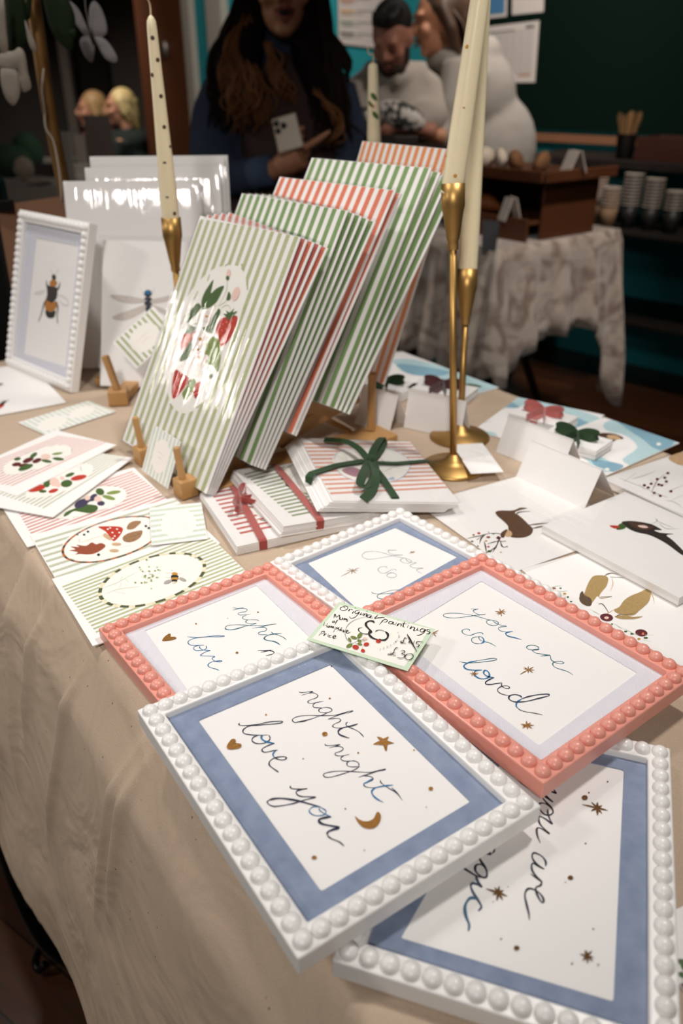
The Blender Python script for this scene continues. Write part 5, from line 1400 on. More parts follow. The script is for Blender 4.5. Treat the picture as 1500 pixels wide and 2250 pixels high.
bstrip([(814, 1008, .006), (822, 985, .012), (838, 962, .013), (842, 972, .008), (830, 992, .006), (818, 1006, .006)], .011)
bstrip([(812, 1012, .006), (798, 1040, .012), (791, 1062, .010), (800, 1072, .006), (815, 1060, .007), (824, 1035, .008), (818, 1015, .006)], .011)
bstrip([(816, 1012, .006), (826, 1045, .010), (818, 1075, .006), (798, 1098, .003)], .011)
bw.ell(ploc(r3, 813, 1010, zt + .007), (.006, .006, .006)); bw.obj('bow', velvet_green, r3)
# bows lying behind the tent cards
def loose_bow(px, py, z, a, s, m, label, w=.012):
    c = onz(px, py, z); r = empty('ribbon_bow', c); finish(r, label, 'ribbon bow', 'velvet ribbon bows'); bow(r, (0, 0, 0), a, s, m, w, ((-.6, .5), (.7, .6))); return r
def bow_pack(px, py, a, m, rib, label, w=.11, h=.08):
    c = onz(px, py, .7505); r = empty('card_pack', c); r.rotation_euler = (0, 0, a); finish(r, label, 'card pack', 'ribbon tied card packs')
    for i in range(9): q = MB().box((0, 0, 0), (w, h, .0014)).obj('card', paper, r); q.location = (rnd.uniform(-.001, .001), rnd.uniform(-.001, .001), .001 + i * .0018)
    band([(0, -h / 2, .002), (0, -h / 2, .0168), (0, 0, .0176), (0, h / 2, .0168), (0, h / 2, .002)], .012, .0008, rib, r)
    bow(r, (0, 0, .0185), R(5), .027, rib, .010); return r
bow_pack(1262, 985, R(-42), paper, velvet_green, 'white card pack with dark green velvet bow behind the nearest tent card', .085, .05)
bow_pack(1190, 933, R(-42), paper, velvet_pink, 'white card pack with pink velvet bow behind the second tent card', .085, .055)
bow_pack(970, 872, R(-30), paper, velvet_wine, 'white card pack with wine velvet bow behind the candlesticks', .10, .06)
bow_pack(850, 862, R(-35), paper, velvet_green, 'white card pack with dark green bow behind the rack post', .09, .05)

# ------------------------------------------------------------------ leaning prints in the rack
def print_group(key, n, label0, labelk, group, step=.0042, back=None, lean_add=.9, shift=.0022, fan=1.0):
    o, ux, uy, w, h, ops = SHEETS[key]; ux_, uy_ = Vector(ux), Vector(uy); nrm = ux_.cross(uy_)
    out = []
    for i in range(n):
        r = MB().box((0, 0, -.0006), (w, h, .0012)).obj('art_print', paper)
        mw = frame_of(SHEETS[key])
        piv = Vector(o) - uy_ * h / 2 + ux_ * w / 2
        T = Matrix.Translation(piv) @ Matrix.Rotation(R(-lean_add * i), 4, ux_) @ Matrix.Rotation(R(-fan * i), 4, nrm) @ Matrix.Translation(-piv)
        r.matrix_world = Matrix.Translation(-nrm * step * i + ux_ * shift * i) @ T @ mw
        if i == 0: finish(r, label0, 'print', group); art(ops, w, h, r)
        else:
            c = (back or ['coral'])[(i - 1) % len(back or ['coral'])]
            finish(r, labelk[(i - 1) % len(labelk)], 'print', group); w1, h1 = w * 5e3, h * 5e3
            k = 1e4
            art([('t', c, f'{-w1} {-h1} {w1} {-h1} {w1} {h1} {-w1} {h1}', 14, .5, 0)] + [('s', 'black' if i % 2 else 'olive', 22, f'{w1 * .62} {y} {w1 * .66} {y + 90}') for y in range(-700, 500, 240)], w, h, r)
        sleeve_on(r, w, h, .004)
        out.append(r)
    return out
print_group('g1', 5, 'green striped print with strawberries in an oval, front of the rack', ['red striped print behind the strawberry print, nearest to it', 'red striped print behind the strawberry print, second back', 'red striped print behind the strawberry print, third back', 'red striped print behind the strawberry print, fourth back', 'red striped print furthest back behind the strawberry print'], 'striped prints in the front rack slot', .0026, ['rose2', 'coral', 'rose2', 'coral', 'rose2'], .4, .0006, 1.2)
print_group('g2', 5, 'green striped print second in the rack, directly behind the strawberry group', ['green striped print, first sheet behind the second rack print', 'green striped print, second sheet behind the second rack print', 'green striped print, third sheet behind the second rack print', 'green striped print, last sheet behind the second rack print'], 'green striped prints in the second rack slot', .0036, ['green2'], .35, .0022, .8)
print_group('g3', 2, 'coral red striped print in the middle of the rack', ['coral red striped print tucked directly behind the middle coral one'], 'coral striped prints in the middle rack slot', .004, ['coral'], .5, .001, .6)
print_group('g4', 4, 'green striped print fourth in the rack, behind the coral one', ['green striped print, first sheet behind the fourth rack print', 'green striped print, second sheet behind the fourth rack print', 'green striped print, third sheet behind the fourth rack print'], 'green striped prints in the fourth rack slot', .0045, ['green2'], .8, .004, .8)
print_group('g5', 1, 'orange striped print at the far end of the rack', [], 'orange striped prints at the back of the rack')
# the rack itself
def beam(mb, a, b, w, h):
    a, b = Vector(a), Vector(b); t = (b - a); L = t.length; q = t.to_track_quat('X', 'Z').to_matrix(); mb.box((a + b) / 2, (L, w, h), rot=q); return mb
O1 = Vector((-.15, .95, .75)); rk = empty('print_rack', O1); finish(rk, 'pale wooden sloping rack holding the striped prints', 'display rack')
def rp(mb, nm, **k): o = mb.obj(nm, wood, rk, **k); o.location = -O1; return o
rp(beam(MB(), onz(455, 1068, .757), onz(850, 952, .757), .05, .013), 'base_board', bevel=.002)
rp(beam(MB(), (-.162, .908, .768), (.02, 1.06, .815), .018, .02), 'sloping_rail', bevel=.002)
rp(beam(MB(), (-.25, 1.03, .768), (-.03, 1.22, .82), .018, .02), 'sloping_rail', bevel=.002)
rp(beam(MB(), (-.09, .99, .775), (-.02, 1.02, .83), .02, .025), 'notched_block', bevel=.002)
rp(beam(MB(), onz(815, 945, .764), onz(815, 945, .764) + Vector((0, 0, .085)), .011, .011), 'post', bevel=.002)
rp(MB().tube([onz(700, 912, .775), onz(768, 948, .765)], .0045), 'peg', smooth=True)
for (bx, by, bz, top) in ((308, 1012, .75, (303, 922)), (397, 1085, .75, (393, 980))):
    b = onz(bx, by + 8, .7505); rp(MB().box(b + Vector((.006, .006, .012)), (.024, .022, .024), rz=R(40)), 'foot_block', bevel=.002)
    rp(beam(MB(), b + Vector((.004, .004, .02)), b + Vector((.0, .004, .066)), .008, .008), 'stop_dowel', bevel=.002)
O2 = onz(255, 890, .75); rk2 = empty('print_rack', O2); finish(rk2, 'pale wooden rack at the back left holding the dragonfly print', 'display rack')
def rp2(mb, nm, **k): o = mb.obj(nm, wood, rk2, **k); o.location = -O2; return o
b = onz(258, 892, .7505); rp2(MB().box(b + Vector((0, .012, .012)), (.03, .028, .024), rz=R(10)), 'foot_block', bevel=.002)
rp2(beam(MB(), b + Vector((.002, .008, .02)), b + Vector((-.012, .012, .078)), .010, .010), 'stop_dowel', bevel=.002)
rp2(beam(MB(), b + Vector((0, .02, .008)), b + Vector((.03, .3, .008)), .026, .014), 'base_board', bevel=.002)
rp2(beam(MB(), b + Vector((-.06, .10, .008)), b + Vector((.16, .12, .008)), .02, .012), 'cross_bar', bevel=.002)
rp2(beam(MB(), b + Vector((.03, .26, .012)), b + Vector((.03, .30, .19)), .014, .014), 'back_post', bevel=.002)
# white prints standing at the back
def white_print(i, px, label):
    o, ux, uy, w, h, ops = SHEETS['white']; r = MB().box((0, 0, -.0009), (w, h, .0018)).obj('art_print', paper); finish(r, label, 'print', 'white prints seen from behind'); mw = frame_of(SHEETS['white'])
    r.matrix_world = Matrix.Translation(Vector(px)) @ mw; sleeve_on(r, w, h, .005); return r
white_print(0, (0, 0, 0), 'blank white backed print in cellophane, front of the back left stack')
white_print(1, (.03, .032, .018), 'blank white backed print, second in the back left stack')
white_print(2, (.036, .05, .034), 'blank white backed print, third in the back left stack')
white_print(3, (.042, .056, .034), 'blank white backed print, rearmost in the back left stack')
card('dragon', 'art_print', 'sleeved print of a blue dragonfly propped at the back left', 'print', sleeve=.008, th=.0015)
s_ = MB().box((0, 0, 0), (.085, .055, .0006)).obj('shop_card', paper); finish(s_, 'small green striped card tilted against the dragonfly print', 'card')
pp = at(318, 742, 1.215); s_.matrix_world = Matrix.Translation(pp) @ Matrix.Rotation(R(62), 4, 'X') @ Matrix.Rotation(R(42), 4, 'Z')
art([('t', 'sage1', '-400 -260 400 -260 400 260 -400 260', 9, .45, 0), ('f', 'cream_w', '-260 0 -180 150 0 190 180 150 260 0 180 -150 0 -190 -180 -150'), ('s', 'pinkl', 6, '-130 30 0 40 130 30'), ('s', 'pinkl', 6, '-90 -40 0 -30 100 -40')], .085, .055, s_, z0=4e-4)
# ------------------------------------------------------------------ candlesticks and candles
def candlestick(base, top, label, sock=.045, r=.0172, foot=.045):
    b, t = Vector(base), Vector(top); root = empty('candlestick', b); finish(root, label, 'candlestick', 'slim brass candlesticks')
    ax = (t - b).normalized(); L = (t - b).length
    MB().lathe([(foot, 0), (foot, .002), (foot * .93, .0045), (foot * .5, .008), (.012, .012), (.006, .02)], n=40).obj('foot', brass, root, smooth=True)
    MB().tube([(0, 0, .012), tuple(ax * (L - sock * .9))], .0047, 14).obj('stem', brass, root, smooth=True)
    q = ax.to_track_quat('Z', 'X').to_matrix().to_4x4(); T = Matrix.Translation(ax * (L - sock)) @ q
    MB().lathe([(.0055, -.012), (.0066, -.011), (.0066, -.002), (.0075, 0), (r * .9, sock * .52), (r, sock * .6), (r, sock), (r * .9, sock), (r * .9, sock * .8)], n=32, T=T).obj('socket', brass, root, smooth=True)
    return ax
def candle(base, ax, L, r0, r1, label, wickbend, deco=None, tip=True):
    b = Vector(base); root = empty('candle', b); finish(root, label, 'candle', 'ivory taper candles'); q = ax.to_track_quat('Z', 'X').to_matrix().to_4x4()
    MB().lathe([(r0, 0), (r0, .002), (r0 * .985, L * .2), ((r0 + r1) / 2, L * .55), (r1 * 1.03, L * .94), (r1 * .9, L * .975), (r1 * .5, L * .993), (.001, L)], n=32, T=q).obj('wax', wax, root, smooth=True)
    if tip: MB().tube([tuple(q @ Vector(p)) for p in catmull([(0, 0, L - .002), (.001, 0, L + .012), wickbend, (wickbend[0] * 1.6, wickbend[1], wickbend[2] + .012)], 4)], .0012, 8).obj('wick', mat('wick', 'cbb690', .9), root, smooth=True)
    if deco:
        mb = MB(); ms = []; cdir = q.to_3x3().inverted() @ (Vector((0, 0, 1.2)) - b); ang0 = math.degrees(math.atan2(cdir.y, cdir.x)) - 270
        for kind, ang, z, s, c in deco:
            ang = ang + ang0
            if c not in ms: ms.append(c)
            rr = r0 + (r1 - r0) * z / L + .00025; D = Matrix.Rotation(R(ang), 4, 'Z')
            if kind == 'dot': mb.ell((0, 0, 0), (.0005, s, s), mi=ms.index(c), nu=12, nv=8); k = 12 * 9
            elif kind == 'leaf': mb.ell((0, 0, 0), (.0005, s * .5, s), rot=Matrix.Rotation(R(c == 'leafd' and 40 or 0), 3, 'X'), mi=ms.index(c), nu=12, nv=8); k = 12 * 9
            elif kind == 'line': mb.box((0, 0, 0), (.0006, .0009, s * 2), ms.index(c)); k = 8
            for i in range(len(mb.v) - k, len(mb.v)): mb.v[i] = tuple(q @ D @ (Vector(mb.v[i]) + Vector((rr, 0, z))))
        mb.obj('painted_decoration', [inkm(c) for c in ms], root)
    return root
b1 = onz(990, 1036, .75) + Vector((.004, .012, 0)); t1p = at(995, 403, 1.0)
ax = candlestick(b1, t1p, 'tall brass candlestick on a round foot beside the green bow pack, in front', .062, .0140, .042)
dk = [('dot', 250 + a, z, .0022, 'ochre') for a, z in ((20, .09), (-15, .15), (25, .02), (5, .23), (-60, .04), (40, .20), (-40, .26))] + [('line', 305, .30, .012, 'brown'), ('line', 300, .285, .006, 'brown')]
dirn = (at(1053, 0, 1.02) - t1p).normalized()
candle(t1p - dirn * .012, dirn, .34, .0129, .0078, 'tall ivory candle with gold dots and a star, in the front brass candlestick', (.006, 0, .36), dk, True)
b2 = onz(1012, 968, .75) + Vector((.0, .012, 0)); t2p = at(1027, 592, 1.12)
ax2 = candlestick(b2, t2p, 'shorter brass candlestick standing behind the tall one', .062, .0140, .043)
dirn2 = (at(1055, 120, 1.14) - t2p).normalized()
candle(t2p - dirn2 * .012, dirn2, .37, .0130, .0080, 'plain ivory taper candle in the shorter brass candlestick', (.006, 0, .38))
b3 = at(387, 620, 1.18); b3.z = .75; t3p = at(375, 478, 1.18)
ax3 = candlestick(b3, t3p, 'brass candlestick behind the strawberry print, at the left', .062, .0137, .04)
dirn3 = (at(331, 33, 1.17) - t3p).normalized(); L3 = (at(331, 33, 1.17) - t3p).length
dk = [('dot', 270 + a, z * L3, .0026, 'brown') for a, z in ((-5, .94), (25, .84), (-45, .77), (20, .67), (20, .52), (60, .42), (-5, .34), (60, .26), (-10, .16), (30, .07))]
candle(t3p - dirn3 * .010, dirn3, L3 + .010, .0118, .0062, 'ivory taper candle with brown dots standing in front of the white prints', (-.01, .004, L3 + .032), dk)
t4p = at(822, 330, 1.62); t4d = (at(819, 137, 1.62) - t4p).normalized(); L4 = (at(819, 137, 1.62) - t4p).length
dk = [('leaf', 275, L4 * .62, .008, 'leafd'), ('leaf', 285, L4 * .41, .008, 'leafd'), ('leaf', 238, L4 * .54, .006, 'leafd'), ('line', 262, L4 * .5, .006, 'red'), ('dot', 268, L4 * .51, .0022, 'red')]
candlestick((t4p.x, t4p.y, .75), t4p - Vector((0, 0, .0)), 'brass candlestick hidden behind the far striped prints', .05, .0150, .04)
candle(t4p, t4d, L4, .0128, .0088, 'short ivory candle painted with holly behind the orange striped print', (-.006, 0, L4 + .012), dk)

# ------------------------------------------------------------------ dressing at the far left end of our table
O3 = at(150, 480, 1.62); O3.z = .75
ar = empty('brass_arch', O3); finish(ar, 'tall brushed brass arch rising at the back left of the table', 'display arch')
pa = [at(56, -90, 1.6), at(72, 0, 1.6), at(88, 110, 1.6), at(104, 220, 1.61), at(124, 330, 1.62), at(144, 430, 1.62), at(151, 480, 1.62), Vector((O3.x + .005, O3.y, .755))]
MB().tube([p - O3 for p in catmull(pa, 5)], .0125, 12).obj('arch_bar', brass_dull := mat('dull_brass', '8a6434', .5, .5), ar, smooth=True)
MB().lathe([(.07, 0), (.07, .004), (.02, .01), (.013, .02)], c=(.005, 0, .0)).obj('foot', brass_dull, ar, smooth=True)
MB().tube([p - O3 for p in catmull([at(96, 150, 1.58), at(92, 195, 1.58), at(98, 240, 1.58), at(100, 280, 1.58), at(118, 312, 1.58), at(130, 380, 1.58), at(136, 440, 1.58)], 5)], .0013, 6).obj('string', mat('white_string', 'cfc6bb', .8), ar, smooth=True)
def leafm(P, Y, m, root, name, th=.001, O=None, bulge=.003):
    P = [np.array(q) for q in P]; Q = catmull(P, 3, True); c = sum(Q) / len(Q); n = len(Q)
    vs = [at(q[0], q[1], Y) for q in Q] + [at(*(c + (q - c) * .5), Y - bulge * .7) for q in Q] + [at(c[0], c[1], Y - bulge)]
    vs = [v - (O or Vector((0, 0, 0))) for v in vs]
    fs = [(i, (i + 1) % n, n + (i + 1) % n, n + i) for i in range(n)] + [(n + i, n + (i + 1) % n, 2 * n) for i in range(n)]
    o = mesh_obj(name, vs, fs, m, root, smooth=True); s = o.modifiers.new('s', 'SOLIDIFY'); s.thickness = th; return o
O4 = at(90, 20, 1.55); gar = empty('leaf_garland', O4); finish(gar, 'dark green leaf garland hung with white paper pieces at top left', 'garland')
lf = mat('dark_leaf', '16240f', .8, spec=.2)
for P in ([(12, -30), (30, -30), (50, -20), (60, 40), (62, 80), (48, 108), (25, 112), (14, 60)], [(92, -30), (130, -30), (160, 20), (166, 55), (162, 90), (155, 112), (130, 92), (108, 55)], [(144, 68), (160, 62), (168, 70), (166, 82), (152, 80)], [(60, -30), (70, -20), (66, 40), (58, 30)]):
    leafm(P, 1.55, lf, gar, 'leaf', O=O4)
MB().tube([p - O4 for p in catmull([at(-10, -30, 1.56), at(40, -25, 1.56), at(90, -30, 1.57), at(150, -28, 1.56)], 4)], .003, 6).obj('twine', mat('brown_twine', '40301c', .9), gar, smooth=True)
pw = mat('translucent_paper', '8f8478', .8, spec=.2)
for P in ([(0, 118), (30, 112), (42, 104), (55, 118), (62, 160), (69, 190), (60, 200), (48, 198), (40, 150), (20, 140), (0, 150)], [(0, 0), (10, 0), (14, 60), (18, 112), (4, 118), (-10, 60)], [(55, 45), (62, 60), (78, 95), (80, 112), (72, 112), (62, 90)], [(2, 150), (35, 150), (45, 200), (30, 232), (8, 205)]):
    leafm(P, 1.5, pw, gar, 'paper_petal', O=O4, bulge=.001)
O5 = at(200, 77, 1.7); bf = empty('paper_butterfly', O5); finish(bf, 'white gauze butterfly ornament hovering against the dark doorway', 'ornament')
wg = mat('white_gauze', '9a9494', .8, bump=.6, bscale=60)
def c3(s): v = [float(t) / 3 for t in s.split()]; return list(zip(v[::2], v[1::2]))
for s in ("425 20 445 2 480 20 530 80 585 215 565 238 515 180 460 100", "592 220 588 80 605 15 635 12 675 70 705 170 700 225 660 245 615 242", "540 245 580 238 612 255 624 320 615 395 592 408 555 360 528 290", "620 238 680 250 730 300 770 370 770 405 740 412 690 380 650 310"):
    w = leafm(c3(s), 1.7, wg, bf, 'wing', O=O5, bulge=.001)
MB().tube([at(196, 60, 1.69) - O5, at(200, 78, 1.69) - O5, at(206, 98, 1.69) - O5], [.002, .004, .002], 8).obj('body', mat('dark_wire', '1c1816', .6), bf, smooth=True)
MB().tube([at(200, 74, 1.69) - O5, at(188, 20, 1.66) - O5, at(182, -60, 1.62) - O5], .0006, 5).obj('thread', M['white_string'], bf)
# brown board leaning behind the bee frame
def plate(name, P, th, m, parent=None, O=None):
    P = [Vector(p) - (O or Vector((0, 0, 0))) for p in P]; n_ = (P[1] - P[0]).cross(P[3] - P[0]).normalized() * th; Q = [p + n_ for p in P]
    o = mesh_obj(name, P + Q, [(3, 2, 1, 0), (4, 5, 6, 7), (0, 1, 5, 4), (1, 2, 6, 5), (2, 3, 7, 6), (3, 0, 4, 7)], m, parent)
    bm = bmesh.new(); bm.from_mesh(o.data); bmesh.ops.recalc_face_normals(bm, faces=bm.faces); bm.to_mesh(o.data); bm.free(); return o
kb = plate('display_board', [at(-8, 452, 1.56), at(182, 424, 1.60), Vector((at(182, 424, 1.6).x, 1.58, .756)), Vector((at(34, 640, 1.52).x, 1.50, .756))], .01, mat('brown_board', '7a5236', .7, var=.1))
finish(kb, 'brown board leaning behind the upright bee frame', 'board')
c_ = MB().box(at(8, 452, 1.555), (.035, .014, .02)).obj('clip', legm, kb, bevel=.002)
# dark chair back beside the table end
O6 = at(-20, 640, 1.75); O6.z = 0; ch = empty('black_chair', O6); finish(ch, 'black padded chair at the left edge beyond the table', 'chair')
bk = mat('black_vinyl', '0c0b0b', .5)
MB().box((-.18, .1, .78), (.42, .07, .5)).obj('backrest', bk, ch, bevel=.02); MB().box((-.18, -.08, .46), (.42, .4, .06)).obj('seat', bk, ch, bevel=.02)
for x in (-.36, 0):
    for y in (-.25, .1): MB().tube([(x, y, 0), (x, y, .45)], .012).obj('leg', legm, ch, smooth=True)

# ------------------------------------------------------------------ café table with velvet cloth
K_, A_ = Vector((.4656, 2.4643, 0)), Vector((.786, .618, 0)); B_ = Vector((-.618, .786, 0)); LA, LB = .61, .46
def vp(a, b, z): return K_ + A_ * a + B_ * b + Vector((0, 0, z))
Tc = vp(LA / 2, LB / 2, 0); ct = empty('folding_table', Tc); finish(ct, 'small folding table under the crushed velvet cloth', 'table')
o = MB().box(Vector((0, 0, .733)), (LA - .02, LB - .02, .024), rz=math.atan2(A_.y, A_.x)).obj('tabletop', M['grey_plastic'], ct)
for s1 in (.1, LB - .1):
    MB().tube([vp(.08, s1, .72) - Tc, vp(LA - .10, s1 - .0, .0) - Tc], .014).obj('leg', legm, ct, smooth=True); MB().tube([vp(LA - .08, s1 + .03, .72) - Tc, vp(.10, s1 + .03, .0) - Tc], .014).obj('leg', legm, ct, smooth=True)
per = []
def seg(a0, b0, a1, b1, oa, ob, n): 
    for i in range(n): t = i / n; per.append((a0 + (a1 - a0) * t, b0 + (b1 - b0) * t, oa, ob))
seg(0, LB, 0, 0, -1, 0, 70)
for i in range(8): t = R(i * 90 / 8); per.append((0, 0, -math.cos(t), -math.sin(t)))
seg(0, 0, LA, 0, 0, -1, 56)
for i in range(8): t = R(i * 90 / 8); per.append((LA, 0, math.sin(t), -math.cos(t)))
seg(LA, 0, LA, LB, 1, 0, 60)
for i in range(6): t = R(i * 90 / 6); per.append((LA, LB, math.cos(t), math.sin(t)))
seg(LA, LB, 0, LB, 0, 1, 40)
for i in range(6): t = R(i * 90 / 6); per.append((0, LB, -math.sin(t), math.cos(t)))
vs, fs = [], []; n = len(per); lv = [0, .02, .06, .15, .3, .5, .7, .85, 1]
for i, (a, b, oa, ob) in enumerate(per):
    dK = math.hypot(a, b); dR = math.hypot(a - LA, b)
    hem = .455 - .11 * math.exp(-(dK / .12) ** 2) - .30 * math.exp(-(dR / .07) ** 2) + .005 * math.sin(i * .5)
    if oa < -.5: hem = .37 + .02 * math.sin(i * .35)
    fold = .022 * math.sin(i * .42 + 1) + .012 * math.sin(i * .9) + .03 * math.exp(-(dK / .10) ** 2) + .05 * math.exp(-(dR / .10) ** 2)
    for t in lv:
        z = .758 - (.758 - hem) * t; off = .012 * min(1, t * 20) + (fold + .018) * min(1, t * 1.6) * (.4 + .6 * t); vs.append(vp(a + oa * off, b + ob * off, z if t > 0 else .7595))
m_ = len(lv)
for i in range(n):
    j = (i + 1) % n
    for k in range(m_ - 1): fs.append((i * m_ + k, j * m_ + k, j * m_ + k + 1, i * m_ + k + 1))
fs.append(tuple(i * m_ for i in range(n))[::-1])
vel = cloth_mat('crushed_velvet', 'a8998e', '8d7d72'); nt = vel.node_tree
nz = nt.nodes.new('ShaderNodeTexNoise'); nz.inputs['Scale'].default_value = 9; nz.inputs['Detail'].default_value = 5; nz.inputs['Distortion'].default_value = 1.8
tcc = nt.nodes.new('ShaderNodeTexCoord'); nt.links.new(tcc.outputs['Object'], nz.inputs['Vector'])
rp_ = nt.nodes.new('ShaderNodeValToRGB'); rp_.color_ramp.elements[0].position = .38; rp_.color_ramp.elements[0].color = lin('8d7b70'); rp_.color_ramp.elements[1].position = .56; rp_.color_ramp.elements[1].color = lin('bfb1a6')
nt.links.new(nz.outputs['Fac'], rp_.inputs[0]); nt.links.new(rp_.outputs[0], nt.nodes['Principled BSDF'].inputs['Base Color']); nt.nodes['Principled BSDF'].inputs['Sheen Weight'].default_value = .5
vc = mesh_obj('velvet_tablecloth', vs, fs, vel, smooth=True); finish(vc, 'pale crushed velvet cloth hanging unevenly over the café table', 'tablecloth'); so = vc.modifiers.new('s', 'SOLIDIFY'); so.thickness = .002
vc.data.polygons[len(vc.data.polygons) - 1].use_smooth = False
# wooden display crate with bakes
Cn = onz(1186, 526, .765); Cn.z = .762; crm = mat('dark_stained_wood', '5a321a', .55, bump=.15, bscale=30, var=.25, vscale=14)
ra = math.atan2(A_.y, A_.x)
def cp(a, b, z): return A_ * a + B_ * b + Vector((0, 0, z))
cr = empty('display_crate', Cn); finish(cr, 'dark wooden two level display crate on the velvet cloth', 'display crate')
def cbox(nm, a0, a1, b0, b1, z0, z1, bev=.003): return MB().box(cp((a0 + a1) / 2, (b0 + b1) / 2, (z0 + z1) / 2), (a1 - a0, b1 - b0, z1 - z0), rz=ra).obj(nm, crm, cr, bevel=bev)
cbox('side_panel', 0, .27, 0, .012, 0, .175); cbox('side_panel', 0, .27, .36, .372, 0, .175); cbox('back_panel', .258, .27, .012, .36, 0, .175)
cbox('top_board', -.05, .30, -.03, .40, .175, .19); cbox('top_rim', -.062, -.05, -.03, .40, .172, .205); cbox('top_rim', -.05, .30, -.042, -.03, .172, .205)
cbox('shelf', -.06, .25, .012, .36, .045, .057); cbox('shelf_rim', -.072, -.06, .0, .36, .0, .068)
def bake(a, b, z, r, rot, m, label, nm='cookie', cat='cookie', g='cookies on the crate'):
    mb = MB().ell((0, 0, 0), r, nu=14, nv=10); o = mb.obj(nm, m, smooth=True); o.location = Cn + cp(a, b, z); o.rotation_euler = rot; return finish(o, label, cat, g)
ck = mat('baked_cookie', '7a5232', .8, bump=.8, bscale=60, var=.35, vscale=40); cw_ = mat('iced_biscuit', 'cdbfae', .7, bump=.4, bscale=60, var=.15, vscale=30); cro = mat('baked_croissant', '8a4c20', .6, bump=.5, bscale=40, var=.3, vscale=30)
bake(-.01, .02, .222, (.05, .022, .034), (R(15), R(-10), R(60)), ck, 'brown cookie nearest the white sign on top of the crate')
bake(-.01, .12, .222, (.05, .024, .033), (R(-18), R(8), R(70)), ck, 'large chocolate chip cookie on the middle of the crate top')
bake(0, .19, .222, (.045, .022, .033), (R(-12), R(8), R(80)), cw_, 'pale iced biscuit on the crate top beside the chocolate cookie')
bake(0, .26, .222, (.045, .03, .034), (R(10), R(5), R(50)), cw_, 'pale iced biscuit on the crate top, second from left')
bake(0, .33, .22, (.045, .03, .03), (R(10), R(-5), R(50)), cw_, 'pale iced biscuit at the left end of the crate top')
for b, l in ((.30, 'left'), (.22, 'right')):
    mb = MB(); P = catmull([(-.055, .012, -.005), (-.03, -.004, .006), (0, -.01, .01), (.03, -.004, .006), (.055, .012, -.005)], 3); mb.tube([tuple(p) for p in P], [.006 + .02 * math.sin(math.pi * i / (len(P) - 1)) + .003 * (i % 2) for i in range(len(P))], 12)
    o = mb.obj('croissant', cro, smooth=True); o.location = Cn + cp(-.02, b, .082); o.rotation_euler = (0, 0, R(-50)); finish(o, f'{l} golden croissant on the lower shelf of the crate', 'croissant', 'croissants')
def sign(px, py, Y, w, h, rz, tilt, m, label, name='price_sign'):
    o = MB().box((0, 0, h / 2), (w, .003, h), rot=Matrix.Rotation(R(tilt), 3, 'X')).box((0, -.035, h / 2), (w, .003, h), rot=Matrix.Rotation(R(-tilt), 3, 'X')).obj(name, m); o.location = at(px, py, Y); o.rotation_euler = (0, 0, R(rz)); return finish(o, label, 'price sign', 'small folded signs')
wsg = mat('white_card_sign', 'c8c0b8', .6)
sg = sign(1268, 384, 2.66, .055, .066, -70, 22, wsg, 'white folded sign standing on top of the crate'); sg.location.z = Cn.z + .191
sg = sign(1130, 474, 2.62, .045, .07, -70, 18, wsg, 'white folded sign on the lower shelf beside the croissants'); sg.location.z = Cn.z + .058
sb = plate('chalk_sign', [at(1058, 552, 2.44), at(1088, 556, 2.42), at(1098, 492, 2.48), at(1060, 486, 2.50)], .003, mat('slate', '24262a', .7)); sb.location.z += .004; finish(sb, 'small dark slate sign leaning against the crate front', 'price sign')
for k in range(3): pass
# packets on the table left of the crate, held by the two people
pk = mat('printed_wrap', 'b9b0a8', .5, bump=.3, bscale=50); nt = pk.node_tree; vz = nt.nodes.new('ShaderNodeTexNoise'); vz.inputs['Scale'].default_value = 38; vz.inputs['Detail'].default_value = 3; rr_ = nt.nodes.new('ShaderNodeValToRGB'); rr_.color_ramp.elements[0].position = .46; rr_.color_ramp.elements[0].color = lin('3a3c3a'); rr_.color_ramp.elements[1].position = .53; rr_.color_ramp.elements[1].color = lin('cfc6be')
tcc = nt.nodes.new('ShaderNodeTexCoord'); nt.links.new(tcc.outputs['Object'], vz.inputs['Vector']); nt.links.new(vz.outputs['Fac'], rr_.inputs[0]); nt.links.new(rr_.outputs[0], nt.nodes['Principled BSDF'].inputs['Base Color'])
for (x, y, Y, r, rt, lb) in ((800, 262, 2.85, (.07, .03, .035), (0, R(4), R(10)), 'black and white patterned packet held at left by the bearded man'), (880, 254, 2.84, (.085, .03, .04), (0, R(18), R(-8)), 'black and white patterned packet between the two people in hoodies')):
    o = MB().ell((0, 0, 0), r, nu=20, nv=14).obj('patterned_packet', pk, smooth=True); o.location = at(x, y, Y); o.rotation_euler = rt; finish(o, lb, 'packet')
o = MB().box((0, 0, 0), (.2, .12, .03)).obj('baking_tray', mat('dark_tray', '201815', .5), bevel=.006); o.location = at(850, 306, 2.98); finish(o, 'dark tray below the patterned packets on the café table', 'tray')
tray = o
for k, (x, y) in enumerate(((860, 292), (875, 294), (890, 292), (868, 288))):
    q = MB().ell((0, 0, 0), (.016, .016, .012), nu=12, nv=8).obj('red_sweet', mat('red_sweet', 'a02818', .35), smooth=True); q.location = at(x, y, 2.97); finish(q, 'small bright red sweet on the dark tray', 'sweet', 'red sweets on the tray')
hz = tray.location.z - .0155; o = MB().box((0, 0, hz / 2), (.26, .18, hz)).obj('side_cabinet', mat('brown_crate', '3a2418', .7), bevel=.006); o.location = (tray.location.x, tray.location.y + .03, 0); finish(o, 'narrow dark brown cabinet carrying the tray beside the café table', 'cabinet')

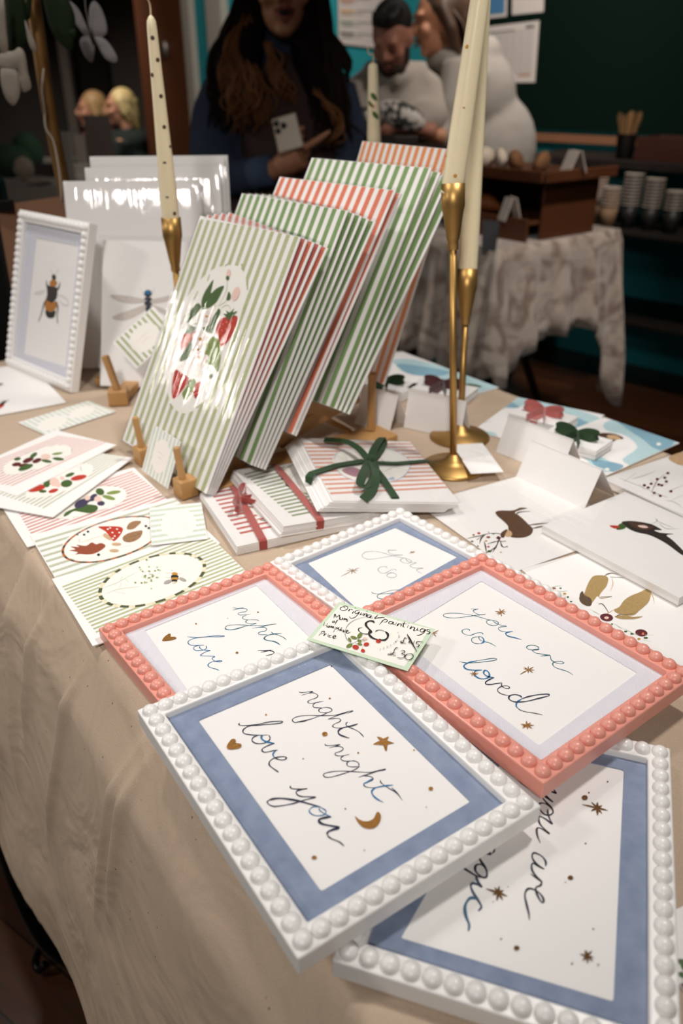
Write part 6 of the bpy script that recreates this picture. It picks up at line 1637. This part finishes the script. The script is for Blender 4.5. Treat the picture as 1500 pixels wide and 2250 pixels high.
# ------------------------------------------------------------------ drinks counter along the wall
cs0, cs1 = wall_s(1262), -2.6; cz0, cz1 = .685, .925; dkw = mat('blackened_wood', '1c1512', .5)
Oc = wall_pt((cs0 + cs1) / 2, 0, .28); co = empty('drinks_counter', Oc); finish(co, 'dark drinks counter with open shelf along the teal wall', 'counter')
def wbx(nm, s0, s1, z0, z1, o0, o1, m, par=co, O=Oc): q = MB().box(wall_pt((s0 + s1) / 2, (z0 + z1) / 2, (o0 + o1) / 2) - O, (abs(s1 - s0), o1 - o0, z1 - z0), rz=wa).obj(nm, m, par, bevel=.003); return q
wbx('worktop', cs0, cs1, .895, .925, .02, .40, dkw); wbx('shelf', cs0, cs1, .665, .68, .02, .53, dkw); wbx('side_panel', cs1, cs1 + .03, 0, .895, .02, .48, dkw); wbx('side_panel', cs0 - .03, cs0, 0, .895, .02, .12, dkw); wbx('back_panel', cs0 - .9, cs1, .1, .66, .03, .05, mat('dark_teal_panel', '10343a', .8)); wbx('lower_shelf', cs0, cs1, .3, .32, .02, .44, dkw); 
def on_off(px, z, off):                    # meets the vertical plane parallel to the wall
    P = wall_at(px, 400, off); P.z = z; return P
def cup_mesh(m, rim, h=.09, r0=.026, r1=.035):
    o = MB().lathe([(r0, 0), (r1, h), (r1 - .002, h), (r0 - .001, .002), (.001, .002)], n=18).lathe([(r1 - .001, h - .0035), (r1 + .003, h - .003), (r1 + .0035, h - .001), (r1 + .002, h + .0008), (r1 - .002, h)], n=18, mi=1).obj('paper_cup', [m, rim], smooth=True); me = o.data; bpy.data.objects.remove(o); return me
rimw = mat('pale_cup_rim', 'a2968b', .6)
cm = {'w': cup_mesh(mat('kraft_cup', '8a6c52', .7), rimw), 'd': cup_mesh(mat('black_paper_cup', '1c1a19', .5), rimw)}
for px, k, n_, off, desc in ((1316, 'w', 9, .40, 'leftmost tall cup stack'), (1347, 'w', 6, .47, 'short cup stack in front'), (1392, 'd', 10, .41, 'third cup stack from left'), (1440, 'd', 9, .41, 'fourth cup stack from left'), (1490, 'd', 6, .42, 'cup stack at the right edge')):
    b = on_off(px, .6805, off)
    for i in range(n_):
        o = bpy.data.objects.new('paper_cup', cm[k]); COL.objects.link(o); o.location = b + Vector((0, 0, .0003 + i * .0125))
        finish(o, f'pale rimmed paper cup in the {desc}, counter shelf', 'paper cup', f'cups in the {desc}')
jb = on_off(1362, .9255, .3); jr = MB().lathe([(.034, 0), (.04, .09), (.042, .092), (.037, .092), (.032, .004), (.001, .004)], n=24).obj('stirrer_jar', mat('smoked_glass', '2c2826', .15), smooth=True); jr.location = jb; finish(jr, 'dark jar holding wooden stirrers on the counter', 'jar')
stm = mat('birch_stick', '8f6840', .7)
for i in range(26):
    a = rnd.uniform(0, 6.28); r = rnd.uniform(.2, 1); lx = .02 * r * math.cos(a); ly = .02 * r * math.sin(a); L = rnd.uniform(.15, .175)
    dx = (1.9 if lx > 0 else 2.3) * lx + rnd.uniform(-.01, .01)
    o = beam(MB(), (lx * .6, ly * .6, .012), (lx + dx, ly * 1.6, L), .006, .0016).obj('wooden_stirrer', stm); o.location = jb; finish(o, 'flat wooden stirrer fanned out of the dark jar', 'stirrer', 'stirrers in the jar')
wc = on_off(1475, .9255, .26); bx = empty('wooden_tray', wc); finish(bx, 'reddish wooden box on the counter at the right edge', 'box'); rw = mat('red_brown_wood', '3a1a10', .5, var=.2)
for (a, b, w, d_) in ((0, .09, .26, .012), (0, -.09, .26, .012), (.125, 0, .012, .17), (-.125, 0, .012, .17)): q = MB().box((0, 0, 0), (w, d_, .085)).obj('side', rw, bx, bevel=.002); q.location = Matrix.Rotation(wa, 3, 'Z') @ Vector((a, b, .0425)); q.rotation_euler = (0, 0, wa)
q = MB().box((0, 0, .004), (.25, .18, .008), rz=wa).obj('base', rw, bx)
for i in range(5):
    o = MB().ell((0, 0, 0), (.02, .012, .008), nu=10, nv=6).obj('wrapped_sweet', mat('green_wrap' if i % 2 else 'white_wrap', '2c6a34' if i % 2 else 'a8a29a', .4), smooth=True); o.location = wc + Vector((-.09 + .045 * i, .01 * (i % 2), .016)); finish(o, ('green' if i % 2 else 'white') + ' wrapped sweet lying in the reddish wooden box', 'sweet', 'wrapped sweets')
# ------------------------------------------------------------------ people
skin = mat('skin', 'b07a5c', .55, sss=.15); skin2 = mat('flushed_skin', 'a4705c', .55, sss=.15)
def head(mb, c, yaw, s=1.0, pitch=0):
    Rm = Matrix.Rotation(yaw, 3, 'Z') @ Matrix.Rotation(pitch, 3, 'X')          # face looks along local -Y
    def q(p): return Vector(c) + Rm @ (Vector(p) * s)
    R4 = Rm.to_4x4()
    mb.ell(q((0, .012, .022)), (.074 * s, .092 * s, .095 * s), R4); mb.ell(q((0, -.022, -.045)), (.056 * s, .062 * s, .066 * s), R4); mb.ell(q((0, -.058, -.092)), (.026 * s, .022 * s, .018 * s), R4)
    mb.tube([q((0, -.085, .02)), q((0, -.100, -.008)), q((0, -.107, -.022))], [.008 * s, .011 * s, .014 * s], 8)
    for x in (-1, 1): mb.ell(q((x * .012, -.094, -.026)), (.009 * s,) * 3, R4); mb.ell(q((x * .075, .012, -.01)), (.009 * s, .018 * s, .03 * s), R4); mb.ell(q((x * .04, -.06, -.02)), (.026 * s, .024 * s, .024 * s), R4); mb.ell(q((x * .033, -.076, .034)), (.026 * s, .014 * s, .009 * s), R4)
    return q, Rm
def face_parts(q, Rm, root, s, lipm, eye=True, O=Vector((0, 0, 0)), lipopen=.3):
    R4 = Rm.to_4x4()
    mb = MB(); mb.tube([q(p) - O for p in ((-.026, -.083, -.052), (-.01, -.0965, -.046), (0, -.096, -.048), (.01, -.0965, -.046), (.026, -.083, -.052))], [.002 * s, .005 * s, .005 * s, .005 * s, .002 * s], 8)
    mb.tube([q(p) - O for p in ((-.024, -.083, -.056), (0, -.0945, -.066 - lipopen * .01), (.024, -.083, -.056))], [.002 * s, .006 * s, .002 * s], 8); mb.obj('lips', lipm, root, smooth=True)
    if lipopen > .1: MB().ell(q((0, -.09, -.057)) - O, (.016 * s, .004 * s, .006 * s), R4).obj('mouth', mat('dark_mouth', '1c0c0a', .7), root, smooth=True)
    if eye:
        for x in (-1, 1):
            e_ = MB().ell(q((x * .032, -.078, .014)) - O, (.013 * s, .009 * s, .006 * s), R4).obj('eye', mat('eye_white', 'b8aaa0', .3), root, smooth=True)
            MB().ell(q((x * .032, -.086, .014)) - O, (.005 * s, .003 * s, .005 * s), R4).obj('iris', mat('dark_iris', '1c120c', .3), e_, smooth=True)
            MB().tube([q((x * .015, -.086, .036)) - O, q((x * .033, -.089, .042)) - O, q((x * .052, -.074, .034)) - O], .003 * s, 6).obj('eyebrow', mat('dark_brow', '2a1a12', .9), root, smooth=True)
def hand(mb, w, d, side, up, s=1.0, curl=(.5,) * 4, spread=.12, thumb=1, L=None):
    w, d, side, up = Vector(w), Vector(d).normalized(), Vector(side).normalized(), Vector(up).normalized()
    palm = w + d * .05 * s
    mb.tube([w - d * .01, w + d * .03 * s, w + d * .075 * s], [.024 * s, .034 * s, .034 * s], 12); 
    L = L or (.068, .078, .072, .055)
    for i in range(4):
        o = side * (.030 - .020 * i) * s; p = w + d * .075 * s + o; dd = (d + side * spread * (1.5 - i)).normalized(); c = curl[i]; P = [p - d * .02]; a = 0
        for k, l in enumerate((.5, .3, .25)):
            a += c * .7; v = dd * math.cos(a) - up * math.sin(a); P.append(P[-1] + v * L[i] * l * s * (1.4 if k == 0 else 1))
        mb.tube(P, [.0105 * s, .0098 * s, .0088 * s, .0068 * s], 8); mb.ell(P[-1], (.0068 * s,) * 3, nu=8, nv=6)
    tb_ = w + d * .03 * s + side * .028 * s * thumb
    P = [tb_ - side * .01 * thumb, tb_ + (d * .02 + side * .02 * thumb) * s, tb_ + (d * .045 + side * .028 * thumb - up * .004) * s, tb_ + (d * .068 + side * .026 * thumb - up * .012) * s]
    mb.tube(P, [.014 * s, .012 * s, .0105 * s, .0075 * s], 8); mb.ell(P[-1], (.0075 * s,) * 3, nu=8, nv=6)
def person(base, label):
    r = empty('person', base); return finish(r, label, 'person')
def fin(mb, nm, m, root, O, vox, sm=3):
    for i in range(len(mb.v)): mb.v[i] = tuple(Vector(mb.v[i]) - O)
    return mb.obj(nm, m, root, smooth=True, remesh=vox, sm=sm)
# the long haired woman with the phone
YW = 2.6
def a_(x, y, dy=0): return at(x, y, YW + dy)
O = Vector((a_(620, 300).x, YW + .03, 0)); w1p = person(O, 'person with long brown hair in a dark denim shirt and pinafore, holding a phone')
hc_ = a_(620, -24, 0); sk = MB(); q_, Rm_ = head(sk, hc_, R(6), 1.06, R(0))
sk.tube([a_(622, 50, .04), a_(622, 100, .05), a_(622, 150, .06)], [.052, .05, .07], 14)
sk.tube([a_(622, 150, .06), a_(515, 200, .06), a_(478, 270, .02), a_(486, 392, -.06), a_(560, 385, -.1)], [.05, .045, .04, .036, .034], 12); wr = a_(604, 372, -.13); hd = (a_(690, 325, -.16) - wr).normalized()
sk.tube([a_(560, 385, -.1), a_(600, 373, -.13), wr + hd * .02], [.034, .028, .026], 12)
hand(sk, wr + hd * .01, hd, Vector((-.25, -.2, 1)), Vector((.35, -1, -.1)), 1.08, (.9, .12, .9, 1.0), .05, 1, (.07, .09, .075, .06))
fin(sk, 'body', skin, w1p, O, .0065, 2)
face_parts(q_, Rm_, w1p, 1.06, mat('lips', '8c4438', .45), True, O, .6)
for s_h in (1,):
    cl_ = MB(); cl_.ell(a_(612, 300, .05), (.185, .115, .30)); cl_.ell(a_(612, 180, .05), (.2, .10, .09)); cl_.tube([a_(500, 195, .05), a_(478, 260, .02), a_(470, 330, -.02), a_(486, 395, -.06)], [.072, .078, .076, .062], 14)
    cl_.tube([a_(486, 395, -.06), a_(530, 388, -.09), a_(585, 376, -.12)], [.06, .05, .042], 14); cl_.tube([a_(735, 195, .07), a_(765, 290, .07), a_(742, 370, .02)], [.065, .06, .05], 14); cl_.tube([a_(742, 370, .02), a_(690, 400, -.06)], [.048, .04], 12)
    fin(cl_, 'denim_shirt', mat('dark_denim_shirt', '263248', .9, bump=.5, bscale=26, var=.35, vscale=12), w1p, O, .012, 3)
cu = MB(); cu.tube([a_(556, 384, -.105) - O, a_(598, 373, -.13) - O], [.046, .041], 16); cu.obj('cuff', mat('washed_denim', '3a4a66', .85, bump=.3, bscale=60), w1p, smooth=True)
pin = MB(); pin.ell(a_(630, 330, .0), (.15, .11, .26)); pin.tube([a_(560, 150, -.04), a_(580, 220, -.07), a_(600, 300, -.06)], [.022, .028, .03], 10); pin.tube([a_(700, 150, -.03), a_(690, 220, -.06)], [.022, .028], 10); pin.ell(a_(615, 560, .05), (.2, .15, .42))
fin(pin, 'pinafore', mat('plum_brown_cord', '33201e', .85, bump=.4, bscale=120), w1p, O, .012, 3)
lg = MB(); [lg.tube([Vector((O.x + s_ * .08, O.y + .02, .8)), Vector((O.x + s_ * .09, O.y + .02, .45)), Vector((O.x + s_ * .09, O.y + .03, .06))], [.085, .06, .045], 12) for s_ in (-1, 1)]; [lg.ell((O.x + s_ * .09, O.y - .04, .04), (.045, .12, .04)) for s_ in (-1, 1)]; fin(lg, 'trousers', bk, w1p, O, .014, 2)
hr = MB(); hi = MB()
def strand(mb, P, r, wob=.012, k=5, dy=0):
    P = [a_(x, y, d_ + dy) + Vector((rnd.gauss(0, .006), rnd.gauss(0, .008), rnd.gauss(0, .004))) for x, y, d_ in P]; Q = catmull([tuple(p) for p in P], k); ph = rnd.uniform(0, 6); n_ = len(Q)
    mb.tube([Vector(p) + Vector((wob * math.sin(i * .55 + ph), wob * .6 * math.cos(i * .5 + ph), 0)) * (i / n_) for i, p in enumerate(Q)], [r * (.75 + .5 * math.sin(math.pi * min(1, i / n_ * 1.1))) * (1 - .75 * (i / n_) ** 3) for i in range(n_)], 6)
cap = MB(); cap.ell(hc_ + Vector((0, .045, .045)), (.098, .10, .11)); cap.tube([a_(600, -40, .12), a_(590, 60, .13), a_(590, 170, .13)], [.09, .085, .06], 12); cap.tube([a_(650, -40, .12), a_(668, 60, .12), a_(690, 170, .11), a_(705, 260, .07)], [.09, .09, .07, .035], 12)
cap.tube([a_(668, -20, .02), a_(672, 60, .0), a_(682, 140, -.03), a_(702, 230, -.05), a_(712, 290, -.05)], [.05, .052, .055, .045, .02], 12); cap.tube([a_(558, -30, .02), a_(548, 60, .0), a_(545, 130, -.04), a_(560, 200, -.07)], [.045, .048, .045, .02], 12)
for i in range(85):
    t = rnd.random(); x0 = 575 - 25 * t; strand(hr, [(x0 + 30, -120, .0), (x0 - 8, -40, .0), (555 - 55 * t, 55, -.01 - .02 * t), (560 - 95 * t, 130, -.03), (585 - 125 * t + rnd.gauss(0, 10), 205, -.075), (590 - 120 * t + rnd.gauss(0, 18), 250 + 40 * rnd.random(), -.085)], .0075)
for i in range(100):
    t = rnd.random(); strand(hr, [(640 + 10 * t, -120, .0), (668 + 12 * t, -30, .0), (668 + 45 * t, 60, -.01), (668 + 70 * t, 150, -.05), (672 + 80 * t + rnd.gauss(0, 8), 235, -.07), (690 + 70 * t + rnd.gauss(0, 14), 290 + 40 * rnd.random(), -.07)], .008)
for i in range(10): strand(hr, [(700, 40, .0), (735, 90, -.01), (758, 140, -.02), (755 + rnd.gauss(0, 6), 180, -.02)], .005)
for i in range(60):
    t = rnd.random(); strand(hi, [(556 - 30 * t, 40, -.03), (545 - 50 * t, 105, -.055), (568 - 70 * t + rnd.gauss(0, 8), 165, -.085), (590 - 90 * t + rnd.gauss(0, 10), 220, -.10), (588 - 70 * t + rnd.gauss(0, 14), 255 + 45 * rnd.random(), -.105)], .0036, .02)
for i in range(16): strand(hi, [(590, 95, -.06), (600 + rnd.gauss(0, 5), 140, -.09), (622 + rnd.gauss(0, 8), 185, -.1), (635 + rnd.gauss(0, 9), 225, -.1)], .0032, .02)
for i in range(12): t = rnd.random(); strand(hi, [(690, 200, -.09), (720 + 20 * t, 250, -.09), (745 + rnd.gauss(0, 8), 290, -.085), (700 + 40 * t, 325, -.08)], .0032, .02)
hd_m = mat('dark_brown_hair', '140c0a', .8, spec=.1)
ho = fin(cap, 'hair', hd_m, w1p, O, .014, 4)
def add_h(mb, nm, m, par):
    for i in range(len(mb.v)): mb.v[i] = tuple(Vector(mb.v[i]) - O)
    return mb.obj(nm, m, par, smooth=True)
add_h(hr, 'hair_locks', mat('brown_hair', '1c110c', .75, spec=.15, var=.3, vscale=30), w1p); x_ = add_h(hi, 'lighter_locks', mat('amber_hair', '6e4626', .6, spec=.25, var=.25, vscale=30), w1p); x_['label'] = 'lighter amber ends of the hair'
# phone: a thing of its own, in the hand
ph = [a_(612, 338, -.20), a_(668, 322, -.20), a_(649, 246, -.185), a_(596, 262, -.185)]
ph_o = plate('phone', ph, -.008, mat('cream_phone', 'b7a48c', .35)); ph_o.modifiers.new('b', 'BEVEL').width = .003; finish(ph_o, 'cream coloured phone with three dark lenses held by the long haired woman', 'phone')
for x, y in ((607, 271), (623, 276), (611, 288)):
    p = a_(x, y, -.188); MB().ell(p - Vector((0, .002, 0)), (.0085, .004, .0085), nu=16, nv=8).obj('camera_lens', mat('black_lens', '0c0c10', .15), ph_o, smooth=True)
# the bearded man
def simple_person(O, label, hc, yaw, pitch, s, sk_m, torso, arms, clothm, hairf, hands=(), legs=True, eye=True, lipm='7c4438', sleeve_r=.05, vox=.012, seat=False):
    root = person(O, label); sk = MB(); q, Rm = head(sk, hc, yaw, s, pitch); tz = torso[0][0]
    sk.tube([q((0, .015, -.06)), Vector(tz)], [.05 * s, .062 * s], 12)
    for P, rs in arms[:2]: sk.tube([Vector(torso[0][0])] + [Vector(p) for p in P[:-1]] + [Vector(P[-1])], .026, 10)
    for w, d, sd, up in hands: sk.tube([Vector(w) - Vector(d).normalized() * .09, Vector(w)], [.028, .024], 10); hand(sk, w, d, sd, up, .95, (.6, .6, .65, .7))
    fin(sk, 'body', sk_m, root, O, .008 if s > .9 else .012, 2); face_parts(q, Rm, root, s, mat('lips_' + lipm, lipm, .5), eye, O, 0)
    t = MB()
    for c, r in torso: t.ell(c, r)
    for P, rs in arms: t.tube(P, rs, 12)
    g = fin(t, 'clothing', clothm, root, O, vox, 4)
    if legs:
        l = MB(); x, y = O.x, O.y
        if seat: [l.tube([(x + k * .09, y, .5), (x + k * .1 - .25, y - .25, .5), (x + k * .1 - .27, y - .28, .08)], [.09, .07, .05], 10) for k in (-1, 1)]
        else: [l.tube([(x + k * .09, y, .88), (x + k * .1, y, .48), (x + k * .1, y + .01, .05)], [.1, .07, .055], 10) for k in (-1, 1)]; [l.ell((x + k * .1, y - .04, .04), (.045, .12, .04)) for k in (-1, 1)]
        fin(l, 'trousers', mat('dark_trousers', '1a1c22', .85), root, O, .015, 2)
    hairf(root, q, Rm, s, O); return root
def hair_short(m, beard=None):
    def f(root, q, Rm, s, O):
        h = MB(); R4 = Rm.to_4x4(); h.ell(q((0, .03, .05)), (.077 * s, .088 * s, .078 * s), R4); h.ell(q((0, -.03, .096)), (.058 * s, .045 * s, .024 * s), R4); [h.ell(q((rnd.uniform(-.05, .05), rnd.uniform(-.06, .04), .115)), (.014 * s,) * 3, R4) for _ in range(14)]; fin(h, 'hair', m, root, O, .008, 2)
        if beard: b = MB(); b.ell(q((0, -.04, -.082)), (.058 * s, .05 * s, .04 * s), R4); [b.ell(q((k * .055, -.012, -.045)), (.012 * s, .03 * s, .045 * s), R4) for k in (-1, 1)]; b.tube([q((-.03, -.088, -.047)), q((0, -.1, -.037)), q((.03, -.088, -.047))], .006 * s, 8); fin(b, 'beard', beard, root, O, .007, 2)
    return f
def hair_long(m, tail=None, L=.2):
    def f(root, q, Rm, s, O):
        h = MB(); R4 = Rm.to_4x4(); h.ell(q((0, .03, .045)), (.083 * s, .094 * s, .09 * s), R4)
        h.tube([q((0, .07, .04)), q((0, .1, -.05)), q((0, .09, -.05 - L * .5)), q((0, .08, -.05 - L))], [.07 * s, .06 * s, .045 * s, .02 * s], 12)
        for k in (-1, 1): h.tube([q((k * .06, .0, .06)), q((k * .075, .03, -.03)), q((k * .06, .06, -.03 - L * .6))], [.03 * s, .028 * s, .012 * s], 8)
        fin(h, 'hair', m, root, O, .009, 3)
        st_ = MB()
        for i in range(40):
            a = rnd.uniform(-1, 1); st_.tube([tuple(q((a * .07, .03 + .05 * (1 - abs(a)), .1 - .05 * abs(a)))), tuple(q((a * .09, .07, -.02))), tuple(q((a * .075, .1 + .02 * rnd.random(), -.08 - L * .4))), tuple(q((a * .05, .09, -.05 - L * (.8 + .4 * rnd.random()))))], [.005, .006, .005, .002], 5)
        for i in range(len(st_.v)): st_.v[i] = tuple(Vector(st_.v[i]) - O)
        st_.obj('hair_locks', m, root, smooth=True)
    return f
YM = 3.12; m_at = lambda x, y, d_=0: at(x, y, YM + d_); Om = Vector((m_at(870, 200).x, YM + .12, 0))
hood = mat('oatmeal_hoodie', '9a9188', .95, bump=.7, bscale=18, var=.12, vscale=10)
simple_person(Om, 'person with short dark hair and beard in a pale hoodie, bending over the packets', m_at(861, 86, .0), R(-22), R(34), .88, skin2,
    [(m_at(872, 178, .10), (.11, .09, .07)), (m_at(866, 250, .12), (.22, .13, .17)), (m_at(868, 400, .12), (.2, .14, .3))],
    [([m_at(800, 205, .10), m_at(775, 262, .04), m_at(800, 292, -.10)], [.085, .072, .05]), ([m_at(925, 205, .10), m_at(948, 262, .04), m_at(900, 275, -.12)], [.085, .072, .05]), ([m_at(800, 180, .1), m_at(935, 182, .1)], [.07, .07]), ([m_at(835, 168, .06), m_at(872, 176, .0), m_at(905, 166, .06)], [.03, .035, .03])],
    hood, hair_short(mat('near_black_hair', '15100e', .6, bump=.5, bscale=120), mat('dark_beard', '2c1a12', .8, bump=.5, bscale=150)),
    [(m_at(815, 292, -.15), Vector((.9, -.3, .25)), Vector((0, 0, 1)), Vector((0, -1, 0))), (m_at(905, 277, -.16), Vector((-.9, -.3, .2)), Vector((0, 0, 1)), Vector((0, -1, 0)))], eye=False)
YG = 3.3; g_at = lambda x, y, d_=0: at(x, y, YG + d_); Og = Vector((g_at(1060, 250).x + .05, YG + .05, 0))
simple_person(Og, 'person with long fair brown hair in a grey hoodie, seen in profile behind the candle', g_at(962, 48), R(-84), R(10), .93, skin,
    [(g_at(1000, 130, .04), (.11, .10, .07)), (g_at(1045, 215, .05), (.15, .14, .17)), (g_at(1080, 330, .05), (.17, .15, .2)), (g_at(1085, 470, .05), (.18, .15, .25)), (g_at(1068, 118, .06), (.055, .09, .06))],
    [([g_at(1020, 150, -.06), g_at(1000, 240, -.12), g_at(975, 300, -.14), g_at(930, 292, -.18)], [.085, .07, .06, .042]), ([g_at(960, 140, .0), g_at(1030, 120, .05)], [.06, .07])],
    mat('grey_hoodie', '9a938c', .95, bump=.7, bscale=18, var=.12, vscale=10), hair_long(mat('fair_brown_hair', '4a3426', .5, var=.3, vscale=30), L=.16),
    [(g_at(925, 290, -.2), Vector((-1, .1, .2)), Vector((0, 0, 1)), Vector((0, -1, 0)))], eye=False)
# seated pair far behind on the left
for (hx, hy, col, lab, hairc, dx) in ((200, 243, '5a2c30', 'person with fair hair in a dull red top, seated at the far left', 'a8865a', 0), (262, 238, '14201a', 'person with pale blonde hair in a dark green top, seated beside the other', 'c8b078', 10)):
    YS = 7.5 if not dx else 6.7; s_at = lambda x, y, d_=0: at(x, y, YS + d_); Os = Vector((s_at(hx + dx, hy).x, YS + .1, 0)); hh = s_at(hx, hy); sc = 1.15 if not dx else 1.05
    simple_person(Os, lab, hh, R(-70), 0, sc, mat('rosy_skin', 'b88468', .6), [(hh + Vector((.06, .03, -.22)), (.2, .14, .1)), (hh + Vector((.08, .05, -.42)), (.2, .16, .25))],
        [([hh + Vector((.0, -.12, -.22)), hh + Vector((-.05, -.18, -.42)), hh + Vector((-.28, -.14, -.46))], [.07, .06, .045]), ([hh + Vector((.14, .12, -.22)), hh + Vector((.1, .18, -.42)), hh + Vector((-.2, .16, -.46))], [.07, .06, .045])],
        mat('top_' + col, col, .9), hair_long(mat('hair_' + hairc, hairc, .5, var=.2, vscale=20), L=.1 if dx else .06), [(hh + Vector((-.28, -.14, -.46)), Vector((-1, .1, -.1)), Vector((0, 1, 0)), Vector((0, 0, 1)))], seat=True, eye=False, vox=.018)
    sx, sy = Os.x + .02, Os.y + .05; c0 = empty('chair', (sx, sy, 0)); finish(c0, 'dark chair under the seated person in ' + ('dull red' if not dx else 'dark green'), 'chair', 'dark chairs of the seated pair')
    MB().box((0, 0, .4), (.42, .42, .04)).obj('seat', bk, c0); MB().box((.2, .0, .66), (.03, .4, .3)).obj('backrest', bk, c0); [MB().tube([(u_, v_, 0), (u_, v_, .4)], .012).obj('leg', legm, c0, smooth=True) for u_ in (-.19, .19) for v_ in (-.19, .19)]
# stalls on the far left
def stall(px, py, Y, w, d_, label):
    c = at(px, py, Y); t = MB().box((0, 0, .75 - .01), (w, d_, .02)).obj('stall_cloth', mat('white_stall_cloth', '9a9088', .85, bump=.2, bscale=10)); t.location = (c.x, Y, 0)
    mb = MB(); P = []; n_ = 120
    for i in range(n_):
        a = 2 * math.pi * i / n_; x = max(-1, min(1, 1.5 * math.cos(a))) * w / 2; y = max(-1, min(1, 1.5 * math.sin(a))) * d_ / 2; f_ = 1 + .02 * math.sin(i * 1.3); P.append((x, y, f_))
    vs_ = [(x * 1.003, y * 1.003, .75) for x, y, f_ in P] + [(x * (f_ + .02), y * (f_ + .03), .3) for x, y, f_ in P]; fs_ = [(i, (i + 1) % n_, n_ + (i + 1) % n_, n_ + i) for i in range(n_)]
    me = mesh_obj('skirt', vs_, fs_, M['white_stall_cloth'], t, smooth=True); finish(t, label, 'tablecloth')
    tt = MB().box((0, 0, .71), (w - .04, d_ - .04, .025)).obj('stall_table', M['grey_plastic']); tt.location = (c.x, Y, 0); [MB().tube([(u_, v_, 0), (u_, v_, .7)], .015).obj('leg', legm, tt, smooth=True) for u_ in (-w / 2 + .1, w / 2 - .1) for v_ in (-d_ / 2 + .08, d_ / 2 - .08)]; finish(tt, 'table hidden under the ' + label.split(' cloth')[0] + ' cloth', 'table')
    return c.x
xs = stall(60, 395, 4.5, 1.5, .7, 'white cloth over the far left stall table')
gm = mat('stall_green', '1d3a22', .8, bump=.8, bscale=30, var=.4, vscale=20)
def stuff_at(px, py, Y, r, m, nm, label, cat):
    o = MB().ell((0, 0, r[2]), r, nu=16, nv=10).obj(nm, m, smooth=True); p = at(px, py, Y); o.location = (p.x, p.y, .751); dm = o.modifiers.new('d', 'DISPLACE'); tx = bpy.data.textures.new('t', 'CLOUDS'); tx.noise_scale = .03; dm.texture = tx; dm.strength = .02; return finish(o, label, cat)
stuff_at(20, 345, 4.6, (.13, .08, .08), gm, 'green_wreath', 'dark green foliage bundle on the far left stall', 'wreath'); stuff_at(60, 330, 4.7, (.08, .06, .11), gm, 'green_wreath', 'dark green foliage cone behind the pale bundle on the far left stall', 'wreath')
stuff_at(48, 345, 4.4, (.05, .04, .06), mat('pale_flowers', '9a8a7c', .8, bump=.8, bscale=40, var=.4, vscale=30), 'pale_bundle', 'pale dried flower bundle on the far left stall', 'flowers')
stuff_at(86, 385, 4.25, (.07, .05, .02), mat('glitter_pale', '9c8f88', .3, bump=1, bscale=90), 'glittery_pouch', 'pale glittery pouch lying on the far left stall', 'pouch')
for px, py, Y, w, h, m, lb in ((155, 385, 4.4, .05, .23, mat('pale_panel', '857d76', .5), 'tall narrow pale card standing on the far left stall'), (95, 330, 4.6, .12, .07, mat('dark_frame', '241c18', .5), 'dark little box on the far left stall beside the foliage'), (118, 345, 4.6, .07, .06, mat('pale_panel', '857d76', .5), 'small pale card on the far left stall beside the dark box')):
    p = at(px, py, Y); o = MB().box((0, 0, h / 2), (w, .02, h)).obj('display_card', m, bevel=.002); o.location = (p.x, p.y, .751); finish(o, lb, 'display card')
xs2 = stall(230, 372, 5.6, 1.0, .6, 'pale cloth over the stall table in front of the seated pair')
for px, w, h, m, lb in ((232, .16, .27, mat('brown_glass_frame', '4a403c', .2), 'brownish photo frame standing before the seated pair'), (190, .07, .16, mat('pale_panel2', '7a7068', .5), 'pale narrow box standing before the person in dull red')):
    p = at(px, 340, 5.6); o = MB().box((0, 0, h / 2), (w, .03, h)).obj('photo_frame', m, bevel=.003); o.location = (p.x, 5.5, .751); finish(o, lb, 'frame')
